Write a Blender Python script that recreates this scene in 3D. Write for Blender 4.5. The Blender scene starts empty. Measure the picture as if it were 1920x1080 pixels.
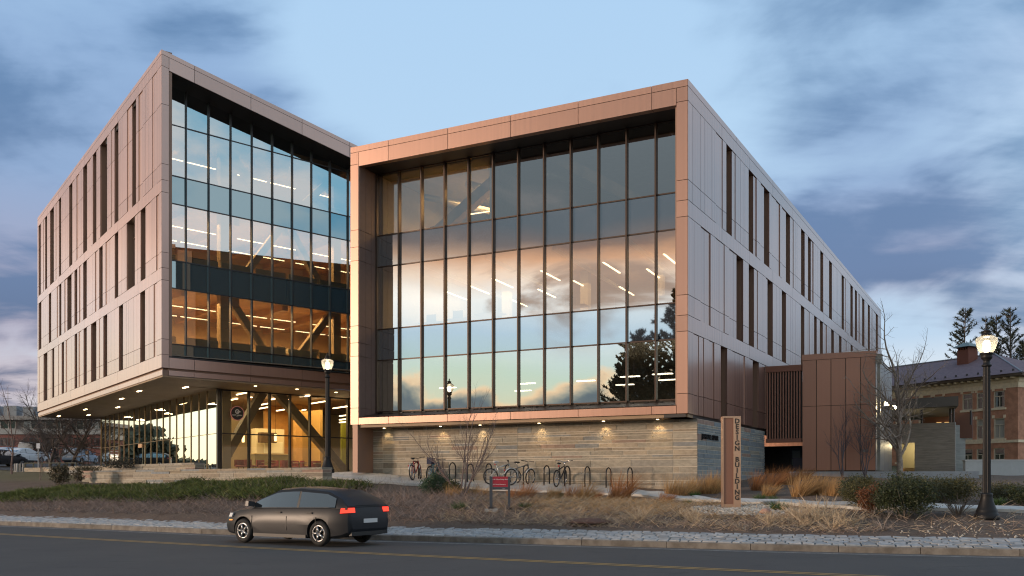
import bpy, math, random
import numpy as np
from mathutils import Vector, Matrix
rnd = random.Random(11)
sc = bpy.context.scene
COL = sc.collection
R = math.radians

# ------------------------------------------------------------------ camera
F, CX, HY, EYE = 1650.0, 960.0, 902.0, 1.6
cam = bpy.data.cameras.new("camera"); cam_o = bpy.data.objects.new("camera", cam); COL.objects.link(cam_o)
cam.sensor_width = 36; cam.lens = F / 1920 * 36
cam.shift_y = (HY - 540) / 1920
cam_o.location = (0, 0, EYE); cam_o.rotation_euler = (R(90), 0, 0)
cam.clip_end = 3000; cam.clip_start = 0.1
sc.camera = cam_o

def at(px, py, Y):
    return Vector(((px - CX) / F * Y, Y, EYE + (HY - py) / F * Y))
def dirpx(px, py):
    return Vector(((px - CX) / F, 1, (HY - py) / F)).normalized()

# ------------------------------------------------------------------ world
SUN_AZ = Vector((-0.965, -0.26, 0)).normalized()
WEST = Vector((-0.80, -0.60, 0)).normalized()
SUN_EL = R(7)
world = bpy.data.worlds.new("World"); sc.world = world; world.use_nodes = True
wt = world.node_tree; wt.nodes.clear()
class NT:
    """small helper to write shader maths"""
    def __init__(s, tree): s.t = tree
    def n(s, typ, **kw):
        nd = s.t.nodes.new(typ)
        for k, v in kw.items(): setattr(nd, k, v)
        return nd
    def link(s, a, b): s.t.links.new(a, b)
    def put(s, sock, v):
        if isinstance(v, bpy.types.NodeSocket): s.link(v, sock)
        elif isinstance(v, (tuple, list)):
            sock.default_value = tuple(v) + ((1.0,) if len(sock.default_value) == 4 and len(v) == 3 else ())
        else: sock.default_value = v
    def m(s, op, a, b=0.0, c=0.0, clamp=False):
        nd = s.n('ShaderNodeMath', operation=op); nd.use_clamp = clamp
        for i, v in enumerate((a, b, c)): s.put(nd.inputs[i], v)
        return nd.outputs[0]
    def v(s, op, a, b=(0, 0, 0), scale=None):
        nd = s.n('ShaderNodeVectorMath', operation=op)
        s.put(nd.inputs[0], a); s.put(nd.inputs[1], b)
        if scale is not None: s.put(nd.inputs[3], scale)
        return nd.outputs['Value'] if op in ('DOT_PRODUCT', 'LENGTH') else nd.outputs[0]
    def mix(s, f, a, b, blend='MIX'):
        nd = s.n('ShaderNodeMix', data_type='RGBA', blend_type=blend)
        s.put(nd.inputs[0], f); s.put(nd.inputs[6], a); s.put(nd.inputs[7], b)
        return nd.outputs[2]
    def step(s, x, lo, hi, a=0.0, b=1.0):
        nd = s.n('ShaderNodeMapRange', interpolation_type='SMOOTHSTEP')
        for i, v in enumerate((x, lo, hi, a, b)): s.put(nd.inputs[i], v)
        return nd.outputs[0]
    def noise(s, vec, scale, detail=5.0, rough=0.55, dist=0.0, dim='3D'):
        nd = s.n('ShaderNodeTexNoise', noise_dimensions=dim)
        if vec is not None: s.put(nd.inputs['Vector' if dim != '1D' else 'W'], vec)
        nd.inputs['Scale'].default_value = scale; nd.inputs['Detail'].default_value = detail
        nd.inputs['Roughness'].default_value = rough; nd.inputs['Distortion'].default_value = dist
        return nd
    def ramp(s, f, stops):
        nd = s.n('ShaderNodeValToRGB'); e = nd.color_ramp.elements
        while len(e) > 1: e.remove(e[-1])
        for i, (p, c) in enumerate(stops):
            el = e[0] if i == 0 else e.new(p)
            el.position = p; el.color = tuple(c) + (1.0,)
        s.put(nd.inputs[0], f)
        return nd.outputs[0]
W = NT(wt)
D = W.n('ShaderNodeTexCoord').outputs['Generated']
sp = W.n('ShaderNodeSeparateXYZ'); W.link(D, sp.inputs[0])
dx, dy, dz = sp.outputs
sky = W.n('ShaderNodeTexSky', sky_type='NISHITA'); sky.sun_disc = False
sky.sun_elevation = SUN_EL; sky.sun_rotation = math.atan2(SUN_AZ.x, SUN_AZ.y)
sky.air_density = 1.0; sky.dust_density = 1.5; sky.ozone_density = 2.0
# how far a direction faces the afterglow in the west
hl = W.m('SQRT', W.m('MAXIMUM', W.m('ADD', W.m('MULTIPLY', dx, dx), W.m('MULTIPLY', dy, dy)), 1e-5))
west = W.m('DIVIDE', W.m('ADD', W.m('MULTIPLY', dx, WEST.x), W.m('MULTIPLY', dy, WEST.y)), hl)
wk = W.step(west, -0.04, 0.42)
east = W.m('DIVIDE', W.m('ADD', W.m('MULTIPLY', dx, 0.92), W.m('MULTIPLY', dy, -0.39)), hl)
side = W.step(east, 0.0, 0.75)
up = W.m('MAXIMUM', dz, 0.0)
# cloud layer on a plane overhead, so the clouds flatten towards the horizon
den = W.m('ADD', up, 0.16)
cp = W.n('ShaderNodeCombineXYZ')
W.link(W.m('DIVIDE', dx, den), cp.inputs[0]); W.link(W.m('DIVIDE', dy, den), cp.inputs[1])
pl = cp.outputs[0]
n_big = W.noise(W.v('ADD', pl, (3.1, 1.7, 0.0)), 0.85, 3.0, 0.5, 0.4).outputs[0]
n_mid = W.noise(W.v('ADD', pl, (9.0, 4.0, 2.0)), 2.1, 9.0, 0.52, 0.5).outputs[0]
n_fin = W.noise(W.v('MULTIPLY', D, (1, 1, 2.4)), 5.0, 8.0, 0.5, 0.2).outputs[0]
def lobe(px, py, sig, amp):
    c = dirpx(px, py)
    d = W.m('SUBTRACT', W.v('DOT_PRODUCT', D, tuple(c)), 1.0)
    return W.m('MULTIPLY', W.m('EXPONENT', W.m('MULTIPLY', d, 1.0 / (sig * sig))), amp)
cov = W.m('ADD', W.m('MULTIPLY', n_big, 0.55), W.m('MULTIPLY', n_mid, 0.62))
for l in ((120, 170, .17, .20), (480, 190, .085, .20), (20, 560, .10, .22), (840, 120, .12, -.30), (1090, 70, .11, -.16),
          (640, 30, .06, -.10), (1240, 190, .055, -.12), (1560, 320, .075, .10), (1850, 260, .12, .06), (1480, 150, .07, -.04), (1640, 460, .10, .16),
          (1900, 420, .05, -.16), (1700, 655, .05, -.45), (1900, 560, .06, .12), (20, 660, .06, -.10), (1720, 610, .04, .10)):
    cov = W.m('ADD', cov, lobe(*l))
pr = W.n('ShaderNodeMapping'); pr.inputs['Rotation'].default_value = (0, 0, R(-38)); pr.inputs['Scale'].default_value = (.55, 2.4, 1); W.link(pl, pr.inputs[0])
n_str = W.noise(pr.outputs[0], 1.9, 9.0, .56, .35).outputs[0]
cov = W.m('ADD', cov, W.m('MULTIPLY', W.m('SUBTRACT', n_fin, .5), .34))
cov = W.m('ADD', cov, W.m('MULTIPLY', W.m('SUBTRACT', n_str, .5), .20))
cmask = W.step(cov, 0.43, 0.80)
nish = W.v('SCALE', sky.outputs[0], scale=0.30)
clear = W.mix(0.84, nish, W.v('SCALE', W.ramp(up, [(0.0, (1.0, .98, .95)), (.10, (.86, .92, .97)), (.15, (.56, .73, .92)), (.25, (.54, .75, .97)), (.5, (.47, .70, .97)), (1, (.20, .38, .72))]), scale=10.0))
cdark = W.ramp(up, [(0.0, (.30, .31, .38)), (.10, (.115, .155, .25)), (.22, (.15, .225, .385)), (.40, (.13, .24, .425)), (1, (.10, .2, .38))])
clite = W.ramp(up, [(0.0, (.64, .56, .57)), (.10, (.52, .44, .49)), (.20, (.36, .37, .50)), (.30, (.27, .39, .60)), (.5, (.27, .43, .67)), (1, (.25, .38, .6))])
ctone = W.step(W.m('ADD', n_fin, W.m('MULTIPLY', W.m('ADD', W.m('SUBTRACT', n_mid, .5), W.m('MULTIPLY', W.m('SUBTRACT', n_str, .5), .45)), 1.25)), 0.30, 0.66)
cloud = W.v('SCALE', W.mix(ctone, clite, cdark), scale=10.0)
front = W.mix(cmask, clear, cloud)
# the north and east halves of the sky in the south-east are lighter
front = W.mix(W.m('MULTIPLY', side, 0.85), front, W.v('SCALE', W.mix(ctone, (1.08, .97, .97), (.38, .72, .96)), scale=10.0))
# the western sky over the photographer: cumulus bank, clear luminous band, lit cloud, dark cloud deck
wn = W.noise(W.v('MULTIPLY', D, (1, 1, 1.6)), 7.5, 6.0, 0.5, 0.15).outputs[0]
wn2 = W.noise(W.v('MULTIPLY', D, (1, 1, 3.2)), 3.4, 8.0, 0.55, 0.4).outputs[0]
we = W.m('ADD', up, W.m('MULTIPLY', W.m('SUBTRACT', wn2, 0.5), 0.065))
wbase = W.ramp(we, [(0.0, (1.6, 1.15, .62)), (.07, (1.45, 1.36, .92)), (.12, (1.15, 1.42, 1.20)), (.16, (1.22, 1.48, 1.66)), (.195, (1.80, 1.86, 1.86)),
                    (.220, (1.75, 1.42, 1.16)), (.243, (1.25, .74, .48)), (.262, (.42, .32, .29)), (.285, (.23, .275, .31)), (.48, (.30, .37, .43)), (1, (.26, .34, .48))])
wn3 = W.noise(W.v('MULTIPLY', D, (1, 1, 2.2)), 6.0, 9.0, 0.55, 0.5).outputs[0]
wbase = W.mix(W.m('MULTIPLY', W.m('MULTIPLY', W.step(wn3, .50, .66), W.step(up, .13, .19)), W.step(up, .29, .23)), wbase, (.74, .56, .47))
wbase = W.mix(W.m('MULTIPLY', W.step(wn2, .56, .70), W.step(up, .26, .34)), wbase, (.50, .46, .46))
bank_top = W.m('MULTIPLY', W.m('ADD', 0.108, W.m('MULTIPLY', W.m('SUBTRACT', wn, 0.48), 0.22)), W.step(west, .5, .85))
bank = W.step(W.m('SUBTRACT', bank_top, up), -0.004, 0.026)
rim = W.m('MULTIPLY', W.step(W.m('SUBTRACT', bank_top, up), -0.012, 0.006), W.m('SUBTRACT', 1.0, bank))
wcol = W.mix(rim, wbase, (2.0, 1.35, .80))
wcol = W.mix(bank, wcol, W.mix(W.step(up, .02, .10), (.62, .60, .52), (.24, .32, .38)))
wcol = W.v('SCALE', wcol, scale=10.0)
skyc = W.mix(wk, front, wcol)
bg = W.n('ShaderNodeBackground'); W.link(skyc, bg.inputs[0]); bg.inputs[1].default_value = 0.1
W.link(bg.outputs[0], W.n('ShaderNodeOutputWorld').inputs[0])

sun = bpy.data.lights.new("sun", 'SUN'); sun_o = bpy.data.objects.new("sun", sun); COL.objects.link(sun_o)
sun.energy = 3.0; sun.angle = R(9); sun.color = (1.0, 0.73, 0.53)
sd = Vector((SUN_AZ.x * math.cos(SUN_EL), SUN_AZ.y * math.cos(SUN_EL), math.sin(SUN_EL)))
sun_o.rotation_euler = sd.to_track_quat('Z', 'Y').to_euler(); sun_o.location = (-60, -50, 30)
sc.view_settings.view_transform = 'Standard'; sc.view_settings.look = 'None'
sc.view_settings.exposure = 0.12; sc.view_settings.gamma = 1.0; sc.view_settings.use_curve_mapping = False
sc.render.engine = 'CYCLES'
sc.cycles.use_denoising = True; sc.cycles.denoiser = 'OPENIMAGEDENOISE'
sc.cycles.max_bounces = 8; sc.cycles.transparent_max_bounces = 24; sc.cycles.sample_clamp_indirect = 6.0
sc.cycles.caustics_reflective = False; sc.cycles.caustics_refractive = False
sc.render.film_transparent = False; sc.cycles.filter_width = 1.15

# ------------------------------------------------------------------ helpers
def origin(o):
    v = Vector((0, 0, 0))
    while o is not None: v += o.location; o = o.parent
    return v
def tag(o, label=None, cat=None, group=None, kind=None):
    if label: o['label'] = label
    if cat: o['category'] = cat
    if group: o['group'] = group
    if kind: o['kind'] = kind
    return o
def thing(name, label, cat, loc=(0, 0, 0), rz=0.0, group=None):
    o = bpy.data.objects.new(name, None); COL.objects.link(o); o.location = loc; o.rotation_euler.z = rz
    o.empty_display_size = .2
    return tag(o, label, cat, group)
def struct(name, loc=(0, 0, 0)):
    o = bpy.data.objects.new(name, None); COL.objects.link(o); o.location = loc
    return tag(o, kind='structure')
class MB:
    """collects faces; build() links them as one mesh object (world coordinates unless local)"""
    def __init__(s): s.v = []; s.f = []
    def add(s, vs, fs):
        b = len(s.v); s.v += [tuple(q) for q in vs]; s.f += [tuple(i + b for i in f) for f in fs]
    def hexa(s, c):
        s.add(c, [(0, 3, 2, 1), (4, 5, 6, 7), (0, 1, 5, 4), (1, 2, 6, 5), (2, 3, 7, 6), (3, 0, 4, 7)])
    def box(s, x0, x1, y0, y1, z0, z1):
        s.hexa([(x0, y0, z0), (x1, y0, z0), (x1, y1, z0), (x0, y1, z0), (x0, y0, z1), (x1, y0, z1), (x1, y1, z1), (x0, y1, z1)])
    def quad(s, a, b, c, d): s.add([a, b, c, d], [(0, 1, 2, 3)])
    def tube(s, pts, rad, sides=6, caps=True):
        pts = [Vector(p) for p in pts]; n = len(pts)
        if not isinstance(rad, (list, tuple)): rad = [rad] * n
        b = len(s.v); ref = None
        for i, p in enumerate(pts):
            t = (pts[min(i + 1, n - 1)] - pts[max(i - 1, 0)])
            if t.length < 1e-9: t = Vector((0, 0, 1))
            t.normalize()
            if ref is None or abs(ref.dot(t)) > .98: ref = Vector((1, 0, 0)) if abs(t.x) < .8 else Vector((0, 1, 0))
            u = (ref - t * ref.dot(t)).normalized(); w = t.cross(u); ref = u
            for k in range(sides):
                a = 2 * math.pi * k / sides
                s.v.append(tuple(p + (u * math.cos(a) + w * math.sin(a)) * rad[i]))
        for i in range(n - 1):
            for k in range(sides):
                k2 = (k + 1) % sides
                s.f.append((b + i * sides + k, b + i * sides + k2, b + (i + 1) * sides + k2, b + (i + 1) * sides + k))
        if caps:
            s.f.append(tuple(b + k for k in reversed(range(sides))))
            s.f.append(tuple(b + (n - 1) * sides + k for k in range(sides)))
    def lathe(s, prof, c=(0, 0, 0), sides=20, caps=True):
        b = len(s.v); n = len(prof)
        for r, z in prof:
            for k in range(sides):
                a = 2 * math.pi * k / sides
                s.v.append((c[0] + r * math.cos(a), c[1] + r * math.sin(a), c[2] + z))
        for i in range(n - 1):
            for k in range(sides):
                k2 = (k + 1) % sides
                s.f.append((b + i * sides + k, b + i * sides + k2, b + (i + 1) * sides + k2, b + (i + 1) * sides + k))
        if caps:
            s.f.append(tuple(b + k for k in reversed(range(sides)))); s.f.append(tuple(b + (n - 1) * sides + k for k in range(sides)))
    def ring(s, c, axis, Rr, r, seg=24, sides=6, a0=0.0, a1=2 * math.pi, up=None):
        axis = Vector(axis).normalized(); u = Vector(up) if up else (Vector((0, 0, 1)) if abs(axis.z) < .9 else Vector((1, 0, 0)))
        u = (u - axis * u.dot(axis)).normalized(); w = axis.cross(u)
        full = abs(a1 - a0 - 2 * math.pi) < 1e-6
        pts = [Vector(c) + (u * math.cos(a0 + (a1 - a0) * i / seg) + w * math.sin(a0 + (a1 - a0) * i / seg)) * Rr for i in range(seg + 1)]
        s.tube(pts, r, sides, caps=not full)
    def build(s, name, mat, parent=None, smooth=False, local=False):
        me = bpy.data.meshes.new(name)
        o = origin(parent) if (parent is not None and not local) else Vector((0, 0, 0))
        me.from_pydata([(x - o.x, y - o.y, z - o.z) for x, y, z in s.v], [], s.f)
        if smooth: me.polygons.foreach_set('use_smooth', [True] * len(me.polygons))
        me.materials.append(mat); me.update()
        ob = bpy.data.objects.new(name, me); COL.objects.link(ob); ob.parent = parent
        return ob
def proj_size(vs):
    xs = [(x / max(y, .5) * F, (z - EYE) / max(y, .5) * F) for x, y, z in vs]
    w = max(a for a, b in xs) - min(a for a, b in xs); h = max(b for a, b in xs) - min(b for a, b in xs)
    return w * h
def pieces(name, mbs, mat, parent, cap=300, rest=None):
    """each piece an object of its own; past the cap the smallest in view are joined as one part"""
    order = sorted(range(len(mbs)), key=lambda i: -proj_size(mbs[i][0].v))
    for i in sorted(order[:cap]):
        mbs[i][0].build(name, mbs[i][1] or mat, parent)
    if len(order) > cap:
        mb = MB(); slots = []; idx = []
        for i in order[cap:]:
            m = mbs[i][1] or mat
            if m not in slots: slots.append(m)
            mb.add(mbs[i][0].v, mbs[i][0].f); idx += [slots.index(m)] * len(mbs[i][0].f)
        ob = mb.build(rest or name, slots[0], parent)
        for m in slots[1:]: ob.data.materials.append(m)
        ob.data.polygons.foreach_set('material_index', idx)
        tag(ob, kind='stuff')
def copy_tree(o, parent=None):
    c = o.copy(); COL.objects.link(c); c.parent = parent
    for ch in list(o.children): copy_tree(ch, c)
    return c

# ------------------------------------------------------------------ materials
MATS = {}
def mat(name, col, rough=.6, metal=0.0, var=.0, nscale=4.0, bump=0.0, bscale=60.0, rand=0.0, isl=0.0, col2=None, spec=.5, stretch=(1, 1, 1), trans=0.0):
    if name in MATS: return MATS[name]
    m = bpy.data.materials.new(name); m.use_nodes = True; t = NT(m.node_tree); m.node_tree.nodes.clear()
    p = t.n('ShaderNodeBsdfPrincipled'); out = t.n('ShaderNodeOutputMaterial'); t.link(p.outputs[0], out.inputs[0])
    p.inputs['Roughness'].default_value = rough; p.inputs['Metallic'].default_value = metal
    p.inputs['Specular IOR Level'].default_value = spec
    c = col
    pos = t.n('ShaderNodeNewGeometry')
    P = pos.outputs['Position']
    if stretch != (1, 1, 1): P = t.v('MULTIPLY', P, stretch)
    if var > 0 or col2:
        nz = t.noise(P, nscale, 6.0, .6).outputs[0]
        c = t.mix(t.step(nz, .3, .7), tuple(x * (1 - var) for x in col), col2 if col2 else tuple(min(1, x * (1 + var)) for x in col))
    if rand > 0:
        r = t.n('ShaderNodeObjectInfo').outputs['Random']
        c = t.mix(1.0, c, t.v('SCALE', (1, 1, 1), scale=t.m('ADD', 1 - rand, t.m('MULTIPLY', r, 2 * rand))), 'MULTIPLY')
    if isl > 0:
        r = pos.outputs['Random Per Island']
        c = t.mix(1.0, c, t.v('SCALE', (1, 1, 1), scale=t.m('ADD', 1 - isl, t.m('MULTIPLY', r, 2 * isl))), 'MULTIPLY')
    t.put(p.inputs['Base Color'], c)
    if trans > 0:
        tl = t.n('ShaderNodeBsdfTranslucent'); t.put(tl.inputs[0], c)
        mx = t.n('ShaderNodeMixShader'); mx.inputs[0].default_value = trans
        t.link(p.outputs[0], mx.inputs[1]); t.link(tl.outputs[0], mx.inputs[2]); t.link(mx.outputs[0], out.inputs[0])
    if bump > 0:
        b = t.n('ShaderNodeBump'); b.inputs['Strength'].default_value = bump; b.inputs['Distance'].default_value = .02
        t.link(t.noise(P, bscale, 4.0, .6).outputs[0], b.inputs['Height']); t.link(b.outputs[0], p.inputs['Normal'])
    MATS[name] = m
    return m
def emit(name, col, strength):
    if name in MATS: return MATS[name]
    m = bpy.data.materials.new(name); m.use_nodes = True; t = NT(m.node_tree); m.node_tree.nodes.clear()
    e = t.n('ShaderNodeEmission'); e.inputs[0].default_value = tuple(col) + (1,); e.inputs[1].default_value = strength
    t.link(e.outputs[0], t.n('ShaderNodeOutputMaterial').inputs[0]); MATS[name] = m
    return m
def glass(name, refl, tint, gcol=(1, 1, 1), rough=0.0, wav=0.0):
    m = bpy.data.materials.new(name); m.use_nodes = True; t = NT(m.node_tree); m.node_tree.nodes.clear()
    tr = t.n('ShaderNodeBsdfTransparent'); tr.inputs[0].default_value = tuple(tint) + (1,)
    gl = t.n('ShaderNodeBsdfGlossy'); gl.inputs[0].default_value = tuple(gcol) + (1,); gl.inputs['Roughness'].default_value = rough
    lw = t.n('ShaderNodeLayerWeight'); lw.inputs[0].default_value = .25
    f = t.m('ADD', refl, t.m('MULTIPLY', lw.outputs['Fresnel'], 1 - refl), clamp=True)
    mx = t.n('ShaderNodeMixShader'); t.link(f, mx.inputs[0]); t.link(tr.outputs[0], mx.inputs[1]); t.link(gl.outputs[0], mx.inputs[2])
    if wav > 0:
        b = t.n('ShaderNodeBump'); b.inputs['Strength'].default_value = wav; b.inputs['Distance'].default_value = .01
        t.link(t.noise(t.n('ShaderNodeNewGeometry').outputs['Position'], .7, 2.0).outputs[0], b.inputs['Height']); t.link(b.outputs[0], gl.inputs['Normal'])
    t.link(mx.outputs[0], t.n('ShaderNodeOutputMaterial').inputs[0]); MATS[name] = m
    return m
def cladding(name, col, rough, metal, ud, rib=.5, coat=.7, cior=1.7, crough=.22):
    """anodised metal with fine upright ribs along the wall direction ud"""
    m = bpy.data.materials.new(name); m.use_nodes = True; t = NT(m.node_tree); m.node_tree.nodes.clear()
    p = t.n('ShaderNodeBsdfPrincipled'); t.link(p.outputs[0], t.n('ShaderNodeOutputMaterial').inputs[0])
    geo = t.n('ShaderNodeNewGeometry'); s = t.v('DOT_PRODUCT', geo.outputs['Position'], (ud[0], ud[1], 0))
    n1 = t.noise(s, 7.0, 3.0, .7, dim='1D').outputs[0]
    r = t.n('ShaderNodeObjectInfo').outputs['Random']
    big = t.noise(geo.outputs['Position'], .35, 3.0).outputs[0]
    f = t.m('ADD', t.m('ADD', t.m('MULTIPLY', t.m('SUBTRACT', n1, .5), rib * 1.1), t.m('MULTIPLY', t.m('SUBTRACT', r, .5), .16)), t.m('MULTIPLY', t.m('SUBTRACT', big, .5), .16))
    t.put(p.inputs['Base Color'], t.mix(1.0, tuple(col), t.v('SCALE', (1, 1, 1), scale=t.m('ADD', 1.0, f)), 'MULTIPLY'))
    p.inputs['Metallic'].default_value = metal; t.put(p.inputs['Roughness'], t.m('ADD', rough - .05, t.m('MULTIPLY', n1, .12)))
    p.inputs['Coat Weight'].default_value = coat; p.inputs['Coat Roughness'].default_value = crough; p.inputs['Coat IOR'].default_value = cior
    b = t.n('ShaderNodeBump'); b.inputs['Strength'].default_value = .35 * rib; b.inputs['Distance'].default_value = .03
    t.link(n1, b.inputs['Height']); t.link(b.outputs[0], p.inputs['Normal'])
    MATS[name] = m
    return m
CU = (.47, .305, .245)
M_dark = mat('dark metal', (.028, .026, .027), .45, .4)
M_black = mat('black paint', (.007, .007, .008), .5, .0, bump=.1, bscale=30, spec=.3)
M_bronze = mat('dark bronze trim', (.075, .05, .038), .4, .6)
M_mull = mat('grey mullion', (.055, .053, .055), .4, .6)
M_fin = mat('bronze fin', (.20, .135, .075), .4, .7)
M_conc = mat('pale concrete', (.42, .41, .39), .85, var=.10, nscale=1.5, bump=.15, bscale=40)
M_wood = mat('timber ceiling', (.42, .235, .095), .55, var=.14, nscale=1.2, stretch=(1, 1, 1), rand=.03)
M_beam = mat('glulam timber', (.36, .27, .17), .6, var=.10, nscale=2.0)
M_soff = mat('soffit panel', (.30, .205, .125), .6, var=.07, nscale=1.0)
M_white = mat('white plaster', (.62, .58, .50), .8, var=.05)
M_ifloor = mat('interior floor', (.20, .16, .12), .5)
M_lite = emit('warm strip lamp', (1.0, .74, .42), 6.0)
M_litew = emit('neutral strip lamp', (1.0, .86, .66), 6.0)
M_glassA = glass('curtain wall glass', .50, (.62, .60, .52), (.86, 1.0, 1.0), 0.0, .02)
M_glassB = glass('curtain wall glass tall', .42, (.55, .55, .50), (1.0, 1.0, .97), 0.0, .015)
M_glassL = glass('lobby glass', .10, (.86, .84, .76), (1, 1, 1))
M_glassS = glass('side lobby glass', .62, (.42, .42, .34), (.96, 1, .94))
M_spA = mat('blue grey spandrel glass', (.04, .06, .075), .03, 0.0, spec=1.0)
M_spB = mat('grey spandrel glass', (.065, .07, .08), .12, 0.0, spec=.9)

M_reveal = mat('brown window reveal', (.24, .15, .11), .55, .3)
def backglass(name, refl, col, gcol=(1, 1, 1)):
    m = bpy.data.materials.new(name); m.use_nodes = True; t = NT(m.node_tree); m.node_tree.nodes.clear()
    df = t.n('ShaderNodeBsdfDiffuse'); df.inputs[0].default_value = tuple(col) + (1,)
    gl = t.n('ShaderNodeBsdfGlossy'); gl.inputs[0].default_value = tuple(gcol) + (1,); gl.inputs['Roughness'].default_value = 0.02
    lw = t.n('ShaderNodeLayerWeight'); lw.inputs[0].default_value = .25
    f = t.m('ADD', refl, t.m('MULTIPLY', lw.outputs['Fresnel'], 1 - refl), clamp=True)
    mx = t.n('ShaderNodeMixShader'); t.link(f, mx.inputs[0]); t.link(df.outputs[0], mx.inputs[1]); t.link(gl.outputs[0], mx.inputs[2])
    t.link(mx.outputs[0], t.n('ShaderNodeOutputMaterial').inputs[0]); MATS[name] = m
    return m
M_spA = backglass('blue spandrel glass', .34, (.03, .06, .08), (.62, .92, 1.0))
M_spB = backglass('grey spandrel glass panel', .36, (.045, .052, .064), (.86, .95, 1.0))
M_winS = backglass('dark side window glass', .16, (.018, .016, .016))

class Wall:
    """upright plane: a runs along it, d goes inward from its face"""
    def __init__(s, o, d, out):
        s.o = Vector((o[0], o[1])); s.d = Vector((d[0], d[1])).normalized()
        s.n = Vector((-s.d.y, s.d.x))
        if s.n.dot(Vector(out)) < 0: s.n = -s.n
    def P(s, a, z, d=0.0):
        q = s.o + s.d * a - s.n * d
        return (q.x, q.y, z)
    def a_at(s, px, d=0.0):
        k = (px - CX) / F; o = s.o - s.n * d
        return (k * o.y - o.x) / (s.d.x - k * s.d.y)
    def box(s, mb, a0, a1, z0, z1, d0, d1, z0b=None, z1b=None):
        z0b = z0 if z0b is None else z0b; z1b = z1 if z1b is None else z1b
        c = [s.P(a0, z0, d0), s.P(a1, z0b, d0), s.P(a1, z0b, d1), s.P(a0, z0, d1), s.P(a0, z1, d0), s.P(a1, z1b, d0), s.P(a1, z1b, d1), s.P(a0, z1, d1)]
        mb.hexa(c)
    def bx(s, *a, **k):
        mb = MB(); s.box(mb, *a, **k); return mb

CA = (-18.08, 45.40); CB = (6.89, 34.45); PB = (-7.64, 41.585)
A_side = Wall(CA, (-.7588, 1.0), (-1, -.5))
A_front = Wall(CA, (1.103, 1.0), (1, -1))
B_front = Wall(PB, (2.036, -1.0), (-.4, -1))
B_side = Wall(CB, (.5818, 1.0), (1, -.5))
B_west = Wall(PB, (.5818, 1.0), (-1, .5))
LA_side, LA_front, LB_front, LB_side = 36.6, 24.0, 16.18, 53.8
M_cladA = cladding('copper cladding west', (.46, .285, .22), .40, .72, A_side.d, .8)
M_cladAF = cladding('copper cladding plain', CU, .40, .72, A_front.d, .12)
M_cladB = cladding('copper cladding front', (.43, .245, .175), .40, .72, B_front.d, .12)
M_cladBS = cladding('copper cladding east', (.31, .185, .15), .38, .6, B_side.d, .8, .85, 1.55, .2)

bld = thing('campus_building', 'large copper clad academic building with two glazed wings', 'building', (-4, 42, 1.9))
panels = []
def panel(w, a0, a1, z0, z1, m, d0=0.0, d1=.07, g=.011, z0b=None, z1b=None):
    mb = MB(); w.box(mb, a0 + g, a1 - g, z0 + g, z1 - g, d0, d1, None if z0b is None else z0b + g, None if z1b is None else z1b - g)
    panels.append((mb, m))
backing = MB()
wins = []
def split_gap(a0, a1, target=.72):
    n = max(1, int(round((a1 - a0) / target)))
    ws = [rnd.choice((.6, .85, 1.0, 1.35)) for _ in range(n)]; tot = sum(ws); out = []; a = a0
    for w_ in ws:
        b = a + (a1 - a0) * w_ / tot; out.append((a, b)); a = b
    return out
def zone(w, L, ztop, zbot, joints, winpx, m, a_min=0.0):
    ops = sorted(tuple(sorted((w.a_at(p0), w.a_at(p1)))) for p0, p1 in winpx)
    cur = a_min
    for a0, a1 in ops + [(L, L)]:
        if a0 - cur > .05:
            w.box(backing, cur + (0.012 if cur > a_min else .09), a0 - .012, zbot, ztop, .09, .55)
            for p0, p1 in split_gap(cur, a0):
                off = rnd.choice((0, 0, 0, .022, .04))
                zs = [ztop] + list(joints) + [zbot]
                for zt, zb in zip(zs[:-1], zs[1:]):
                    panel(w, p0, p1, zb, zt, m, d0=off, d1=.085)
        if a1 > a0: wins.append((w, a0, a1, zbot, ztop))
        cur = a1
def band(w, L, z0, z1, m, step=3.9, off=0.0, a_min=0.0):
    n = max(1, int(round((L - a_min) / step)))
    for i in range(n):
        panel(w, a_min + (L - a_min) * i / n, a_min + (L - a_min) * (i + 1) / n, z0, z1, m, d0=off)
    w.box(backing, a_min + .09, L - .02, z0, z1, .09, .55)

# --- left wing, west face
zA = dict(cap=23.89, top=23.64, z1=23.06, j1=21.08, j2=18.0, b1=17.17, z2=16.54, j3=13.43, b2=12.63, z3=12.0, j4=8.95, b3=8.15, bot=7.46)
band(A_side, LA_side, zA['top'], zA['cap'], M_cladA, 6)
band(A_side, LA_side, zA['z1'], zA['top'], M_cladA, 4.5)
zone(A_side, LA_side, zA['z1'], zA['b1'], (zA['j1'], zA['j2']), [(246.5, 255), (214, 222), (188, 200), (174, 180), (156, 162), (129.6, 135), (110, 114.6), (93.8, 101), (84, 88.3), (72.3, 76.5)], M_cladA)
band(A_side, LA_side, zA['z2'], zA['b1'], M_cladA, 4.5)
zone(A_side, LA_side, zA['z2'], zA['b2'], (zA['j3'],), [(263, 272), (237.5, 252), (214.4, 221.7), (186, 192.5), (156, 162), (139.6, 144.8), (125, 133), (110, 114.4), (91.5, 96), (72.3, 76.5)], M_cladA)
band(A_side, LA_side, zA['z3'], zA['b2'], M_cladA, 4.5)
zone(A_side, LA_side, zA['z3'], zA['b3'], (zA['j4'],), [(263, 272), (223, 230.6), (193.8, 201), (170.6, 180.6), (156.7, 162), (139.8, 144.8), (115.6, 120), (96.9, 101), (81.7, 88.3)], M_cladA)
band(A_side, LA_side, zA['bot'], zA['b3'], M_cladA, 4.5)
A_side.box(backing, .3, LA_side, 7.36, 7.5, .14, .55)
band(A_side, LA_side, 7.08, 7.36, M_cladA, 4.5, off=.05, a_min=.05)

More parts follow.
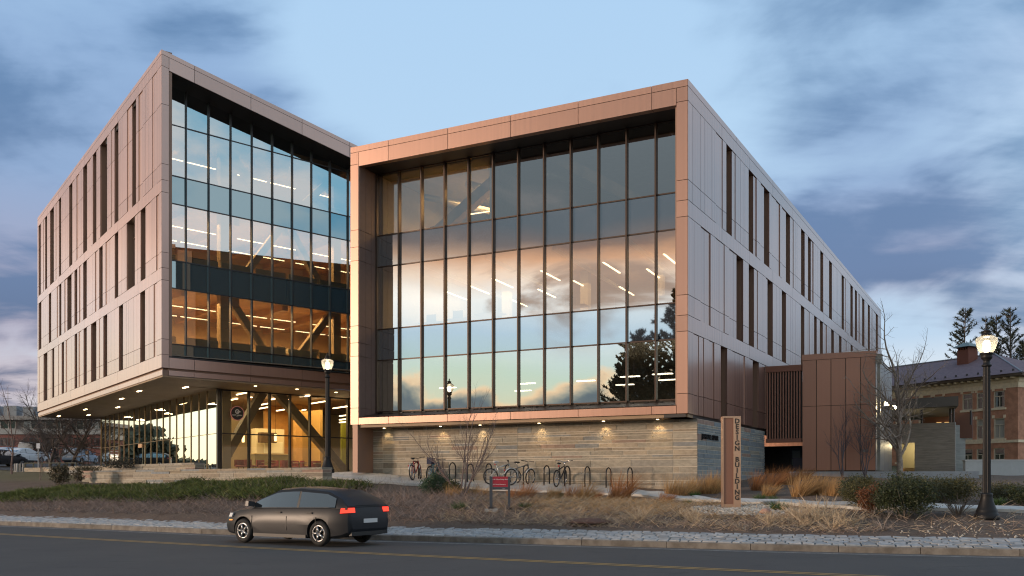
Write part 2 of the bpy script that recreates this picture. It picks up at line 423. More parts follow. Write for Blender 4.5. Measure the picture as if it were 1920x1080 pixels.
# --- left wing, front frame (its roof edge falls away from the corner)
SL = .168
aL = A_front.a_at(317) ; aR = LA_front
colz = [23.64, 23.06, 21.08, 18.0, 17.17, 16.54, 13.43, 12.63, 12.0, 8.95, 8.15, 7.46]
for zt, zb in zip(colz[:-1], colz[1:]):
    sl = SL * aL if zb >= 23.0 else 0
    panel(A_front, .0, aL, zb, zt, M_cladAF, d0=0, d1=.09, z1b=zt - (SL * aL if zt > 23 else 0), z0b=zb - sl)
A_front.box(backing, .22, aL, 7.5, 23.5, .1, 1.40)
seams = [0.0] + [A_front.a_at(x) for x in (364.7, 470.5, 566.5, 655)] + [13.4, 16.2, 19.0, 24.0]
for a0, a1 in zip(seams[:-1], seams[1:]):
    panel(A_front, a0, a1, 23.64 - SL * a0, 23.89 - SL * a0, M_cladAF, z0b=23.64 - SL * a1, z1b=23.89 - SL * a1, d1=.3)
seams[0] = aL
for a0, a1 in zip(seams[:-1], seams[1:]):
    panel(A_front, a0, a1, 22.95 - SL * a0, 23.64 - SL * a0, M_cladAF, z0b=22.95 - SL * a1, z1b=23.64 - SL * a1, d1=.3)
    panel(A_front, a0, a1, 7.46, 8.02, M_cladAF, d1=.2)
    panel(A_front, a0, a1, 7.08, 7.36, M_cladAF, d0=.05, d1=.2)
A_front.box(backing, aL, aR, 7.30, 7.56, .12, .5)
def skew(w, edge, off, a1, z0, z1, d0, d1, sl=0.0):
    """slab whose left edge runs along the plane of another wall, off inside it"""
    def al(d):
        q = w.o - w.n * d; r = edge.o - edge.n * off
        # w.o - n d + u a on the line r + edge.d t
        den = w.d.x * edge.d.y - w.d.y * edge.d.x
        return ((r.x - q.x) * edge.d.y - (r.y - q.y) * edge.d.x) / den
    mb = MB(); A0, A1 = al(d0), al(d1)
    mb.hexa([w.P(A0, z0 - sl * A0, d0), w.P(a1, z0 - sl * a1, d0), w.P(a1, z0 - sl * a1, d1), w.P(A1, z0 - sl * A1, d1), w.P(A0, z1 - sl * A0, d0), w.P(a1, z1 - sl * a1, d0), w.P(a1, z1 - sl * a1, d1), w.P(A1, z1 - sl * A1, d1)])
    return mb
roofm = skew(A_front, A_side, .1, aR, 23.0, 23.45, .32, 12.5, SL)
roofm.build('roof', M_dark, bld)
mb = MB(); A_side.box(mb, 12.6, LA_side - .1, 23.0, 23.5, .6, 20); mb.build('roof', M_dark, bld)
mb = MB(); A_front.box(mb, aL, aR, 22.88, 22.93, .05, 1.6, 22.88 - SL * (aR - aL), 22.93 - SL * (aR - aL)); mb.build('reveal_soffit', M_dark, bld)
mb = MB(); A_front.box(mb, aL, aR, 8.03, 8.09, .02, 1.5); mb.build('sill', M_mull, bld)

# --- curtain walls
def curtain(w, edges, rows, d, gm, sm, mm, spans, fin=.11, finw=.055, top_slope=0.0, ztop=None):
    """edges: a of the uprights; rows: z of the transoms; spans: rows that are opaque"""
    a0, a1 = edges[0], edges[-1]
    for i, (e0, e1) in enumerate(zip(edges[:-1], edges[1:])):
        for j, (z0, z1) in enumerate(zip(rows[:-1], rows[1:])):
            op = j in spans; last = (j == len(rows) - 2)
            zl = z1 - (top_slope * (e0 - a0) if last else 0); zr = z1 - (top_slope * (e1 - a0) if last else 0)
            mb = MB(); t = rnd.uniform(-.011, .011); t2 = rnd.uniform(-.011, .011)
            g = .02
            t3 = rnd.uniform(-.004, .004); c = [w.P(e0 + g, z0 + g, d + t), w.P(e1 - g, z0 + g, d + t2), w.P(e1 - g, zr - g, d + t2 + t3), w.P(e0 + g, zl - g, d + t + t3)]
            mb.quad(*c)
            pane = mb.build('spandrel_panel' if op else 'glass_pane', sm if op else gm, bld)
    for e in edges:
        zt = rows[-1] - top_slope * (e - a0)
        w.bx(e - finw / 2, e + finw / 2, rows[0] - .05, zt, d - fin, d + .10).build('mullion', mm, bld)
    for j, z in enumerate(rows):
        sl = top_slope * (a1 - a0) if j == len(rows) - 1 else 0
        w.bx(a0, a1, z - .028, z + .028, d - .035, d + .08, z0b=z - .028 - sl, z1b=z + .028 - sl).build('transom', mm, bld)
dA, dB = 1.45, 1.46
e0, e1 = A_front.a_at(348.3, dA), A_front.a_at(618.3, dA); st = (e1 - e0) / 7
edgesA = [e0 - st + .45] + [e0 + st * i for i in range(16)]
edgesA = [e for e in edgesA if e < LA_front - .2]
rowsA = [8.09, 8.96, 11.96, 13.45, 16.5, 18.0, 20.72, 22.86]
curtain(A_front, edgesA, rowsA, dA, M_glassA, M_spA, M_mull, (0, 2, 4), top_slope=SL)
f0, f1 = B_front.a_at(749.3, dB), B_front.a_at(1230.2, dB); stB = (f1 - f0) / 10
edgesB = [f0 - stB] + [f0 + stB * i for i in range(11)] + [15.70]
rowsB = [4.95, 7.43, 8.93, 11.95, 13.46, 16.45]
curtain(B_front, edgesB, rowsB, dB, M_glassB, M_spB, M_bronze, (1, 3), fin=.13, finw=.06)
for e_a, e_b in zip(edgesB[:-1], edgesB[1:]):          # small uplight heads along the sill
    for k in (.25, .75):
        a = e_a + (e_b - e_a) * k
        mb = MB(); B_front.box(mb, a - .07, a + .07, 4.78, 4.86, 1.1, 1.28); B_front.box(mb, a - .02, a + .02, 4.66, 4.78, 1.16, 1.22)
        mb.build('sill_fixture', M_black, bld)
for e_a, e_b in list(zip(edgesA[:-1], edgesA[1:]))[:8]:
    a = (e_a + e_b) / 2
    mb = MB(); A_front.box(mb, a - .07, a + .07, 8.16, 8.24, 1.05, 1.22); A_front.box(mb, a - .02, a + .02, 8.09, 8.16, 1.1, 1.16); mb.build('sill_fixture', M_black, bld)

# --- right wing, front frame
bl, br = B_front.a_at(672), B_front.a_at(1268)
levB = [17.08, 16.51, 13.42, 12.62, 11.98, 8.91, 8.11, 7.48, 5.04, 4.25]
for zt, zb in zip(levB[:-1], levB[1:]):
    panel(B_front, 0, bl, zb, zt, M_cladB, d1=.09); panel(B_front, br, LB_front, zb, zt, M_cladB, d1=.09)
B_front.box(backing, .03, bl - .02, 4.3, 17.0, .1, 1.5); B_front.box(backing, br + .02, LB_front - .05, 4.3, 17.0, .1, 1.5)
sm_ = [0.0] + [B_front.a_at(x) for x in (728, 839, 957, 1084, 1222)] + [LB_front]
for a0, a1 in zip(sm_[:-1], sm_[1:]):
    panel(B_front, a0, a1, 17.08, 17.36, M_cladB, d1=.3)
sm_[0] = bl; sm_[-1] = br
for a0, a1 in zip(sm_[:-1], sm_[1:]):
    panel(B_front, a0, a1, 16.40, 17.08, M_cladB, d1=.3); panel(B_front, a0, a1, 4.25, 4.58, M_cladB, d1=.2)
B_front.bx(bl, br, 16.45, 16.50, .31, 1.6).build('reveal_soffit', M_dark, bld)
mb = MB()
mb.quad(B_front.P(bl, 4.60, .0), B_front.P(br, 4.60, 0), B_front.P(br, 4.88, 1.45), B_front.P(bl, 4.88, 1.45))
mb.quad(B_front.P(bl, 4.35, .21), B_front.P(br, 4.35, .21), B_front.P(br, 4.599, .0), B_front.P(bl, 4.599, 0)); mb.build('sill', M_bronze, bld)
M_ret = mat('shaded brown cladding', (.20, .135, .115), .6, .1, var=.05)  # darker, duller brown for the return panels, shade put into the colour
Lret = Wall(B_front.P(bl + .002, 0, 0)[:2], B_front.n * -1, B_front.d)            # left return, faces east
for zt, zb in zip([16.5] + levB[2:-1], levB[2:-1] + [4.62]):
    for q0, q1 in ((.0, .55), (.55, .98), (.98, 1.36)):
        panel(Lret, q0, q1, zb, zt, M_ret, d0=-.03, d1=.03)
skew(B_front, B_west, .1, LB_front - .1, 16.6, 17.2, .32, 14).build('roof', M_dark, bld)
mb = MB(); B_side.box(mb, 14, LB_side - .2, 16.5, 17.1, .6, 16); mb.build('roof', M_dark, bld)
# lower closing soffit under the right wing and lip
B_front.bx(.03, LB_front - .03, 4.12, 4.245, .12, 1.75).build('soffit', M_soff, bld)

# --- right wing, east face
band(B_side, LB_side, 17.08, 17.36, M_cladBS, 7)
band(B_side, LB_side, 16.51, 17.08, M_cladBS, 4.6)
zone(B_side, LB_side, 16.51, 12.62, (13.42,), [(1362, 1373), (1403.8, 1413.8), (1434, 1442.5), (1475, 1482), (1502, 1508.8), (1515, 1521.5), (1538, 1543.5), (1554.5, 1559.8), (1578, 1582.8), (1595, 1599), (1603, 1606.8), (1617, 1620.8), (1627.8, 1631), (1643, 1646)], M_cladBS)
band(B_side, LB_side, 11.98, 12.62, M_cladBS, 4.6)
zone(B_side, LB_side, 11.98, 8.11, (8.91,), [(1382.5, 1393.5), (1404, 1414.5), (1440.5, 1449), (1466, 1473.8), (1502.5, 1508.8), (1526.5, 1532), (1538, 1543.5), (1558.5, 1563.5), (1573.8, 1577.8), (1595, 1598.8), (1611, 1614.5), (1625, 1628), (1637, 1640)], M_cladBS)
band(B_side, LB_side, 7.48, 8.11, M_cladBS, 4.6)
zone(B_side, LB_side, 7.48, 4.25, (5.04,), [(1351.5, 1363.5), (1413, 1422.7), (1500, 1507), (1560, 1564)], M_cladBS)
B_side.bx(.03, LB_side - .1, 4.12, 4.245, .1, 1.0).build('soffit', M_dark, bld)
M_west = mat('shade darkened cladding', (.045, .033, .027), .5, .2)  # cladding colour darkened in place of the shade from the left wing
# west face of the right wing, seen only in the other wing's glass
for zt, zb in zip(levB[:-1], levB[1:]):
    for k in range(6): panel(B_west, k * 4.0, k * 4.0 + 4.0, zb, zt, M_west, d1=.09)
B_west.box(backing, .05, 24, 2.0, 17.2, .1, .4)
tag(backing.build('wall_backing', M_reveal, bld))
pieces('cladding_panel', panels, M_cladA, bld, 300, 'cladding_panels')
for w, a0, a1, z0, z1 in wins:
    fr = MB(); t = .035
    w.box(fr, a0 - .012, a0 + t, z0, z1, .34, .46); w.box(fr, a1 - t, a1 + .012, z0, z1, .34, .46)
    w.box(fr, a0 + t, a1 - t, z1 - t, z1, .34, .46); w.box(fr, a0 + t, a1 - t, z0, z0 + t, .34, .46)
    w.box(fr, a0 + t, a1 - t, z0 + (z1 - z0) * .78, z0 + (z1 - z0) * .78 + t, .35, .45)
    f = fr.build('window', M_reveal, bld)
    pn = MB(); w.box(pn, a0 + t, a1 - t, z0 + t, z1 - t, .40, .42); pn.build('pane', M_winS, f)

# --- stone base of the right wing
SB = Wall((7.479, 35.46), (-.8976, .4408), (-.4, -1))
SE = Wall((7.479, 35.46), (.5818, 1.0), (1, -.5))
stone_cols = [((.285, .24, .18), 24), ((.255, .23, .185), 26), ((.225, .21, .18), 18), ((.29, .265, .215), 14), ((.20, .17, .13), 8), ((.225, .165, .13), 2), ((.28, .215, .13), 1), ((.20, .205, .20), 7), ((.25, .215, .16), 8)]
M_stones = []
for i, (c, wgt) in enumerate(stone_cols):
    M_stones += [mat('sandstone %d' % i, c, .85, var=.16, nscale=5.0, bump=.35, bscale=14, rand=.14, stretch=(1, 1, 2))] * wgt
M_mort = mat('mortar', (.52, .47, .39), .9, var=.1, bump=.2)
def courses(w, L, zb, zt, parent, heights, lens, back=.3, breaks=(), slope=0.0):
    out = []; z = zb
    while z < zt - .03:
        h = min(rnd.choice(heights), zt - z)
        if zt - z - h < .05: h = zt - z
        a = 0.0
        stops = sorted(list(breaks) + [L])
        while a < L - .02:
            nb = next(b for b in stops if b > a + .01)
            l = rnd.uniform(*lens) * (1.25 if h > .15 else 1.0)
            if nb - a - l < .22: l = nb - a
            mb = MB(); g = .0125; pr = rnd.uniform(-.006, .006)
            w.box(mb, a + g, a + l - g, z + g, z + h - g, pr, back)
            out.append((mb, rnd.choice(M_stones))); a += l
        z += h
    return out
LW = SB.a_at(686)
base = MB(); SB.box(base, .02, LW - .02, .6, 4.12, .014, .9); SE.box(base, .05, 10.5, .6, 4.12, .014, .9)
SW_ = Wall(SB.P(LW, 0)[:2], (.5818, 1.0), (-1, .5)); SW_.box(base, .05, 16, .6, 4.12, .014, .5)
base.build('stone_backing', M_mort, bld)
st_ = courses(SB, LW, 1.10, 4.12, bld, (.10, .13, .19, .26, .30), (.55, 1.5), .012, breaks=(SB.a_at(1262), SB.a_at(970), SB.a_at(718)))
pieces('stone', st_, M_mort, bld, 290, 'stones')
M_se = []
for i, c in enumerate(((.20, .22, .225), (.235, .25, .245), (.18, .20, .215), (.26, .235, .19), (.28, .19, .15))):
    M_se += [mat('bluestone %d' % i, c, .8, var=.15, nscale=5, bump=.3, bscale=14, rand=.12)] * (6, 5, 5, 2, 1)[i]
se_ = courses(SE, 10.6, 1.0, 4.12, bld, (.10, .16, .20, .26), (.6, 1.5), .012)
se_ = [(m, rnd.choice(M_se)) for m, _ in se_]
pieces('bluestone', se_, M_mort, bld, 120, 'bluestones')
def text(name, body, size, mtx, m, parent, ext=.004, align='CENTER', spacing=1.0, bold=0.0):
    cu = bpy.data.curves.new(name, 'FONT'); cu.body = body; cu.size = size; cu.extrude = ext
    cu.offset = bold; cu.align_x = align; cu.align_y = 'CENTER'; cu.space_character = spacing; cu.resolution_u = 2
    tmp = bpy.data.objects.new(name, cu); COL.objects.link(tmp)
    dg = bpy.context.evaluated_depsgraph_get(); dg.update()
    me = bpy.data.meshes.new_from_object(tmp.evaluated_get(dg)); bpy.data.objects.remove(tmp)
    me.materials.clear(); me.materials.append(m); me.name = name
    ob = bpy.data.objects.new(name, me); COL.objects.link(ob); ob.parent = parent
    me.transform(Matrix.Translation(-origin(parent)) @ mtx)
    return ob
def face_mtx(w, a, z, d, flip=False):
    x = w.d.to_3d() * (-1 if flip else 1); n = w.n.to_3d()
    m = Matrix((x, Vector((0, 0, 1)), n)).transposed().to_4x4(); m.translation = Vector(w.P(a, z, d)); return m
text('lettering', 'JOHN W. OLVER', .30, face_mtx(SE, 1.55, 3.42, -.035), M_black, bld, .02)
# ------------------------------------------------------------------ inside the building
def area_lamp(name, loc, sx, sy, power, col, rz=0.0, parent=None):
    l = bpy.data.lights.new(name, 'AREA'); l.shape = 'RECTANGLE'; l.size = sx; l.size_y = sy; l.energy = power; l.color = col
    o = bpy.data.objects.new(name, l); COL.objects.link(o); o.parent = parent
    o.location = Vector(loc) - (origin(parent) if parent else Vector((0, 0, 0))); o.rotation_euler.z = rz
    return o
AMB = (1.0, .60, .24)
def strip(w, a, z, d, L, ang_along=True, m=None, sub=None, r=.035):
    mb = MB()
    if ang_along: w.box(mb, a, a + L, z, z + r, d, d + .09)
    else: w.box(mb, a, a + .09, z, z + r, d, d + L)
    return mb.build('ceiling_light', m or M_lite, bld)
def beam(w, p, q, d, t=.36, name='brace', m=None):
    """timber between two (a, z) points at depth d"""
    a0, z0 = p; a1, z1 = q; v = Vector((a1 - a0, z1 - z0)); n = Vector((-v.y, v.x)).normalized() * t / 2
    c = [(a0 + n.x, z0 + n.y), (a1 + n.x, z1 + n.y), (a1 - n.x, z1 - n.y), (a0 - n.x, z0 - n.y)]
    mb = MB(); mb.hexa([w.P(a, z, d) for a, z in c] + [w.P(a, z, d + t) for a, z in c])
    return mb.build(name, m or M_beam, bld)
def room(w, a0, a1, zf, zc, d0, d1, cm, wm, slab_t, fm=None):
    ed = A_side if w is A_front else B_west
    skew(w, ed, .62, a1, zf - .06, zf, d0, d1).build('floor_slab', fm or M_ifloor, bld)
    skew(w, ed, .62, a1, zc, zc + slab_t, d0, d1).build('ceiling', cm, bld)
    skew(w, ed, .62, a1, zf, zc, d1, d1 + .15).build('interior_wall', wm, bld)
# left wing: three upper storeys
aE = 17.0
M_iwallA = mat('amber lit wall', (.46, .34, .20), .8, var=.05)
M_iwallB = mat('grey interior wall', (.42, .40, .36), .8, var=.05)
for k, (zf, zc, pw) in enumerate(((8.5, 12.35, 2000), (13.0, 16.9, 1100), (17.6, 20.75, 220))):
    dd = 10.5
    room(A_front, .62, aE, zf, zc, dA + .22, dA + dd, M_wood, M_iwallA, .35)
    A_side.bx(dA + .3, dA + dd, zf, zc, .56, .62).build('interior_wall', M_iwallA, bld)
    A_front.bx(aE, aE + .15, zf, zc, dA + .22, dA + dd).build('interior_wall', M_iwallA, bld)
    area_lamp('ceiling_lamp', A_front.P(5.0, zc - .55, dA + 4.5), 7, 6, pw, AMB, math.atan2(A_front.d.y, A_front.d.x), bld)
    area_lamp('ceiling_lamp', A_front.P(12.5, zc - .55, dA + 4.5), 6, 6, pw, AMB, math.atan2(A_front.d.y, A_front.d.x), bld)
    for b_ in range(5):   # beams under the ceiling
        A_front.bx(2.2 + b_ * 3.1, 2.55 + b_ * 3.1, zc - .4, zc - .005, dA + 1.6, dA + dd - .1).build('ceiling_beam', M_wood, bld)
    for row, dep in enumerate((3.0, 6.0)):
        for a in (1.0, 6.2, 11.2):
            if k == 2 and row == 1: continue
            strip(A_front, a + row * .5, zc - .75, dA + dep, 1.9 + .3 * row)
            strip(A_front, a + row * .5 + 2.15 + .3 * row, zc - .75, dA + dep, 1.7)
    ac = A_front.a_at(420, dA + 1.4)
    beam(A_front, (ac, zf), (ac, zc), dA + 1.3, .5, 'column')
    ac2 = ac + 7.4
    beam(A_front, (ac2, zf), (ac2, zc), dA + 1.3, .5, 'column')
    if k == 1:
        beam(A_front, (ac + 3.5, zc - .1), (ac + .9, zf + .2), dA + 1.2, .38); beam(A_front, (ac + 4.2, zc - .1), (ac + 6.6, zf + .2), dA + 1.2, .38)
    else:
        beam(A_front, (ac + .3, zc - .2), (ac + 3.0, zf + .1), dA + 1.2, .40); beam(A_front, (ac + 7.0, zc - .2), (ac + 4.2, zf + .1), dA + 1.2, .40)
    for q in range(5):    # low pin-up boards along the window
        A_front.bx(2.2 + q * 2.1, 4.1 + q * 2.1, zf + .05, zf + 1.05, dA + 1.0, dA + 1.06).build('pinup_board', mat('grey green board', (.16, .18, .14), .8), bld)
A_side.bx(.62, 1.4, 8.2, 8.25, .6, 12).build('floor_slab', M_ifloor, bld)
skew(A_front, A_side, .62, aE, 22.2, 22.3, dA + .3, dA + 10, SL).build('ceiling', M_wood, bld)
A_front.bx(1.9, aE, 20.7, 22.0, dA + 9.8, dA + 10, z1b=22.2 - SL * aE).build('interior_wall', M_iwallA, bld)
rp = random.Random(3)
M_post = [mat('pinned print %d' % i, c, .8) for i, c in enumerate(((.7, .66, .56), (.5, .5, .5), (.30, .16, .08), (.62, .58, .50), (.16, .2, .22)))]
for zf_ in (8.5, 13.0, 17.6):
    for q in range(11):
        a = 2.6 + q * 1.25 + rp.uniform(-.2, .2); h = rp.uniform(.5, 1.1); zb_ = zf_ + rp.uniform(.9, 1.4)
        A_front.bx(a, a + rp.uniform(.5, .95), zb_, zb_ + h, dA + 10.44, dA + 10.49).build('pinned_print', rp.choice(M_post), bld)
    for q in range(6):
        a = 1.6 + q * 2.2 + rp.uniform(-.3, .3); d_ = dA + rp.uniform(1.9, 3.2)
        A_front.bx(a, a + 1.5, zf_ + .98, zf_ + 1.03, d_, d_ + .75).build('drafting_table', M_beam, bld)
        A_front.bx(a + .3, a + .85, zf_ + 1.08, zf_ + 1.45, d_ + .3, d_ + .34).build('monitor', M_dark, bld)
        if q % 2: A_front.bx(a + .9, a + 1.3, zf_ + 1.031, zf_ + 1.35, d_ + .1, d_ + .5).build('card_model', M_white, bld)
# right wing: three storeys behind the tall glass
for k, (zf, zc) in enumerate(((4.7, 7.85), (8.75, 12.35), (13.2, 16.42))):
    dd = 11.5
    room(B_front, .62, 15.62, zf, zc, dB + .22, dB + dd, (M_white, M_wood, M_iwallB)[k], M_iwallB, .3)
    B_west.bx(1.7, dd + 1, zf, zc, .50, .6).build('interior_wall', M_iwallB, bld)
    B_front.bx(15.58, 15.70, zf, zc, dB + .1, dB + dd).build('interior_wall', M_iwallB, bld)
rzB = math.atan2(B_front.d.y, B_front.d.x)
area_lamp('ceiling_lamp', B_front.P(5.0, 11.7, dB + 4.5), 7, 6, 420, AMB, rzB, bld)
area_lamp('ceiling_lamp', B_front.P(11.5, 11.7, dB + 4.5), 6, 6, 260, AMB, rzB, bld)
area_lamp('ceiling_lamp', B_front.P(4.8, 15.9, dB + 4.0), 2.4, 4, 620, AMB, rzB, bld)
area_lamp('ceiling_lamp', B_front.P(8, 7.4, dB + 5), 10, 5, 60, (1, .85, .65), rzB, bld)
B_front.bx(6.35, 6.5, 13.2, 16.4, dB + .6, dB + 9).build('interior_wall', M_white, bld)
B_front.bx(3.4, 6.35, 13.2, 15.6, dB + 6.2, dB + 6.35).build('interior_wall', mat('warm wall', (.6, .48, .30), .8), bld)
beam(B_front, (2.3, 13.2), (7.3, 16.4), dB + 1.2, .50); beam(B_front, (9.2, 16.4), (14.0, 13.3), dB + 1.2, .46)
for a, d in ((3.1, 4.2), (4.3, 5.6)): strip(B_front, a, 15.3, dB + d, 1.9)
for a in (9.5, 12.2): strip(B_front, a, 15.4, dB + 4, 2.2, m=M_iwallB)
for i, (a, d) in enumerate(((1.6, 4.6), (3.4, 3.8), (5.2, 3.0), (6.2, 6.2), (8.0, 2.6), (8.6, 5.2), (11.2, 2.4), (12.6, 4.5), (14.1, 2.2), (3.8, 8.0), (10.2, 7.5))):
    strip(B_front, a, 11.55, dB + d, 2.3, False); 
for a in (4.2, 8.7, 12.6): beam(B_front, (a, 8.75), (a, 12.3), dB + 6.5, .42, 'column', M_iwallB)
for a in (2.6, 6.0, 9.4, 12.8): B_front.bx(a, a + .12, 11.95, 12.12, dB + .8, dB + 10).build('duct', M_white, bld)
for i, (a, d) in enumerate(((2.2, 3.0), (5.0, 6.0), (6.6, 3.0), (9.6, 3.2), (10.7, 5.6), (12.0, 2.5), (13.2, 4.5), (13.6, 2.2), (14.4, 3.4))):
    B_front.bx(a, a + .9, 6.3, 6.34, dB + d, dB + d + .22).build('ceiling_light', M_litew, bld)

for zf_ in (8.75, 13.2):
    for q in range(7):
        a = 1.4 + q * 1.95 + rp.uniform(-.3, .3); d_ = dB + rp.uniform(1.2, 3.0)
        B_front.bx(a, a + 1.4, zf_ + .74, zf_ + .78, d_, d_ + .7).build('drafting_table', M_beam, bld)
        B_front.bx(a + .3, a + .85, zf_ + .84, zf_ + 1.2, d_ + .3, d_ + .34).build('monitor', M_dark, bld)
for a, z in ((2.2, 15.6), (4.6, 15.9), (8.8, 15.7)): mb_ = MB(); mb_.tube([B_front.P(a, z, dB + 1.6), B_front.P(a + 2.6, z, dB + 6.5)], .16, 10); mb_.build('duct', mat('silver duct', (.45, .45, .44), .4, .6), bld, True)
# ---- ground floor lobby under the left wing
G0 = (-17.2, 51.5)
G_front = Wall(G0, A_front.d, (1, -1)); G_side = Wall(G0, A_side.d, (-1, -.5))
zc, zf = 7.0, 2.05
soff = skew(A_front, A_side, .08, 24, 7.0, 7.07, .08, 4.0); soff.build('soffit', M_soff, bld)
mb = MB(); A_side.box(mb, 4.0, LA_side - .1, 7.0, 7.07, .08, 4.45); mb.build('soffit', M_soff, bld)
mb = skew(G_front, G_side, .05, 19, 7.0, 7.05, .0, 14.5); mb.build('ceiling', mat('lobby ceiling', (.20, .115, .055), .6, var=.08), bld)
mb = skew(G_front, G_side, -.2, 19, zf - .3, zf, -.3, 15); mb.build('floor_slab', M_ifloor, bld)
mb = MB(); G_side.box(mb, 14, 31, 7.0, 7.05, .0, 14); mb.build('ceiling', M_soff, bld)
mb = MB(); G_side.box(mb, -.2, 31, zf - .3, zf - .01, -.3, 14); mb.build('floor_slab', M_ifloor, bld)
M_lobw = mat('lobby warm wall', (.62, .50, .30), .8, var=.04)
skew(G_front, G_side, .3, 19, zf, 7.0, 13.5, 13.7).build('interior_wall', M_lobw, bld)
G_front.bx(.9, 4.6, zf, 7.0, 9.2, 9.4).build('interior_wall', M_lobw, bld)
G_front.bx(9.6, 9.8, zf, 7.0, 5.0, 13.5).build('interior_wall', mat('ochre wall', (.42, .27, .09), .8), bld)
aq = G_front.a_at(640, 4.6); G_front.bx(aq, aq + .5, zf, 5.9, 4.6, 4.7).build('interior_wall', mat('lime wall', (.26, .28, .04), .8), bld)
G_front.bx(7.4, 9.6, zf, 7.0, 9.0, 9.2).build('interior_wall', mat('orange wood wall', (.48, .25, .07), .6, var=.1), bld)
# entry doors, counter, white menu box
def lob(name, m, px0, px1, y0, y1, d, t=.3):
    a0, a1 = G_front.a_at(px0, d), G_front.a_at(px1, d); Y = G_front.P((a0 + a1) / 2, 0, d)[1]
    return G_front.bx(a0, a1, max(zf, EYE + (HY - y1) / F * Y), EYE + (HY - y0) / F * Y, d, d + t).build(name, m, bld)
M_cream = mat('cream box', (.66, .58, .40), .7); M_ddoor = mat('dark door', (.05, .04, .03), .4)
lob('menu_box', M_cream, 481, 533, 804, 851, 7.0, .8); lob('menu_screen', mat('screen white', (.78, .78, .66), .6), 496, 530, 828, 850, 6.86, .1)
lob('hanging_cabinet', mat('brown cabinet', (.09, .055, .03), .5), 490, 519, 811, 830, 6.2, .5)
lob('counter', mat('olive counter', (.13, .115, .05), .35), 478, 541, 852, 880, 6.0, .6)
lob('counter_top', mat('counter edge', (.5, .4, .2), .4), 477, 542, 850.4, 852, 5.95, .7)
for q0, q1 in ((571, 580), (583.5, 597)): lob('door', M_ddoor, q0, q1, 838, 885, 8.5, .06)
for q0, q1 in ((568.5, 571), (580, 583.5), (597, 599.5)): lob('door_frame', M_lobw, q0, q1, 806, 885, 8.48, .08)
lob('door_head', M_lobw, 568.5, 599.5, 833, 838, 8.47, .08)
lob('column', mat('orange timber post', (.50, .29, .10), .6, var=.08), 555, 567, 760, 885, 6.3, .4)
lob('poster', mat('dark notice', (.06, .05, .04), .6), 433, 436, 850, 856, 7.5, .03)
M_gbeam = mat('grey timber brace', (.19, .16, .115), .65, var=.12, nscale=2.0)
beam(G_front, (.25, zf - .2), (3.4, 7.2), .9, .50, m=M_gbeam); beam(G_front, (9.6, zf - .2), (4.3, 7.2), .9, .50, m=M_gbeam)
rzA = math.atan2(A_front.d.y, A_front.d.x)
area_lamp('ceiling_lamp', G_front.P(3.0, 6.6, 5), 5, 5, 620, (1, .72, .36), rzA, bld)
area_lamp('ceiling_lamp', G_front.P(9.0, 6.6, 5), 5, 5, 480, (1, .68, .30), rzA, bld)
for (xa, ya, xb, yb) in ((444, 741, 463, 736.5), (430, 751.5, 445, 748.5), (480, 761.5, 505, 757), (475, 769, 504, 764), (508, 750, 517, 748), (519, 771, 533, 768.5), (461, 775, 475, 773), (572, 744, 580, 742.5), (584, 757.5, 610, 753.5), (625, 766.5, 650, 763), (567, 770, 573, 769), (637, 781, 650, 779), (637, 788, 650, 786.5), (637, 793, 650, 791.5)):
    Y = min((6.9 - EYE) * F / (HY - ya), 58.5); p = at(xa, ya, Y); dv = A_side.d * -1; kk = (xb - CX) / F
    Lq = (kk * p.y - p.x) / (dv.x - kk * dv.y); q = p + Vector((dv.x, dv.y, 0)) * Lq; nn = Vector((-dv.y, dv.x, 0)) * .05
    mb = MB(); mb.hexa([tuple(v) for v in (p - nn, q - nn, q + nn, p + nn)] + [tuple(v + Vector((0, 0, .06))) for v in (p - nn, q - nn, q + nn, p + nn)]); mb.build('ceiling_light', M_lite, bld)
# lobby curtain wall
ge = [0.16] + [G_front.a_at(x) for x in (466.7, 505.8, 543.8, 581, 618, 652, 685)] + [9.6, 11.2]
for x0, x1 in zip(ge[:-1], ge[1:]):
    for z0, z1 in ((zf, 4.40), (4.40, 7.0)):
        mb = MB(); mb.quad(G_front.P(x0 + .03, z0 + .03, 0), G_front.P(x1 - .03, z0 + .03, 0), G_front.P(x1 - .03, z1 - .03, 0), G_front.P(x0 + .03, z1 - .03, 0))
        mb.build('lobby_pane', M_glassL, bld)
for e in ge: G_front.bx(e - .05, e + .05, zf, 7.0, -.08, .14).build('lobby_mullion', M_mull, bld)
for z in (zf + .04, 4.40, 6.95): G_front.bx(.12, 11.2, z - .035, z + .035, -.05, .1).build('lobby_transom', M_mull, bld)
gb = G_front.a_at(431); 
G_front.bx(-.06, .10, zf, 7.0, -.06, .12).build('corner_post', M_mull, bld)
G_front.bx(.45, .95, zf, 7.0, .35, .8).build('column', mat('pale column', (.34, .28, .18), .6), bld)
s0, s1 = G_side.a_at(388.5), G_side.a_at(241.7); ss = (s1 - s0) / 12
se = [.1] + [s0 + ss * i for i in range(30) if s0 + ss * i < 29.8]
for i, (x0, x1) in enumerate(zip(se[:-1], se[1:])):
    for z0, z1 in ((zf, 4.40), (4.40, 7.0)):
        mb = MB(); t = rnd.uniform(-.004, .004); mb.quad(G_side.P(x0 + .03, z0 + .02, t), G_side.P(x1 - .03, z0 + .02, -t), G_side.P(x1 - .03, z1 - .02, -t), G_side.P(x0 + .03, z1 - .02, t))
        mb.build('side_pane', M_glassS, bld)
    G_side.bx(x1 - .028, x1 + .028, zf, 7.0, -.045, .06).build('side_fin', M_fin, bld)
G_side.bx(.1, 29.9, 4.385, 4.415, -.03, .06).build('lobby_transom', M_fin, bld)
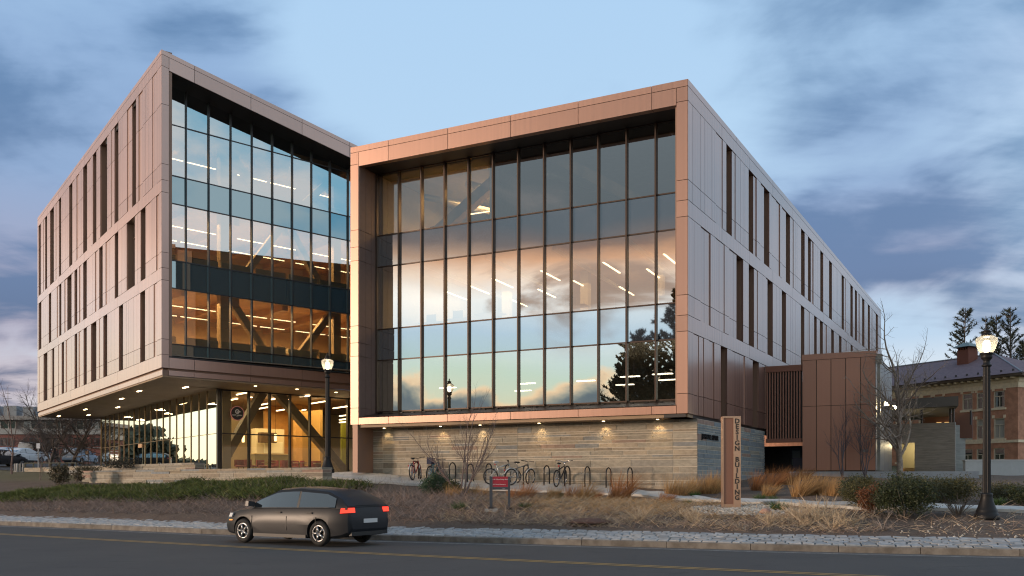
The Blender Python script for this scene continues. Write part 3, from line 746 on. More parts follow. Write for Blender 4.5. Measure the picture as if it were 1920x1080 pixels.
for px in (266, 165):
    a = G_side.a_at(px); G_side.bx(a - .5, a + .5, 4.05, 4.32, -.14, -.03).build('door_head', mat('copper lintel', (.5, .3, .17), .4, .5), bld)
    G_side.bx(a - .45, a + .45, zf, 4.05, -.10, -.04).build('side_door', M_winS, bld)
area_lamp('ceiling_lamp', G_side.P(12, 6.6, 5), 14, 4, 160, (1, .74, .4), math.atan2(A_side.d.y, A_side.d.x), bld)
G_side.bx(9.3, 30, zf, 7.0, 9.5, 9.7).build('interior_wall', mat('olive wall', (.22, .21, .12), .8), bld)
# soffit lights
for px, py in ((348, 726), (261, 733), (228, 747.5), (221, 763.5), (160, 767.5), (166, 778), (110, 780)):
    Y = (7.0 - EYE) * F / (HY - py); c = at(px, py, Y)
    mb = MB(); u = Vector((A_side.d.x, A_side.d.y, 0)); n = Vector((A_front.d.x, A_front.d.y, 0))
    for q in (0,):
        pts = [c - u * .40 - n * .06, c + u * .40 - n * .06, c + u * .40 + n * .06, c - u * .40 + n * .06]
        mb.hexa([tuple(p + Vector((0, 0, -.025))) for p in pts] + [tuple(p + Vector((0, 0, .0))) for p in pts])
    mb.build('soffit_light', emit('soffit lamp', (1.0, .72, .38), 16.0), bld)
    area_lamp('soffit_lamp', (c.x, c.y, 6.94), .7, .12, 26, (1, .74, .42), rzA, bld)
for px, py in ((479, 723.6), (557, 729.5), (630, 735.4)):
    Y = (7.0 - EYE) * F / (HY - py); c = at(px, py, Y)
    mb = MB(); mb.lathe([(.07, -.025), (.09, 0)], (c.x, c.y, 6.998), 14); mb.build('downlight', emit('downlight lamp', (1.0, .74, .40), 7.0), bld)
    area_lamp('soffit_lamp', (c.x, c.y, 6.93), .15, .15, 22, (1, .74, .42), 0, bld)
# wall washers above the stone wall
for px in (727, 832, 906, 1016, 1136, 1237):
    a = SB.a_at(px); p = SB.P(a, 4.10, -.30)
    l = bpy.data.lights.new('wall_washer', 'SPOT'); l.energy = 70; l.color = (1.0, .66, .32); l.spot_size = R(92); l.spot_blend = .8; l.shadow_soft_size = .05
    o = bpy.data.objects.new('wall_washer', l); COL.objects.link(o); o.parent = bld; o.location = Vector(p) - origin(bld)
    aim = Vector(SB.P(a, 2.2, .25)) - Vector(p); o.rotation_euler = (-aim).to_track_quat('Z', 'Y').to_euler()
    mb = MB(); mb.lathe([(.05, -.012), (.065, .012)], (p[0], p[1], 4.112), 12); mb.build('downlight', emit('downlight lamp', (1.0, .74, .40), 7.0), bld)
# pendants and chairs inside the lobby
for px, py, d in ((434, 824, 4.0), (456, 822, 4.5), (516.5, 820, 2.6)):
    a = G_front.a_at(px, d); q = G_front.P(a, 0, d); z = EYE + (HY - py) / F * q[1]
    pt = thing('pendant_lamp', {434: 'slim white pendant lamp nearest the round sign', 456: 'slim white pendant lamp hanging between two others in the lobby', 516.5: 'slim white pendant lamp hanging before the menu box'}[px], 'lamp', (q[0], q[1], z - .25), group='pendant lamps in the lobby')
    mb = MB(); mb.lathe([(.075, 0), (.085, .1), (.085, .42), (.05, .46)], (q[0], q[1], z - .25), 14); mb.build('lamp_shade', emit('pendant glow', (1.0, .66, .25), 4.5), pt)
    mb = MB(); mb.tube([(q[0], q[1], z + .2), (q[0], q[1], 6.99)], .008, 5); mb.build('cord', M_black, pt)
M_red = mat('red upholstery', (.22, .012, .012), .7)
def chair(px, d, rz, lab):
    a = G_front.a_at(px, d); q = G_front.P(a, zf, d)
    t = thing('lounge_chair', lab, 'chair', q, rz, 'red chairs in the lobby')
    mb = MB(); mb.lathe([(.30, .40), (.36, .42), (.36, .50), (.30, .53)], sides=14); mb.build('seat', M_red, t, True, True)
    mb = MB()
    for i in range(7):
        a0 = R(30 + i * 20); a1 = a0 + R(20)
        for r_ in (0,):
            mb.hexa([(math.cos(x) * rr, math.sin(x) * rr, z) for z in (.45, .88) for x, rr in ((a0, .33), (a1, .33), (a1, .40), (a0, .40))])
    mb.build('backrest', M_red, t, False, True)
    for k in range(4):
        mb = MB(); x = math.cos(R(45 + 90 * k)); y = math.sin(R(45 + 90 * k)); mb.tube([(x * .2, y * .2, .4), (x * .3, y * .3, 0)], .016, 5); mb.build('leg', M_black, t, False, True)
for px, d, rz, lab in ((452, 1.9, .4, 'red lounge chair farthest left at the foot of the left brace'), (470, 1.5, 2.2, 'red lounge chair just right of the left brace'), (492, 2.1, 1.0, 'red lounge chair before the olive counter'), (511, 2.5, -.6, 'red lounge chair right of the counter middle'), (537, 1.9, 2.6, 'red lounge chair left of the wooden column'), (550, 2.6, .2, 'red lounge chair at the foot of the wooden column'), (574, 2.0, 1.6, 'red lounge chair left of the lamp post'), (592, 2.2, 3.0, 'red lounge chair nearest the lamp post')):
    chair(px, d, rz, lab)
def table(px, d, lab):
    a = G_front.a_at(px, d); q = G_front.P(a, zf, d)
    t = thing('cafe_table', lab, 'table', q, 0, 'wood tables in the lobby')
    mb = MB(); mb.lathe([(.44, .70), (.45, .72), (.44, .74)], sides=18); mb.build('table_top', mat('light wood top', (.5, .32, .14), .4), t, False, True)
    mb = MB(); mb.lathe([(.24, 0), (.24, .02), (.03, .04), (.03, .70)], sides=12); mb.build('pedestal', M_dark, t, False, True)
table(562, 1.5, 'round wood cafe table between red chairs by the middle panes'); table(600, 1.7, 'round wood cafe table beside the lamp post'); table(504, 1.2, 'round wood cafe table before the counter')
# round cafe sign in the first lobby pane
a = G_front.a_at(443); rs = thing('round_sign', 'round dark cafe sign with pink rim behind lobby glass', 'sign', G_front.P(a, 5.5, .12))
def disc(w, a, z, d, r0, r1, t, name, m, parent, seg=36):
    mb = MB(); vs = []
    for k in range(seg):
        c, s_ = math.cos(2 * math.pi * k / seg), math.sin(2 * math.pi * k / seg)
        vs += [w.P(a + c * r1, z + s_ * r1, d), w.P(a + c * r1, z + s_ * r1, d + t), w.P(a + c * r0, z + s_ * r0, d), w.P(a + c * r0, z + s_ * r0, d + t)]
    fs = []
    for k in range(seg):
        b, n_ = 4 * k, 4 * ((k + 1) % seg)
        fs += [(b, n_, n_ + 1, b + 1), (b, b + 2, n_ + 2, n_), (b + 1, n_ + 1, n_ + 3, b + 3)]
    mb.add(vs, fs); return mb.build(name, m, parent)
zs = EYE + (HY - 775) / F * 52.2
disc(G_front, a, zs, -.14, 0.001, .385, .03, 'sign_face', mat('navy sign face', (.012, .013, .02), .4), rs)
disc(G_front, a, zs, -.15, .385, .425, .05, 'rim', mat('pink rim', (.75, .30, .32), .5), rs)
M_silver = mat('silver print', (.55, .55, .58), .5)
disc(G_front, a, zs + .10, -.146, .085, .135, .01, 'emblem', M_silver, rs, 24); disc(G_front, a + .02, zs + .08, -.147, .03, .06, .01, 'emblem', M_silver, rs, 18)
G_front.bx(a + .13, a + .20, zs + .07, zs + .12, -.147, -.142).build('emblem', M_silver, rs)
text('lettering', 'POST & BEAM', .10, face_mtx(G_front, a, zs - .12, -.144), mat('white print', (.8, .8, .8), .5), rs, .002)
text('lettering', 'CAFE', .05, face_mtx(G_front, a, zs - .20, -.144), MATS['silver print'], rs, .002)
# ------------------------------------------------------------------ ground
CURB = np.array([(-120, 92), (-60, 56.5), (-30, 38.6), (-18.5, 31.8), (-13.4, 29.0), (-8.96, 26.4), (-4.02, 23.9), (-1.11, 22.85), (1.59, 21.85), (4.06, 20.95), (6.27, 20.05), (8.57, 19.3), (10.9, 18.6), (16, 17.2), (30, 13.6), (60, 6), (120, -9)])
def curbY(x): return np.interp(x, CURB[:, 0], CURB[:, 1])
def curb_t(x, y):
    """distance behind the kerb face"""
    x = np.asarray(x, float); y = np.asarray(y, float)
    sl = (curbY(x + 1.5) - curbY(x - 1.5)) / 3.0
    return (y - curbY(x)) / np.sqrt(1 + sl * sl)
def cpz(px, py, Y): return ((px - CX) / F * Y, Y, EYE + (HY - py) / F * Y)
PTS = [cpz(*p) for p in ((0, 963, 33.6), (400, 977.5, 28.0), (680, 988, 25.3), (880, 992, 24.2), (1080, 995, 23.3), (1280, 998.5, 22.4), (1480, 1003.7, 21.4), (1700, 1010, 20.5), (1900, 1020, 19.6),
    (690, 905, 39.6), (860, 914, 37.8), (940, 920, 36.4), (1060, 924.6, 35.1), (1167, 930, 33.4), (1292, 939, 31.0), (1394, 944, 28.5), (1480, 948, 27.0), (1606, 955, 25.3),
    (690, 889, 42.5), (940, 904, 39.4), (1060, 909, 38.0), (1260, 917, 36.0), (1400, 905, 40), (1500, 890, 43.5), (1700, 897, 42.0), (1850, 895, 42.0), (1690, 925, 30), (1850, 972, 22.6), (1915, 945, 27),
    (200, 908, 46), (600, 905, 36.5), (0, 950, 37.5), (300, 946, 33.0), (500, 948, 30.0), (640, 945, 29.5), (780, 940, 28.0), (1000, 955, 26.5), (1200, 960, 26), (60, 885, 60), (-150, 900, 50))]
PTS += [(-50, 85, 3.3), (-75, 120, 3.9), (-120, 110, 3.6), (0, 75, 2.0), (20, 60, 2.0), (45, 60, 2.3), (45, 80, 3.2), (30, 110, 3.6), (90, 100, 3.5), (0, 160, 4), (-10, 50, 1.8), (5, 45, 1.75), (-25, 65, 2.0), (-30, 75, 2.1),
        (-200, 300, 5), (200, 300, 5), (40, 20, .4), (60, 40, 1.2), (120, 60, 2.0), (-100, 90, 3), (-60, 60, 1.8)]
_P = np.array(PTS)
def _phi(r2): return 0.5 * r2 * np.log(np.maximum(r2, 1e-9))
_S = 40.0
_X = _P[:, :2] / _S
_r2 = ((_X[:, None, :] - _X[None, :, :]) ** 2).sum(-1)
_n = len(_P)
_A = np.zeros((_n + 3, _n + 3)); _A[:_n, :_n] = _phi(_r2) + np.eye(_n) * 2e-4
_A[:_n, _n] = 1; _A[:_n, _n + 1:] = _X; _A[_n, :_n] = 1; _A[_n + 1:, :_n] = _X.T
_c = np.linalg.solve(_A, np.concatenate([_P[:, 2], np.zeros(3)]))
def bank(x, y):
    q = np.stack([np.asarray(x, float).ravel(), np.asarray(y, float).ravel()], 1) / _S
    z = _phi(((q[:, None, :] - _X[None]) ** 2).sum(-1)) @ _c[:_n] + _c[_n] + q @ _c[_n + 1:]
    far = np.clip((np.hypot(q[:, 0], q[:, 1]) * _S - 130) / 80, 0, 1)
    z = np.clip(z, .05, 5.5) * (1 - far) + far * 3.5
    return z.reshape(np.shape(x))
def gz(x, y):
    x = np.asarray(x, float); y = np.asarray(y, float); t = curb_t(x, y)
    z = bank(x, y)
    # small lumps in the planting bed
    z = z + np.where((t > 2) & (y < 60), .035 * np.sin(x * 2.1 + y * .7) * np.sin(y * 2.6 - x * .4), 0)
    z = np.where(t < 1.55, np.minimum(z - .03, .15 + .1 * np.clip(t, 0, 1.5)), z)
    z = np.where(t < 1.0, -.06, z)
    return np.where(t < -14.0, .10, z)
def g1(x, y): return float(gz(np.array([x]), np.array([y]))[0])
def axis(lo, hi, flo, fhi, fine, coarse):
    a = list(np.arange(flo, fhi + 1e-6, fine)); s = fine; v = flo
    left = []
    while v > lo: s = min(s * 1.25, coarse); v -= s; left.append(v)
    s = fine; v = fhi; right = []
    while v < hi: s = min(s * 1.25, coarse); v += s; right.append(v)
    return np.array(left[::-1] + a + right)
gx = axis(-900, 900, -36, 26, .34, 60); gy = axis(-700, 1200, 15, 47, .30, 60)
XX, YY = np.meshgrid(gx, gy)
ZZ = gz(XX, YY)
nx, ny = len(gx), len(gy)
vv = np.stack([XX.ravel(), YY.ravel(), ZZ.ravel()], 1)
ii = (np.arange(ny - 1)[:, None] * nx + np.arange(nx - 1)[None]).ravel()
ff = np.stack([ii, ii + 1, ii + nx + 1, ii + nx], 1)
me = bpy.data.meshes.new('ground'); me.from_pydata(vv.tolist(), [], ff.tolist()); me.update()
me.polygons.foreach_set('use_smooth', [True] * len(me.polygons))
def ground_mat():
    m = bpy.data.materials.new('mulch and winter lawn'); m.use_nodes = True; t = NT(m.node_tree); m.node_tree.nodes.clear()
    p = t.n('ShaderNodeBsdfPrincipled'); t.link(p.outputs[0], t.n('ShaderNodeOutputMaterial').inputs[0])
    P = t.n('ShaderNodeNewGeometry').outputs['Position']
    fine = t.noise(P, 22, 6, .7).outputs[0]; mid = t.noise(P, 1.3, 5, .6).outputs[0]; vor = t.n('ShaderNodeTexVoronoi'); t.link(P, vor.inputs[0]); vor.inputs['Scale'].default_value = 34
    mul = t.mix(t.step(fine, .3, .7), (.045, .031, .024), (.15, .105, .078))
    mul = t.mix(t.step(mid, .35, .7), mul, (.125, .09, .066))
    mul = t.mix(t.step(vor.outputs['Distance'], .0, .35), (.18, .14, .11), mul)
    lawn = t.mix(fine, (.07, .075, .03), (.15, .13, .07))
    s = t.n('ShaderNodeSeparateXYZ'); t.link(P, s.inputs[0])
    t.put(p.inputs['Base Color'], t.mix(t.step(s.outputs[1], 47, 52), mul, lawn)); p.inputs['Roughness'].default_value = .95
    b = t.n('ShaderNodeBump'); b.inputs['Strength'].default_value = .9; b.inputs['Distance'].default_value = .05; t.link(fine, b.inputs['Height']); t.link(b.outputs[0], p.inputs['Normal'])
    return m
me.materials.append(ground_mat())
go = bpy.data.objects.new('ground', me); COL.objects.link(go); tag(go, kind='structure')

# ---- road, kerb, cobbles
xs = np.concatenate([np.arange(-120, -30, 6), np.arange(-30, 30, 1.0), np.arange(30, 121, 6)])
def off_line(t, zs=None):
    sl = (curbY(xs + 1.5) - curbY(xs - 1.5)) / 3.0; k = 1 / np.sqrt(1 + sl * sl)
    return np.stack([xs - sl * k * t * -1 * -1, curbY(xs) + k * t], 1)
def ribbon(name, t0, t1, z0, z1, m, parent=None, thick=0.0):
    a, b = off_line(t0), off_line(t1); mb = MB()
    for i in range(len(xs) - 1):
        mb.quad((a[i][0], a[i][1], z0), (a[i + 1][0], a[i + 1][1], z0), (b[i + 1][0], b[i + 1][1], z1), (b[i][0], b[i][1], z1))
    return mb.build(name, m, parent)
def asphalt():
    m = bpy.data.materials.new('asphalt'); m.use_nodes = True; t = NT(m.node_tree); m.node_tree.nodes.clear()
    p = t.n('ShaderNodeBsdfPrincipled'); t.link(p.outputs[0], t.n('ShaderNodeOutputMaterial').inputs[0])
    P = t.n('ShaderNodeNewGeometry').outputs['Position']
    agg = t.noise(P, 90, 3, .7).outputs[0]; mid = t.noise(P, .5, 5, .6).outputs[0]; spk = t.n('ShaderNodeTexVoronoi'); t.link(P, spk.inputs[0]); spk.inputs['Scale'].default_value = 26
    c = t.mix(t.step(agg, .3, .75), (.056, .055, .054), (.12, .116, .112)); c = t.mix(t.m('MULTIPLY', t.step(mid, .3, .75), .5), c, (.058, .058, .060))
    c = t.mix(t.m('MULTIPLY', t.step(spk.outputs['Distance'], .13, .04), .5), c, (.20, .20, .20))
    tr = t.noise(t.v('MULTIPLY', P, (.55, 1, 1)), 1.7, 6, .65, 1.2).outputs[0]
    c = t.mix(t.m('MULTIPLY', t.step(tr, .56, .70), .35), c, (.028, .028, .030))
    t.put(p.inputs['Base Color'], c); t.put(p.inputs['Roughness'], t.m('ADD', .72, t.m('MULTIPLY', agg, .25))); p.inputs['Specular IOR Level'].default_value = .2
    b = t.n('ShaderNodeBump'); b.inputs['Strength'].default_value = .5; b.inputs['Distance'].default_value = .012; t.link(agg, b.inputs['Height']); t.link(b.outputs[0], p.inputs['Normal'])
    return m
M_asph = asphalt()
road = ribbon('road', -14.6, .02, 0.0, 0.0, M_asph); tag(road, kind='structure')
M_yel = mat('worn yellow paint', (.50, .30, .065), .7, var=.30, nscale=9, col2=(.30, .19, .06), bump=.2, bscale=80)
YL = np.array([(-60, 54), (-30, 35.6), (-15.4, 26.5), (-7.3, 21.75), (-3.29, 19.45), (1.25, 17.2), (4.8, 15.35), (12, 11.9), (30, 3)])
yx = np.arange(-58, 28, .8)
for o in (-.11, .11):
    mb = MB(); yy = np.interp(yx, YL[:, 0], YL[:, 1])
    yy = np.convolve(np.pad(yy, 4, mode='edge'), np.ones(9) / 9, 'valid')
    for i in range(4, len(yx) - 5):
        a = Vector((yx[i], yy[i])); b = Vector((yx[i + 1], yy[i + 1])); n = Vector((-(b - a).y, (b - a).x)).normalized()
        a1 = a + n * (o - .055); a2 = a + n * (o + .055); b1 = b + n * (o - .055); b2 = b + n * (o + .055)
        mb.quad((a1.x, a1.y, .004), (b1.x, b1.y, .004), (b2.x, b2.y, .004), (a2.x, a2.y, .004))
    mb.build('road_marking', M_yel, road)
ribbon('gutter_line', -.46, -.40, .004, .004, mat('pale gutter seam', (.40, .39, .37), .8, var=.35, nscale=6), road)
ribbon('gutter_strip', -.38, -.005, .004, .004, mat('gutter asphalt', (.085, .083, .08), .85, var=.25, nscale=3), road)
M_kerb = mat('granite kerb', (.155, .135, .112), .85, var=.28, nscale=3.2, bump=.3, bscale=30, rand=.14, col2=(.21, .19, .165))
kerb = struct('kerb', (0, 22, 0))
def kpt(s_x, t):
    x = s_x; sl = (curbY(x + 1.5) - curbY(x - 1.5)) / 3.0; k = 1 / math.sqrt(1 + sl * sl)
    return Vector((x - sl * k * t, curbY(x) + k * t))
x = -46.0
while x < 26:
    x2 = x + rnd.uniform(1.6, 2.1); a, b, c, d = kpt(x + .006, 0), kpt(x2 - .006, 0), kpt(x2 - .006, .15), kpt(x + .006, .15); mb = MB(); j = rnd.uniform(-.006, .006)
    ch = .015
    e, f = kpt(x + .006, ch), kpt(x2 - .006, ch)
    vs = [(a.x, a.y, -.1), (b.x, b.y, -.1), (c.x, c.y, -.1), (d.x, d.y, -.1), (a.x, a.y, .135 + j), (b.x, b.y, .135 + j), (f.x, f.y, .15 + j), (e.x, e.y, .15 + j), (c.x, c.y, .15 + j), (d.x, d.y, .15 + j)]
    mb.add(vs, [(0, 1, 5, 4), (4, 5, 6, 7), (7, 6, 8, 9), (2, 3, 9, 8), (1, 2, 8, 6, 5), (3, 0, 4, 7, 9), (0, 3, 2, 1)])
    mb.build('kerb_stone', M_kerb, kerb); x = x2
strip_ = struct('cobble_strip', (0, 23, .1))
def zrow(t): return .15 + .10 * t
mb = MB(); xx2 = np.arange(-46, 15.2, .5)
for i in range(len(xx2) - 1):
    a, b, c, d = kpt(xx2[i], .15), kpt(xx2[i + 1], .15), kpt(xx2[i + 1], 1.55), kpt(xx2[i], 1.55)
    mb.quad((a.x, a.y, zrow(.15) - .045), (b.x, b.y, zrow(.15) - .045), (c.x, c.y, zrow(1.55) - .045), (d.x, d.y, zrow(1.55) - .045))
    e = d; f = c
    mb.quad((d.x, d.y, zrow(1.55) - .045), (c.x, c.y, zrow(1.55) - .045), (c.x, c.y, -.1), (d.x, d.y, -.1))
mb.build('mortar_bed', mat('dark joint sand', (.05, .046, .042), .95, bump=.4), strip_)
M_cob = [mat('grey cobble', (.255, .255, .25), .75, var=.2, nscale=6, bump=.4, bscale=25, rand=.25), mat('pale cobble', (.30, .297, .29), .75, var=.2, nscale=6, bump=.4, bscale=25, rand=.2), mat('blue grey cobble', (.235, .25, .26), .75, var=.2, nscale=6, bump=.4, bscale=25, rand=.25)]
cob = []; t = .165
while t < 1.5:
    h = rnd.uniform(.17, .23); h = min(h, 1.52 - t); x = -46 + rnd.uniform(0, .3)
    while x < 15.0:
        l = rnd.uniform(.20, .38); sl = (curbY(x + 1.5) - curbY(x - 1.5)) / 3.0; dx_ = l / math.sqrt(1 + sl * sl)
        ta, tb = t + rnd.uniform(-.01, .01), t + h + rnd.uniform(-.012, .012); g = .013
        q = [kpt(x + g, ta + g), kpt(x + dx_ - g, ta + g + rnd.uniform(-.012, .012)), kpt(x + dx_ - g, tb - g), kpt(x + g, tb - g + rnd.uniform(-.012, .012))]
        zt = [zrow(tt) + rnd.uniform(-.010, .012) for tt in (ta, ta, tb, tb)]; cx_ = sum((p for p in q), Vector((0, 0))) / 4
        mb = MB(); top = [p + (cx_ - p) * .10 for p in q]
        vs = [(p.x, p.y, z - .07) for p, z in zip(q, zt)] + [(p.x, p.y, z - .018) for p, z in zip(q, zt)] + [(p.x, p.y, z) for p, z in zip(top, zt)]
        mb.add(vs, [(0, 1, 5, 4), (1, 2, 6, 5), (2, 3, 7, 6), (3, 0, 4, 7), (4, 5, 9, 8), (5, 6, 10, 9), (6, 7, 11, 10), (7, 4, 8, 11), (8, 9, 10, 11)])
        cob.append((mb, rnd.choice(M_cob))); x += dx_
    t += h
pieces('cobble', cob, M_cob[0], strip_, 300, 'cobbles')

# ---- concrete path along the stone wall and on to the right
PATH = [((-14, 47), (-13.2, 44.2), 0), ((-7.0, 42.4), (-6.45, 39.6), 0), ((-.48, 39.3), (-.45, 36.4), 0), ((2.3, 37.9), (2.15, 35.1), 0), ((4.6, 36.7), (4.15, 33.4), 0), ((6.1, 33.6), (5.9, 31.3), 0), ((7.35, 30.3), (7.3, 28.6), 0), ((8.7, 28.5), (8.45, 27.0), 0), ((10.3, 26.7), (9.85, 25.4), 0), ((13.6, 25.4), (12.8, 24.2), 0), ((20, 23.4), (19, 22.0), 0), ((40, 19), (40, 17), 0)]
mb = MB(); mp = []
for (a, b, _), (c, d, _) in zip(PATH[:-1], PATH[1:]):
    N = 8
    for i in range(N):
        f0, f1 = i / N, (i + 1) / N
        pa = Vector(a).lerp(Vector(c), f0); pb = Vector(b).lerp(Vector(d), f0); pc = Vector(a).lerp(Vector(c), f1); pd = Vector(b).lerp(Vector(d), f1)
        mp.append((pa, pb, pc, pd))
for j, (pa, pb, pc, pd) in enumerate(mp):
    za, zb_, zc_, zd = [g1(p.x, p.y) + .085 for p in (pa, pb, pc, pd)]
    if pa.x > -6 and pa.x < 6.5: za -= .02; zc_ -= .02
    sub = 4; prev0 = (pa.x, pa.y, za); prev1 = (pc.x, pc.y, zc_)
    for s_ in range(1, sub + 1):
        f = s_ / sub
        q0 = pa.lerp(pb, f); q1 = pc.lerp(pd, f)
        r0 = (q0.x, q0.y, max(za + (zb_ - za) * f, g1(q0.x, q0.y) + .05)); r1 = (q1.x, q1.y, max(zc_ + (zd - zc_) * f, g1(q1.x, q1.y) + .05))
        mb.quad(prev0, r0, r1, prev1); prev0, prev1 = r0, r1
    mb.quad(prev0, (prev0[0], prev0[1], prev0[2] - .3), (prev1[0], prev1[1], prev1[2] - .3), prev1)
tag(mb.build('concrete_path', mat('path concrete', (.47, .46, .43), .85, var=.12, nscale=2.5, bump=.2, bscale=50)), kind='structure')

# ---- low stone terrace walls on the left
def terrace(lab, p0, p1, z0a, z0b, zt_a, zt_b, thick, mats, seed, lens=(.7, 1.9)):
    w = Wall(p0, Vector(p1) - Vector(p0), (-.3, -1)); L = (Vector(p1) - Vector(p0)).length
    t = thing('stone_wall', lab, 'wall', (w.o.x, w.o.y, min(z0a, z0b)))
    r_ = random.Random(seed); n = 6; cap = .14
    core = MB(); w.box(core, .02, L - .02, z0a - .4, zt_a - .05, .02, thick - .02, z0b - .4, zt_b - .05); core.build('wall_core', M_mort, t)
    lv = [0, .22, .40, .52, .74, .88, 1.0]; st = []
    for k in range(len(lv) - 1):
        a = 0.0
        while a < L - .01:
            l = r_.uniform(*lens)
            if L - a - l < .4: l = L - a
            za0 = z0a + (zt_a - z0a) * lv[k]; za1 = z0a + (zt_a - z0a) * lv[k + 1]; zb0 = z0b + (zt_b - z0b) * lv[k]; zb1 = z0b + (zt_b - z0b) * lv[k + 1]
            lo = lambda s: za0 + (zb0 - za0) * s / L; hi = lambda s: za1 + (zb1 - za1) * s / L
            mb = MB(); pr = r_.uniform(-.012, .02)
            w.box(mb, a + .006, a + l - .006, lo(a) + .006, hi(a) - .006, pr - (.03 if k == 5 else 0), thick + (.02 if k == 5 else 0), lo(a + l) + .006, hi(a + l) - .006)
            st.append((mb, r_.choice(mats))); a += l
    pieces('stone', st, M_mort, t, 300); return t
terrace('low grey brown stone terrace wall nearest the evergreen ground cover', (-23.7, 48.5), (-7.75, 36.0), 1.35, 1.35, 2.165, 2.17, .5, M_stones + M_se, 3)
terrace('long tan stone terrace wall below the left lobby glass', (-35.4, 63.8), (-15.85, 44.0), 1.6, 1.6, 2.55, 2.53, .5, M_stones, 4)
terrace('short tan stone wall step behind the round leaved shrub', (-37.5, 66.5), (-29.0, 57.6), 1.3, 1.3, 1.95, 1.98, .5, M_stones, 5)
# upper terrace paving between the wall and the glass
mb = MB(); mb.hexa([(-16.2, 44.6, 1.7), (-7.9, 42.0, 1.7), (-6.5, 60, 1.7), (-36, 66, 1.7), (-16.2, 44.6, 1.92), (-7.9, 42.0, 1.92), (-6.5, 60, 1.92), (-36, 66, 1.92)])
tag(mb.build('terrace_pavement', mat('terrace paving', (.30, .29, .27), .85, var=.1)), kind='structure')
# ------------------------------------------------------------------ neighbouring structures
# copper clad annex joined to the east face by a louvred screen
AX = Wall((12.88, 44.74), B_front.d, (-.4, -1)); M_cladX = cladding('copper cladding annex', (.37, .175, .115), .48, .4, AX.d, .12, .3)
aw0, aw1 = AX.a_at(1504), AX.a_at(1642)
ann = thing('annex', 'brown metal clad annex box beside the louvred screen', 'annex', AX.P((aw0 + aw1) / 2, 2.0, 1))
n = 5
for i in range(n):
    a0 = aw0 + (aw1 - aw0) * i / n; a1 = aw0 + (aw1 - aw0) * (i + 1) / n
    for z0, z1 in ((2.12, 5.32), (5.32, 7.62)):
        AX.bx(a0 + .018, a1 - .018, z0 + .012, z1 - .012, 0, .06).build('cladding_panel', M_cladX, ann)
core = MB(); AX.box(core, aw0 + .03, aw1 - .03, 2.0, 7.65, .061, 6.0); core.build('wall_core', M_bronze, ann)
AX.bx(aw0, aw1 + .04, 7.62, 7.90, -.03, 6.1).build('parapet', M_cladX, ann)
AXs = Wall(AX.P(aw1, 0)[:2], B_side.d, (1, -.5))
for i in range(4):
    for z0, z1 in ((2.12, 5.32), (5.32, 7.62)): AXs.bx(.02 + 1.5 * i, 1.48 + 1.5 * i, z0 + .012, z1 - .012, -.005, .06).build('cladding_panel', mat('dull zinc cladding', (.24, .23, .23), .4, .7, rand=.05), ann)
AXs.bx(-.06, .3, 7.25, 7.72, -.28, -.04).build('scupper_box', mat('zinc', (.22, .23, .22), .4, .7), ann)
AXs.bx(.02, .16, 2.1, 7.25, -.2, -.06).build('downpipe', MATS['zinc'], ann)
AX.bx(aw1 - 1.55, aw1 - .55, 7.91, 8.02, .6, .8).build('roof_conduit', mat('white plastic', (.75, .75, .75), .4), ann)
for q in (.0, .12): AX.bx(aw1 - .55 + q, aw1 - .47 + q, 3.0, 3.14, -.06, -.001).build('hose_valve', MATS['zinc'], ann)
def flood(px, py, Y, lab):
    c = at(px, py, Y); f = thing('floodlight', lab, 'lamp', c, group='floodlights on the annex wall')
    mb = MB(); mb.hexa([(c.x - .16, c.y - .10, c.z - .12), (c.x + .16, c.y - .10, c.z - .12), (c.x + .16, c.y + .25, c.z - .1), (c.x - .16, c.y + .25, c.z - .1), (c.x - .16, c.y - .2, c.z + .10), (c.x + .16, c.y - .2, c.z + .10), (c.x + .16, c.y + .25, c.z + .12), (c.x - .16, c.y + .25, c.z + .12)]); mb.build('housing', M_black, f)
    mb = MB(); mb.quad((c.x - .13, c.y - .125, c.z - .10), (c.x + .13, c.y - .125, c.z - .10), (c.x + .13, c.y - .215, c.z + .08), (c.x - .13, c.y - .215, c.z + .08)); mb.build('lens', emit('flood glow', (1.0, .82, .45), 60), f)
    mb = MB(); mb.tube([(c.x, c.y + .25, c.z), (c.x - .3, c.y + .9, c.z + .02)], .03, 6); mb.build('bracket', M_black, f)
    l = bpy.data.lights.new('flood_lamp', 'POINT'); l.energy = 60; l.color = (1, .78, .42); l.shadow_soft_size = .1
    o = bpy.data.objects.new('flood_lamp', l); COL.objects.link(o); o.parent = f; o.location = (0, -.35, -.15)
flood(1661, 757, 43.2, 'bright floodlight left of the pair by the annex corner'); flood(1674, 764, 43.6, 'lower right floodlight of the pair by the annex corner')
# louvred screen
M_louv = mat('red brown louvre', (.20, .088, .06), .5, .25, rand=.06)
scr = thing('louvre_screen', 'dark red brown louvred screen bridging building and annex', 'screen', AX.P(aw0 / 2, 3.6, .2))
AX.bx(.02, aw0 - .03, 7.12, 7.42, -.02, .3).build('frame', M_louv, scr); AX.bx(.02, aw0 - .03, 3.55, 3.74, -.02, .3).build('frame', M_louv, scr)
AX.bx(.02, aw0 - .03, 3.74, 7.12, .22, .28).build('backing', M_dark, scr)
ns = 13
for i in range(ns):
    a = .06 + (aw0 - .2) * i / (ns - 1)
    mb = MB(); mb.hexa([AX.P(a, 3.74, .0), AX.P(a + .055, 3.74, .02), AX.P(a + .055, 3.74, .2), AX.P(a, 3.74, .2), AX.P(a, 7.12, .0), AX.P(a + .055, 7.12, .02), AX.P(a + .055, 7.12, .2), AX.P(a, 7.12, .2)])
    mb.build('slat', M_louv, scr)
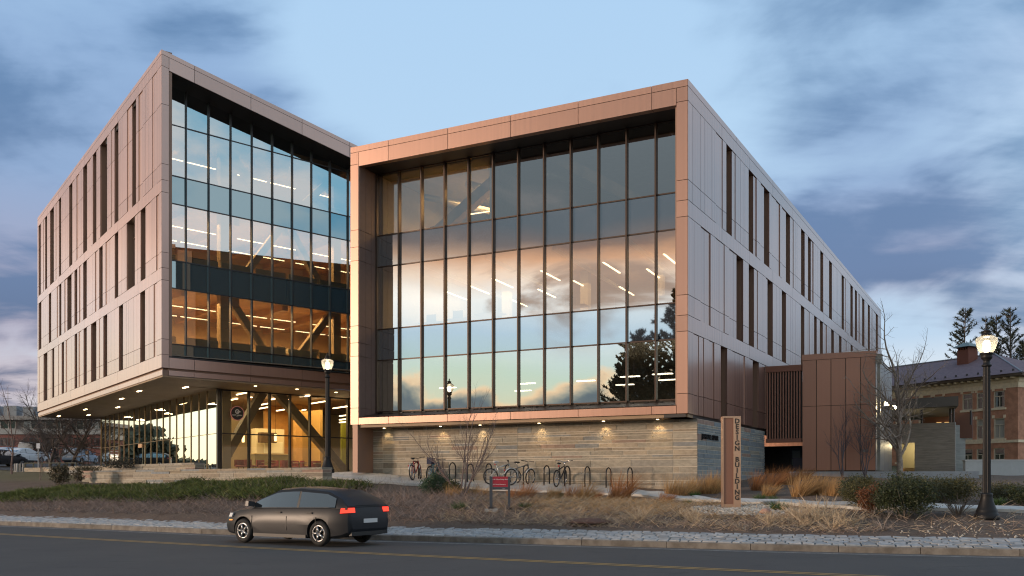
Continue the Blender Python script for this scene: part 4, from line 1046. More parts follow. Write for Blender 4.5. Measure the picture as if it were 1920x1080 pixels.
# passage below the screen
psg = MB(); AX.box(psg, -2.6, aw0 + .02, 1.8, 3.56, 5.2, 5.4); psg.build('passage_wall', M_dark, scr)
gt = thing('glazed_door', 'small glazed door deep in the dark passage below the louvres', 'door', AX.P(1.2, 2.0, 5.0))
for q in (.55, 1.2): AX.bx(q, q + .45, 2.5, 3.3, 5.02, 5.06).build('pane', mat('dim glass', (.10, .14, .15), .2), gt)
AX.bx(.45, 1.75, 2.0, 3.45, 5.07, 5.12).build('door_leaf', mat('blue black door', (.02, .025, .04), .5), gt)
bn = thing('waste_bin', 'dark blue wheeled bin under the louvred screen', 'bin', AX.P(1.35, 1.95, 2.2))
mb = MB(); AX.box(mb, 1.05, 1.65, 2.02, 2.75, 2.0, 2.6); mb.build('body', mat('navy plastic', (.012, .016, .06), .45), bn)
mb = MB(); AX.box(mb, 1.02, 1.68, 2.751, 2.82, 1.96, 2.64); mb.build('lid', MATS['navy plastic'], bn)
for q in (1.1, 1.5): mb = MB(); AX.box(mb, q, q + .08, 1.93, 2.09, 2.5, 2.66); mb.build('wheel', M_black, bn)
# low concrete ledge before the annex
LD = Wall(at(1480, 890, 42.6)[:2], at(1836, 890, 41.0).to_2d() - at(1480, 890, 42.6).to_2d(), (0, -1)); LDl = (at(1836, 890, 41.0).to_2d() - at(1480, 890, 42.6).to_2d()).length
lw = thing('concrete_ledge', 'low blue grey concrete ledge running before the annex', 'ledge', LD.P(4, 1.6, .3)); LD.bx(0, LDl, 1.2, 2.06, 0, .5).build('ledge_body', mat('ledge concrete', (.31, .33, .36), .8, var=.08, bump=.15), lw)
tag(lw.children[0])
# board formed concrete enclosure with canopy
E0 = at(1674, 880, 51.0); E1 = at(1790.5, 880, 49.0)
EW = Wall(E0[:2], E1.to_2d() - E0.to_2d(), (0, -1)); EL = (E1 - E0).to_2d().length
ES = Wall(E1[:2], (.40, 1.0), (1, -.4))
def boards(name, col):
    m = bpy.data.materials.new(name); m.use_nodes = True; t = NT(m.node_tree); m.node_tree.nodes.clear()
    p = t.n('ShaderNodeBsdfPrincipled'); t.link(p.outputs[0], t.n('ShaderNodeOutputMaterial').inputs[0]); P = t.n('ShaderNodeNewGeometry').outputs['Position']
    nz = t.noise(t.v('MULTIPLY', P, (.6, .6, 6.0)), 2.2, 7, .65, .3).outputs[0]; n2 = t.noise(P, .8, 4).outputs[0]
    t.put(p.inputs['Base Color'], t.mix(t.m('MULTIPLY', t.m('ADD', t.step(nz, .3, .7), n2), .6), tuple(x * .62 for x in col), tuple(x * 1.25 for x in col)))
    p.inputs['Roughness'].default_value = .85; b = t.n('ShaderNodeBump'); b.inputs['Strength'].default_value = .5; b.inputs['Distance'].default_value = .03; t.link(nz, b.inputs['Height']); t.link(b.outputs[0], p.inputs['Normal'])
    return m
enc = thing('concrete_enclosure', 'board marked concrete enclosure beneath the flat canopy', 'enclosure', EW.P(EL / 2, 2.0, 1))
M_bf = boards('board formed concrete', (.245, .225, .20)); M_bf2 = boards('board formed concrete side', (.34, .36, .36))
EW.bx(EL * .36, EL, 1.7, 4.88, 0, .25).build('front_wall', M_bf, enc)
EW.bx(-.3, EL * .36, 3.8, 4.88, 0, .25).build('front_wall', M_bf, enc)
EW.bx(-.3, EL * .40, 1.7, 4.2, 2.5, 2.6).build('interior_wall', mat('lit olive plaster', (.40, .36, .24), .8), enc)
ES.bx(.25, 6.2, 1.7, 4.86, -.0, .25, z1b=4.86).build('side_wall', M_bf2, enc)
mb = MB(); ES.box(mb, 5.0, 5.3, 1.7, 5.0, -1.0, 0); mb.build('side_wall', M_bf2, enc)
cn = MB(); c0 = EW.P(.2, 0, -.9); c1 = EW.P(EL + .35, 0, -.9); c2 = (c1[0] + 2.9, c1[1] + 7.2); c3 = (c0[0] + 2.9, c0[1] + 7.2)
for zz in (5.82,):
    cn.hexa([(c0[0], c0[1], 5.7), (c1[0], c1[1], 5.72), (c2[0], c2[1], 5.5), (c3[0], c3[1], 5.5), (c0[0], c0[1], 6.22), (c1[0], c1[1], 6.25), (c2[0], c2[1], 6.02), (c3[0], c3[1], 6.0)])
cn.build('canopy', mat('dark grey fascia', (.085, .08, .075), .6), enc)
for a, d in ((1.4, .4), (2.9, .4), (EL - .2, .3), (EL + .2, 3.0)): EW.bx(a, a + .1, 4.88, 5.72, d, d + .1).build('canopy_post', M_dark, enc)
EW.bx(.5, EL, 4.2, 5.7, 5.0, 5.2).build('rear_wall', mat('brick beneath canopy', (.16, .075, .05), .8), enc)
for a in (1.3, 1.75): EW.bx(a, a + .26, 5.1, 5.2, 4.9, 4.99).build('lit_window', emit('amber interior glow', (1, .6, .2), 1.2), enc)
pl_ = bpy.data.lights.new('enclosure_lamp', 'POINT'); pl_.energy = 70; pl_.color = (1, .8, .45); pl_.shadow_soft_size = .1
po_ = bpy.data.objects.new('enclosure_lamp', pl_); COL.objects.link(po_); po_.parent = enc; po_.location = Vector(EW.P(.8, 3.7, 1.4)) - origin(enc)
# woodpile seen through the enclosure opening
wp = thing('timber_stack', 'tan timber offcuts stacked inside the concrete enclosure', 'timber', EW.P(.7, 2.05, 1))
for i in range(9): EW.bx(.1 + .15 * (i % 4), 1.1 + .12 * (i % 5), 2.05 + .11 * (i // 3), 2.14 + .11 * (i // 3), .8 + .22 * (i % 3), 1.0 + .22 * (i % 3)).build('board', mat('cut timber', (.42, .26, .10), .7, rand=.3), wp)
# pale smooth ramp wall at far right
RW = Wall(at(1788, 880, 46.0)[:2], (1, -.06), (0, -1))
rw = thing('ramp_wall', 'smooth pale grey ramp wall right of the concrete enclosure', 'wall', RW.P(3, 1.8, .2))
mb = MB(); RW.box(mb, .6, 9, 1.55, 2.66, 0, .3); mb.build('wall_body', mat('smooth grey concrete', (.40, .43, .45), .7, var=.05), rw)
mb = MB(); RW.box(mb, .55, 9, 2.661, 2.72, -.03, .33); mb.build('coping', mat('coping concrete', (.48, .5, .51), .7), rw)
mb = MB(); RW.box(mb, -.4, 9, 1.2, 1.80, -.5, -.1); mb.build('footing', MATS['ledge concrete'], rw)

# ---- old brick hall at right
HC = (41.4, 72.0); HW = Wall(HC, (-.57, 1.0), (-1, -.5)); HL = 34.0; HS = Wall(HC, (1, .52), (.3, -1))
M_brick = mat('old red brick', (.48, .235, .15), .9, var=.22, nscale=2.2, bump=.25, bscale=12, col2=(.55, .28, .18))
M_lime = mat('cream stone trim', (.78, .66, .48), .8, var=.1)
M_slate = mat('purple slate roof', (.165, .115, .13), .85, var=.16, nscale=3.0, bump=.4, bscale=9, stretch=(1, 1, 3))
hall = thing('brick_hall', 'old red brick hall with cream trim and slate roof', 'building', (47, 80, 3.2))
wins_h = [1.735 + .0, 3.05, 4.45] + [6.6, 8.0, 9.4, 12, 13.4, 14.8]
zrows = ((3.35, 4.35), (5.15, 6.85), (7.72, 9.12))
w0 = .95
wallb = MB(); cuts = sorted([(a - w0 / 2, a + w0 / 2) for a in (HW.a_at(1873), HW.a_at(1840.5), HW.a_at(1813.5), HW.a_at(1760), HW.a_at(1738), HW.a_at(1716), HW.a_at(1690))])
cur = 0.0
for a0, a1 in cuts + [(HL, HL)]:
    HW.box(wallb, cur, a0, 2.0, 9.55, 0, .4)
    if a1 > a0:
        zc_ = 2.0
        for z0, z1 in zrows: HW.box(wallb, a0, a1, zc_, z0, 0, .4); zc_ = z1
        HW.box(wallb, a0, a1, zc_, 9.55, 0, .4)
    cur = a1
HS.box(wallb, .0, 16, 2.0, 9.55, 0.001, .4)
wallb.build('wall', M_brick, hall)
M_wf = mat('cream window frame', (.55, .50, .40), .6); M_wg = backglass('old window glass', .22, (.05, .055, .05)); M_blind = mat('drawn blind', (.36, .35, .31), .8)
for i, (a0, a1) in enumerate(cuts):
    for j, (z0, z1) in enumerate(zrows):
        f = MB(); t = .09
        HW.box(f, a0, a0 + t, z0, z1, .06, .2); HW.box(f, a1 - t, a1, z0, z1, .06, .2); HW.box(f, a0 + t, a1 - t, z1 - t, z1, .06, .2); HW.box(f, a0 + t, a1 - t, z0, z0 + t, .06, .2)
        zm = z0 + (z1 - z0) * (.68 if j else .5); HW.box(f, a0 + t, a1 - t, zm - .035, zm + .035, .07, .19); HW.box(f, (a0 + a1) / 2 - .025, (a0 + a1) / 2 + .025, z0 + t, zm - .036, .08, .18)
        fo = f.build('window', M_wf, hall)
        for q0, q1, mm in ((z0 + t, zm - .036, M_blind if j == 1 and i % 2 == 0 else M_wg), (zm + .036, z1 - t, M_blind if j == 1 else M_wg)):
            HW.bx(a0 + t, a1 - t, q0, q1, .13, .15).build('pane', mm, fo)
        HW.bx(a0 - .15, a1 + .15, z0 - .18, z0 - .002, -.07, .1).build('sill', M_lime, fo)
        if j: HW.bx(a0 - .12, a0 + .1, z1 + .004, z1 + .26, -.03, .1).build('corner_stone', M_lime, fo); HW.bx(a1 - .1, a1 + .12, z1 + .004, z1 + .26, -.03, .1).build('corner_stone', M_lime, fo)
for z0, z1, o in ((4.78, 5.0, .06), (9.3, 9.75, .05), (9.75, 10.15, .12)):
    HW.bx(-.05, HL, z0, z1, -o, .3).build('stone_course', M_lime, hall); HS.bx(-.05, 16, z0, z1, -o - .003, .3).build('stone_course', M_lime, hall)
HW.bx(-.8, HL, 10.16, 10.38, -.75, .4).build('eaves', mat('dark eaves', (.10, .075, .05), .7), hall)
HS.bx(-.8, 16, 10.165, 10.385, -.75, .4).build('eaves', MATS['dark eaves'], hall)
for k in range(40): HW.bx(.1 + k * .62, .28 + k * .62, 10.02, 10.15, -.62, -.13).build('bracket', M_lime, hall)
rf = MB(); e0 = Vector(HW.P(-.85, 10.39, -.85)); e1 = Vector(HW.P(HL, 10.39, -.85)); r0 = Vector(HW.P(5.6, 13.1, 6.0)); r1 = Vector(HW.P(HL, 13.1, 6.0)); e2 = Vector(HW.P(-.85, 10.39, 13)); e3 = Vector(HW.P(HL, 10.39, 13))
rf.add([e0, e1, r1, r0, e2, e3], [(0, 1, 2, 3), (0, 3, 4), (3, 2, 5, 4), (0, 4, 5, 1), (1, 5, 2)])
roof_h = rf.build('roof', M_slate, hall)
rc = MB(); rc.tube([r0 + Vector((0, 0, .03)), r1 + Vector((0, 0, .03))], .09, 6); rc.tube([e0, r0 + Vector((0, 0, .03))], .07, 6); rc.build('ridge_cap', mat('lead ridge', (.20, .20, .22), .5), roof_h)
for row in (0.10,):
    for k in range(34):
        p = e0.lerp(e1, (k + .5) / 34); q = r0.lerp(r1, (k + .5) / 34); c = p.lerp(q, row); mb = MB(); mb.box(c.x - .06, c.x + .06, c.y - .06, c.y + .06, c.z - .02, c.z + .16); mb.build('snow_guard', M_dark, roof_h)
chd = MB(); cc = at(1810, 675, 76.5); 
for w_ in (HW,):
    a_c = HW.a_at(1810, 4.2)
    HW.box(chd, a_c - .55, a_c + .55, 11.5, 13.55, 3.8, 5.2)
ch = chd.build('chimney', mat('chimney brick', (.17, .065, .045), .9), hall)
for q in range(5): HW.bx(a_c - .5 + q * .23, a_c - .42 + q * .23, 13.551, 13.8, 3.85, 5.15).build('chimney_pier', MATS['chimney brick'], ch)
cap_ = MB(); p = [Vector(HW.P(a_c - .85, 13.81, 3.5)), Vector(HW.P(a_c + .85, 13.81, 3.5)), Vector(HW.P(a_c + .85, 13.81, 5.5)), Vector(HW.P(a_c - .85, 13.81, 5.5))]; top = [q.lerp(sum(p, Vector()) / 4, .75) + Vector((0, 0, .45)) for q in p]
cap_.hexa([tuple(v) for v in p] + [tuple(v) for v in top]); cap_.build('chimney_cap', mat('verdigris cap', (.16, .22, .22), .6), ch)

mat('green dark glass', (.012, .03, .022), .2); mat('curtained glass', (.19, .20, .20), .5)
# ---- brick dormitory far left
DW = Wall((-78, 108), (1, .03), (0, -1)); DL = 31.0
dorm = thing('brick_dormitory', 'low brick dormitory with pale upper floor beyond the car park', 'building', (-62, 112, 3.8))
M_db = mat('dull red brick', (.19, .075, .065), .9, var=.15, nscale=1.5); M_dp = mat('grey fascia panel', (.30, .31, .31), .7)
DW.bx(0, DL, 2.5, 7.35, 0, 10).build('wall', M_db, dorm); DW.bx(0, DL, 7.36, 8.0, -.15, 10).build('fascia_band', M_dp, dorm)
DW.bx(0, DL, 8.01, 9.1, .1, 10).build('upper_wall', mat('upper wall grey', (.20, .19, .18), .8), dorm); DW.bx(-.6, DL + .6, 9.11, 9.6, -.8, 10.5).build('roof', mat('roof fascia', (.24, .235, .23), .7), dorm)
DW.bx(2, DL - 2, 5.66, 5.76, -.06, .0).build('stone_course', M_dp, dorm)
for i in range(11):
    a = 1.2 + i * 2.75
    for z0, z1, wd, kind in ((7.98, 9.05, 1.9, 0), (5.95, 6.95, 1.7, 1), (3.75, 4.75, 1.8, 1)):
        f = MB(); t = .1
        DW.box(f, a, a + wd, z0, z0 + t, -.04, .12); DW.box(f, a, a + wd, z1 - t, z1, -.04, .12); DW.box(f, a, a + t, z0 + t, z1 - t, -.04, .12); DW.box(f, a + wd - t, a + wd, z0 + t, z1 - t, -.04, .12); DW.box(f, a + wd * .5, a + wd * .5 + t, z0 + t, z1 - t, -.04, .12)
        fo = f.build('window', mat('pale frame', (.34, .34, .33), .6) if kind == 0 else mat('grey frame', (.06, .06, .065), .6), dorm)
        DW.bx(a + t, a + wd * .5, z0 + t, z1 - t, .0, .05).build('pane', (mat('green dark glass', (.012, .03, .022), .2) if i % 3 else M_wg) if kind == 0 else mat('curtained glass', (.19, .20, .20), .5), fo)
        DW.bx(a + wd * .5 + t, a + wd - t, z0 + t, z1 - t, .0, .05).build('pane', MATS['green dark glass'] if kind == 0 else MATS['curtained glass'], fo)
for q, wq, hq in ((12.2, 1.0, 1.5), (14.0, 1.6, 1.5), (16.4, 1.3, 1.4)):
    u = thing('rooftop_unit', {12.2: 'grey rooftop unit farthest left on the dormitory', 14.0: 'grey rooftop unit between two others under the antenna mast', 16.4: 'grey rooftop unit beside the brick chimney'}[q], 'ventilator', DW.P(q + wq / 2, 9.6, 3), group='rooftop units on the dormitory')
    DW.bx(q, q + wq, 9.85, 9.6 + hq, 2.5, 4).build('housing', mat('galvanised box', (.22, .24, .26), .5, .5), u)
    for k in (0, 1): DW.bx(q + .1 + k * (wq - .3), q + .2 + k * (wq - .3), 9.6, 9.85, 2.6, 3.9).build('foot', M_dark, u)
DW.bx(18.6, 20.2, 9.61, 10.5, 2.5, 4).build('chimney', mat('pink brick chimney', (.28, .13, .10), .9), dorm)
mst = thing('antenna_mast', 'thin antenna mast above the dormitory rooftop units', 'antenna', DW.P(14.7, 9.6, 2.2)); mb = MB(); q = DW.P(14.7, 0, 2.2); mb.tube([(q[0], q[1], 9.6), (q[0], q[1], 13.4)], [.05, .02], 5); mb.build('mast', M_dark, mst)
mb = MB(); mb.tube([(q[0] - .5, q[1], 12), (q[0] + .5, q[1], 12)], .02, 4); mb.tube([(q[0] - .3, q[1], 12.6), (q[0] + .3, q[1], 12.6)], .02, 4); mb.build('crossbar', M_dark, mst)
# car park apron
mb = MB()
P4 = [(-100, 84), (-27, 67), (-27, 100), (-100, 106)]
mb2 = []
apr = MB(); N = 20
for i in range(N):
    for j in range(8):
        def q(u, v): 
            a = Vector(P4[0]).lerp(Vector(P4[1]), u); b = Vector(P4[3]).lerp(Vector(P4[2]), u); c = a.lerp(b, v); return (c.x, c.y, g1(c.x, c.y) + .03)
        apr.quad(q(i / N, j / 8), q((i + 1) / N, j / 8), q((i + 1) / N, (j + 1) / 8), q(i / N, (j + 1) / 8))
tag(apr.build('car_park', M_asph), kind='structure')
# ------------------------------------------------------------------ street lamps
def lampglobe():
    m = bpy.data.materials.new('frosted lit globe'); m.use_nodes = True; t = NT(m.node_tree); m.node_tree.nodes.clear()
    tr = t.n('ShaderNodeBsdfTransparent'); tr.inputs[0].default_value = (.9, .88, .84, 1); gl = t.n('ShaderNodeBsdfGlossy'); gl.inputs['Roughness'].default_value = .15
    df = t.n('ShaderNodeBsdfTranslucent'); df.inputs[0].default_value = (.8, .78, .72, 1)
    lw = t.n('ShaderNodeLayerWeight'); lw.inputs[0].default_value = .35
    a = t.n('ShaderNodeMixShader'); t.link(lw.outputs['Fresnel'], a.inputs[0]); t.link(tr.outputs[0], a.inputs[1]); t.link(gl.outputs[0], a.inputs[2])
    b = t.n('ShaderNodeMixShader'); b.inputs[0].default_value = .30; t.link(a.outputs[0], b.inputs[1]); t.link(df.outputs[0], b.inputs[2])
    t.link(b.outputs[0], t.n('ShaderNodeOutputMaterial').inputs[0]); return m
M_globe = lampglobe()
def street_lamp(x, y, z, H, lab, pow_=90):
    t = thing('street_lamp', lab, 'street lamp', (x, y, z), group='black acorn street lamps')
    s = H / 4.9
    mb = MB(); mb.lathe([(.29, 0), (.30, .06), (.285, .16), (.25, .18), (.255, .24), (.235, .27), (.20, .36), (.155, .50), (.135, .60), (.14, .63), (.14, .68), (.10, .70)], sides=24); mb.build('base', M_black, t, True, True)
    mb = MB(); prof = [(.098, .70), (.085, H - 1.22), (.082, H - 1.0)]
    sd = 32; b = len(mb.v)
    for r, zz in prof:
        for k in range(sd):
            rr = r * (1 if k % 2 else .90); a = 2 * math.pi * k / sd; mb.v.append((rr * math.cos(a), rr * math.sin(a), zz))
    for i in range(2):
        for k in range(sd): mb.f.append((b + i * sd + k, b + i * sd + (k + 1) % sd, b + (i + 1) * sd + (k + 1) % sd, b + (i + 1) * sd + k))
    mb.build('pole', M_black, t, False, True)
    h = H - 1.02
    mb = MB(); mb.lathe([(.085, h), (.12, h + .02), (.12, h + .05), (.09, h + .07), (.075, h + .16), (.13, h + .22), (.14, h + .26), (.125, h + .30), (.16, h + .33), (.16, h + .36)], sides=20); mb.build('collar', M_black, t, True, True)
    mb = MB(); mb.lathe([(.14, h + .36), (.19, h + .42), (.235, h + .55), (.255, h + .66), (.26, h + .70)], sides=24, caps=False); mb.build('globe', M_globe, t, True, True)
    mb = MB(); mb.lathe([(.262, h + .70), (.265, h + .72), (.20, h + .775), (.14, h + .80)], sides=24, caps=False); mb.build('globe_top', M_globe, t, True, True)
    mb = MB(); mb.lathe([(.135, h + .80), (.135, h + .83), (.10, h + .85), (.10, h + .90), (.12, h + .91), (.06, h + .95), (.03, h + .97), (.025, h + 1.0), (.035, h + 1.02), (.004, h + 1.09)], sides=18); mb.build('finial', M_black, t, True, True)
    mb = MB(); mb.lathe([(.05, h + .38), (.085, h + .46), (.085, h + .62), (.05, h + .68)], sides=14); mb.build('bulb', emit('lamp bulb', (1.0, .82, .55), 16.0), t, True, True)
    return t
lx, ly = (1850 - CX) / F * 22.6, 22.6
street_lamp(lx, ly, EYE - 73 * 22.6 / F, 4.95, 'black fluted street lamp among the evergreen shrubs near the road')
ly2 = 37.5; lx2 = (614 - CX) / F * ly2
street_lamp(lx2, ly2, 1.95, (902 - 664) * ly2 / F + EYE - 1.95, 'black fluted street lamp in front of the lit lobby')

# ------------------------------------------------------------------ bicycle racks
M_rack = mat('black rack steel', (.010, .010, .012), .35, .0)
vS = Vector((SE.d.x, SE.d.y, 0)); uS = Vector((-SB.d.x, -SB.d.y, 0))
rack0 = None
racks = [797, 832, 866, 899, 933, 968, 1002, 1040, 1078, 1115, 1154, 1193.5]
rlab = ['hoop beside the far left bicycle', 'hoop behind the bicycle with a dark bag', 'hoop behind the bare shrub stems', 'hoop between the bare shrub and the red sign', 'hoop just above the red campus sign', 'hoop behind the black and white bicycle', 'hoop holding the bicycle with pale mudguards', 'empty hoop left of the dark roadster', 'hoop leaning on the dark roadster', 'empty hoop just right of the dark roadster', 'empty hoop second from the wall corner', 'last empty hoop toward the wall corner']
def path_pt(px, off):
    a = SB.a_at(px); p = SB.P(a, 0, -off); return Vector((p[0], p[1], 0))
def pz(p):
    # top of the concrete path
    bz = [g1(p.x + dx_, p.y + dy_) for dx_, dy_ in ((0, 0),)]
    return bz[0] + .075
GRP = 'black bicycle hoops along the stone wall'
hoopc = []
for i, px in enumerate(racks):
    c = path_pt(px, .85); c.z = pz(c); hoopc.append(c)
    if rack0 is None:
        rack0 = thing('bike_rack', 'black steel bicycle ' + rlab[0], 'bike rack', c, math.atan2(vS.y, vS.x), GRP)
        mb = MB(); pts = [(-.25, 0, 0), (-.25, 0, .60)] + [(-.25 * math.cos(math.pi * k / 10), 0, .60 + .24 * math.sin(math.pi * k / 10)) for k in range(1, 10)] + [(.25, 0, .60), (.25, 0, 0)]
        mb.tube(pts, .028, 8); mb.build('hoop', M_rack, rack0, True, True)
        for sx in (-.25, .25): mb = MB(); mb.lathe([(.07, .0), (.07, .012)], (sx, 0, 0), 12); mb.build('foot_plate', M_rack, rack0, False, True)
    else:
        r_ = copy_tree(rack0); r_.location = c; r_['label'] = 'black steel bicycle ' + rlab[i]
# ------------------------------------------------------------------ bicycles
M_tyre = mat('bicycle tyre', (.012, .012, .012), .7); M_chr = mat('chrome', (.55, .55, .56), .2, 1.0)
def bicycle(c, yaw, lab, fr, tube_c, seat_c, fender=None, drop=False, bag=False, basket=False, lean=.06, steer=0.25, highbar=False):
    t = thing('bicycle', lab, 'bicycle', c, yaw, 'bicycles parked at the hoops'); t.rotation_euler = (lean, 0, yaw); t.scale = (1.06, 1.06, 1.06)
    wr = .335; mF = mat('bicycle frame ' + fr, tube_c, .3, .2); mS = mat('bicycle saddle ' + lab[:14], seat_c, .5)
    def wheel(x, st):
        mb = MB(); ax = Vector((math.sin(-st), math.cos(st), 0)); mb.ring((x, 0, wr), ax, wr - .02, .027, 28, 6); w = mb.build('wheel', M_tyre, t, True, True)
        mb = MB(); mb.ring((x, 0, wr), ax, wr - .045, .010, 28, 5); mb.build('rim', M_chr, w, True, True)
        mb = MB(); e = ax.cross(Vector((0, 0, 1)))
        for k in range(14):
            a = math.pi * 2 * k / 14; mb.tube([Vector((x, 0, wr)) + ax * (.02 if k % 2 else -.02), Vector((x, 0, wr)) + (e * math.cos(a) + Vector((0, 0, 1)) * math.sin(a)) * (wr - .045)], .0035, 3, False)
        mb.tube([Vector((x, 0, wr)) - ax * .05, Vector((x, 0, wr)) + ax * .05], .022, 8); mb.build('spokes', M_chr, w, False, True)
        if fender:
            mb = MB(); mb.ring((x, 0, wr), ax, wr + .022, .022, 16, 5, R(-70) if x < 0 else R(-60), R(100) if x < 0 else R(60), up=(0, 0, 1)); mb.build('mudguard', mat('pale mudguard', fender, .3), t, True, True)
        return w
    RX, FX = -.50, .53; bb = (-.06, 0, .29); st = (-.22, 0, .80); hd = (.36, 0, .84); hd2 = (.40, 0, .72)
    wheel(RX, 0); wheel(FX, steer)
    mb = MB(); mb.tube([bb, hd2], .027, 7); mb.tube([bb, st], .024, 7)
    mb.tube([(-.18, 0, .70) if not drop else (-.13, 0, .52), hd], .025, 7); mb.tube([hd, hd2], .027, 7)
    for s_ in (-.05, .05): mb.tube([(bb[0], s_ * .6, bb[2]), (RX, s_, wr)], .014, 5); mb.tube([(-.19, s_ * .4, .72), (RX, s_, wr)], .013, 5)
    mb.build('frame', mF, t, True, True)
    mb = MB()
    for s_ in (-.05, .05): mb.tube([hd2, (.43, s_, .66), (FX, s_, wr)], .012, 6)
    mb.build('fork', mF, t, True, True)
    mb = MB(); mb.tube([st, (-.25, 0, .90)], .014, 6); mb.build('seat_post', M_chr, t, True, True)
    mb = MB(); mb.lathe([(.02, .0), (.09, .02), (.10, .05), (.05, .075)], (0, 0, 0), 12)
    mb.v = [(-.26 + x * 1.35 + (.05 if abs(y) < .03 and x > 0 else 0), y * (.85 if x < 0.02 else .45), .885 + z) for x, y, z in mb.v]; mb.build('saddle', mS, t, True, True)
    mb = MB(); hz = 1.06 if highbar else .98
    mb.tube([hd, (.345, 0, hz - .06)], .014, 6)
    if highbar: pts = [(.18, -.33, hz - .01), (.27, -.30, hz), (.38, -.14, hz - .03), (.36, 0, hz - .10), (.38, .14, hz - .03), (.27, .30, hz), (.18, .33, hz - .01)]
    else: pts = [(.30, -.31, hz), (.34, -.16, hz), (.36, 0, hz - .03), (.34, .16, hz), (.30, .31, hz)]
    ca, sa = math.cos(steer), math.sin(steer)
    pts = [(.36 + (x - .36) * ca - y * sa, (x - .36) * sa + y * ca, z) for x, y, z in pts]
    mb.tube(pts, .016, 6); mb.build('handlebar', M_black if not highbar else M_chr, t, True, True)
    for q0, q1 in ((pts[0], pts[1]), (pts[-1], pts[-2])): mb = MB(); a = Vector(q0); b = Vector(q1); mb.tube([a, a.lerp(b, .8)], .019, 7); mb.build('grip', M_black, t, True, True)
    mb = MB(); mb.ring((bb[0], -.045, bb[2]), (0, 1, 0), .085, .008, 18, 5); mb.tube([(bb[0], -.06, bb[2]), (bb[0] + .10, -.07, bb[2] - .13)], .010, 5); mb.tube([(bb[0], .06, bb[2]), (bb[0] - .10, .07, bb[2] + .13)], .010, 5)
    mb.box(bb[0] + .05, bb[0] + .15, -.16, -.07, bb[2] - .145, bb[2] - .12); mb.box(bb[0] - .15, bb[0] - .05, .07, .16, bb[2] + .12, bb[2] + .145); mb.build('crankset', M_chr, t, False, True)
    if bag: mb = MB(); mb.hexa([(-.62, -.10, .74), (-.30, -.10, .74), (-.30, .10, .74), (-.62, .10, .74), (-.58, -.13, 1.02), (-.33, -.13, 1.0), (-.33, .13, 1.0), (-.58, .13, 1.02)]); mb.build('bag', mat('dark blue bag', (.012, .015, .04), .7), t, False, True)
    if basket: mb = MB(); mb.box(-.66, -.36, -.07, .07, .72, .735); mb.build('rear_rack', M_chr, t, False, True)
    mb = MB(); mb.box(-.86 if fender else -.30, -.84 if fender else -.28, -.03, .03, .58 if fender else .80, .63 if fender else .85); mb.build('reflector', mat('red reflector', (.35, .01, .015), .3), t, False, True)
    return t
def bk(px, off, yaw, **k):
    c = path_pt(px, off); c.z = pz(c) + .0; return bicycle(c, yaw, **k)
wy = math.atan2(vS.y, vS.x)
bk(804, 1.05, wy + .28, lab='red and white bicycle with pale rear rack, farthest left at the wall', fr='red', tube_c=(.25, .02, .025), seat_c=(.01, .01, .01), fender=(.6, .6, .6), basket=True, lean=-.08)
bk(836, 1.05, wy + .20, lab='blue and grey bicycle carrying a dark bag, second at the wall', fr='grey', tube_c=(.06, .16, .20), seat_c=(.01, .01, .01), bag=True, lean=.05)
bk(963, 1.15, wy - .55, lab='black and white mountain bicycle right above the red sign', fr='white', tube_c=(.50, .52, .50), seat_c=(.6, .58, .55), lean=-.07, steer=-.5)
bk(996, 1.15, wy - .35, lab='light grey bicycle with curved white mudguards', fr='silver', tube_c=(.20, .18, .16), seat_c=(.02, .015, .012), fender=(.62, .60, .68), lean=.10)
bk(1070, 1.10, wy + .12, lab='dark roadster bicycle with wide chrome handlebar and red reflector', fr='black', tube_c=(.015, .015, .018), seat_c=(.008, .008, .008), highbar=True, lean=.03)

# ------------------------------------------------------------------ signs
pyl_y = 27.0
pz0 = at(1373, 947, pyl_y); PW = Wall(at(1355, 947, pyl_y)[:2], (1, -.10), (0, -1)); pw = .545
py_ = thing('pylon_sign', 'tall copper pylon sign lettered DESIGN BUILDING beside the path', 'sign', (pz0.x, pz0.y + .2, pz0.z))
M_pyl = cladding('pylon copper', (.42, .25, .165), .45, .6, PW.d, .1); M_pyl2 = mat('pylon recess', (.26, .13, .09), .5, .5)
h0, h1 = pz0.z - .25, EYE + (HY - 780.5) / F * pyl_y
PW.bx(0, .032, h0, h1, 0, .40).build('frame', M_pyl, py_); PW.bx(.032, pw, h1 - .05, h1, 0, .40).build('frame', M_pyl, py_)
PW.bx(.325, pw, h0, h1 - .05, 0, .40).build('letter_panel', M_pyl, py_); PW.bx(.032, .325, h0, h1 - .05, .03, .38).build('recessed_panel', M_pyl2, py_)
PW.bx(.032, .325, h0, h0 + .28, .012, .03).build('frame', M_pyl, py_)
word = 'DESIGN BUILDING'
for i, ch_ in enumerate(word):
    if ch_ == ' ': continue
    z = EYE + (HY - (790 + i * 10.25)) / F * pyl_y
    text('letter', ch_, .205, face_mtx(PW, .435, z, -.004), mat('near black lettering', (.03, .02, .016), .5), py_, .006, bold=.007)
rs_y = 26.2
c = at(938, 950, rs_y); gsl = g1(c.x, c.y)
RSW = Wall((c.x - .30, c.y), (1, .04), (0, -1)); k = rs_y / F
sg = thing('campus_sign', 'small red campus wayfinding sign on two grey posts', 'sign', (c.x, c.y, gsl))
zt = EYE + (902 - 893.5) * k; zb_ = EYE + (902 - 917.5) * k; M_sgrey = mat('slate grey paint', (.045, .052, .065), .45)
a0s = -.02
RSW.bx(-.02, .07, gsl - .1, zt, .0, .07).build('post', M_sgrey, sg); RSW.bx(.53, .60, gsl - .1, zt + .0, .0, .07).build('post', M_sgrey, sg)
RSW.bx(.072, .528, zt - .40 * .78, zt, .01, .05).build('red_panel', mat('crimson panel', (.36, .010, .030), .4), sg)
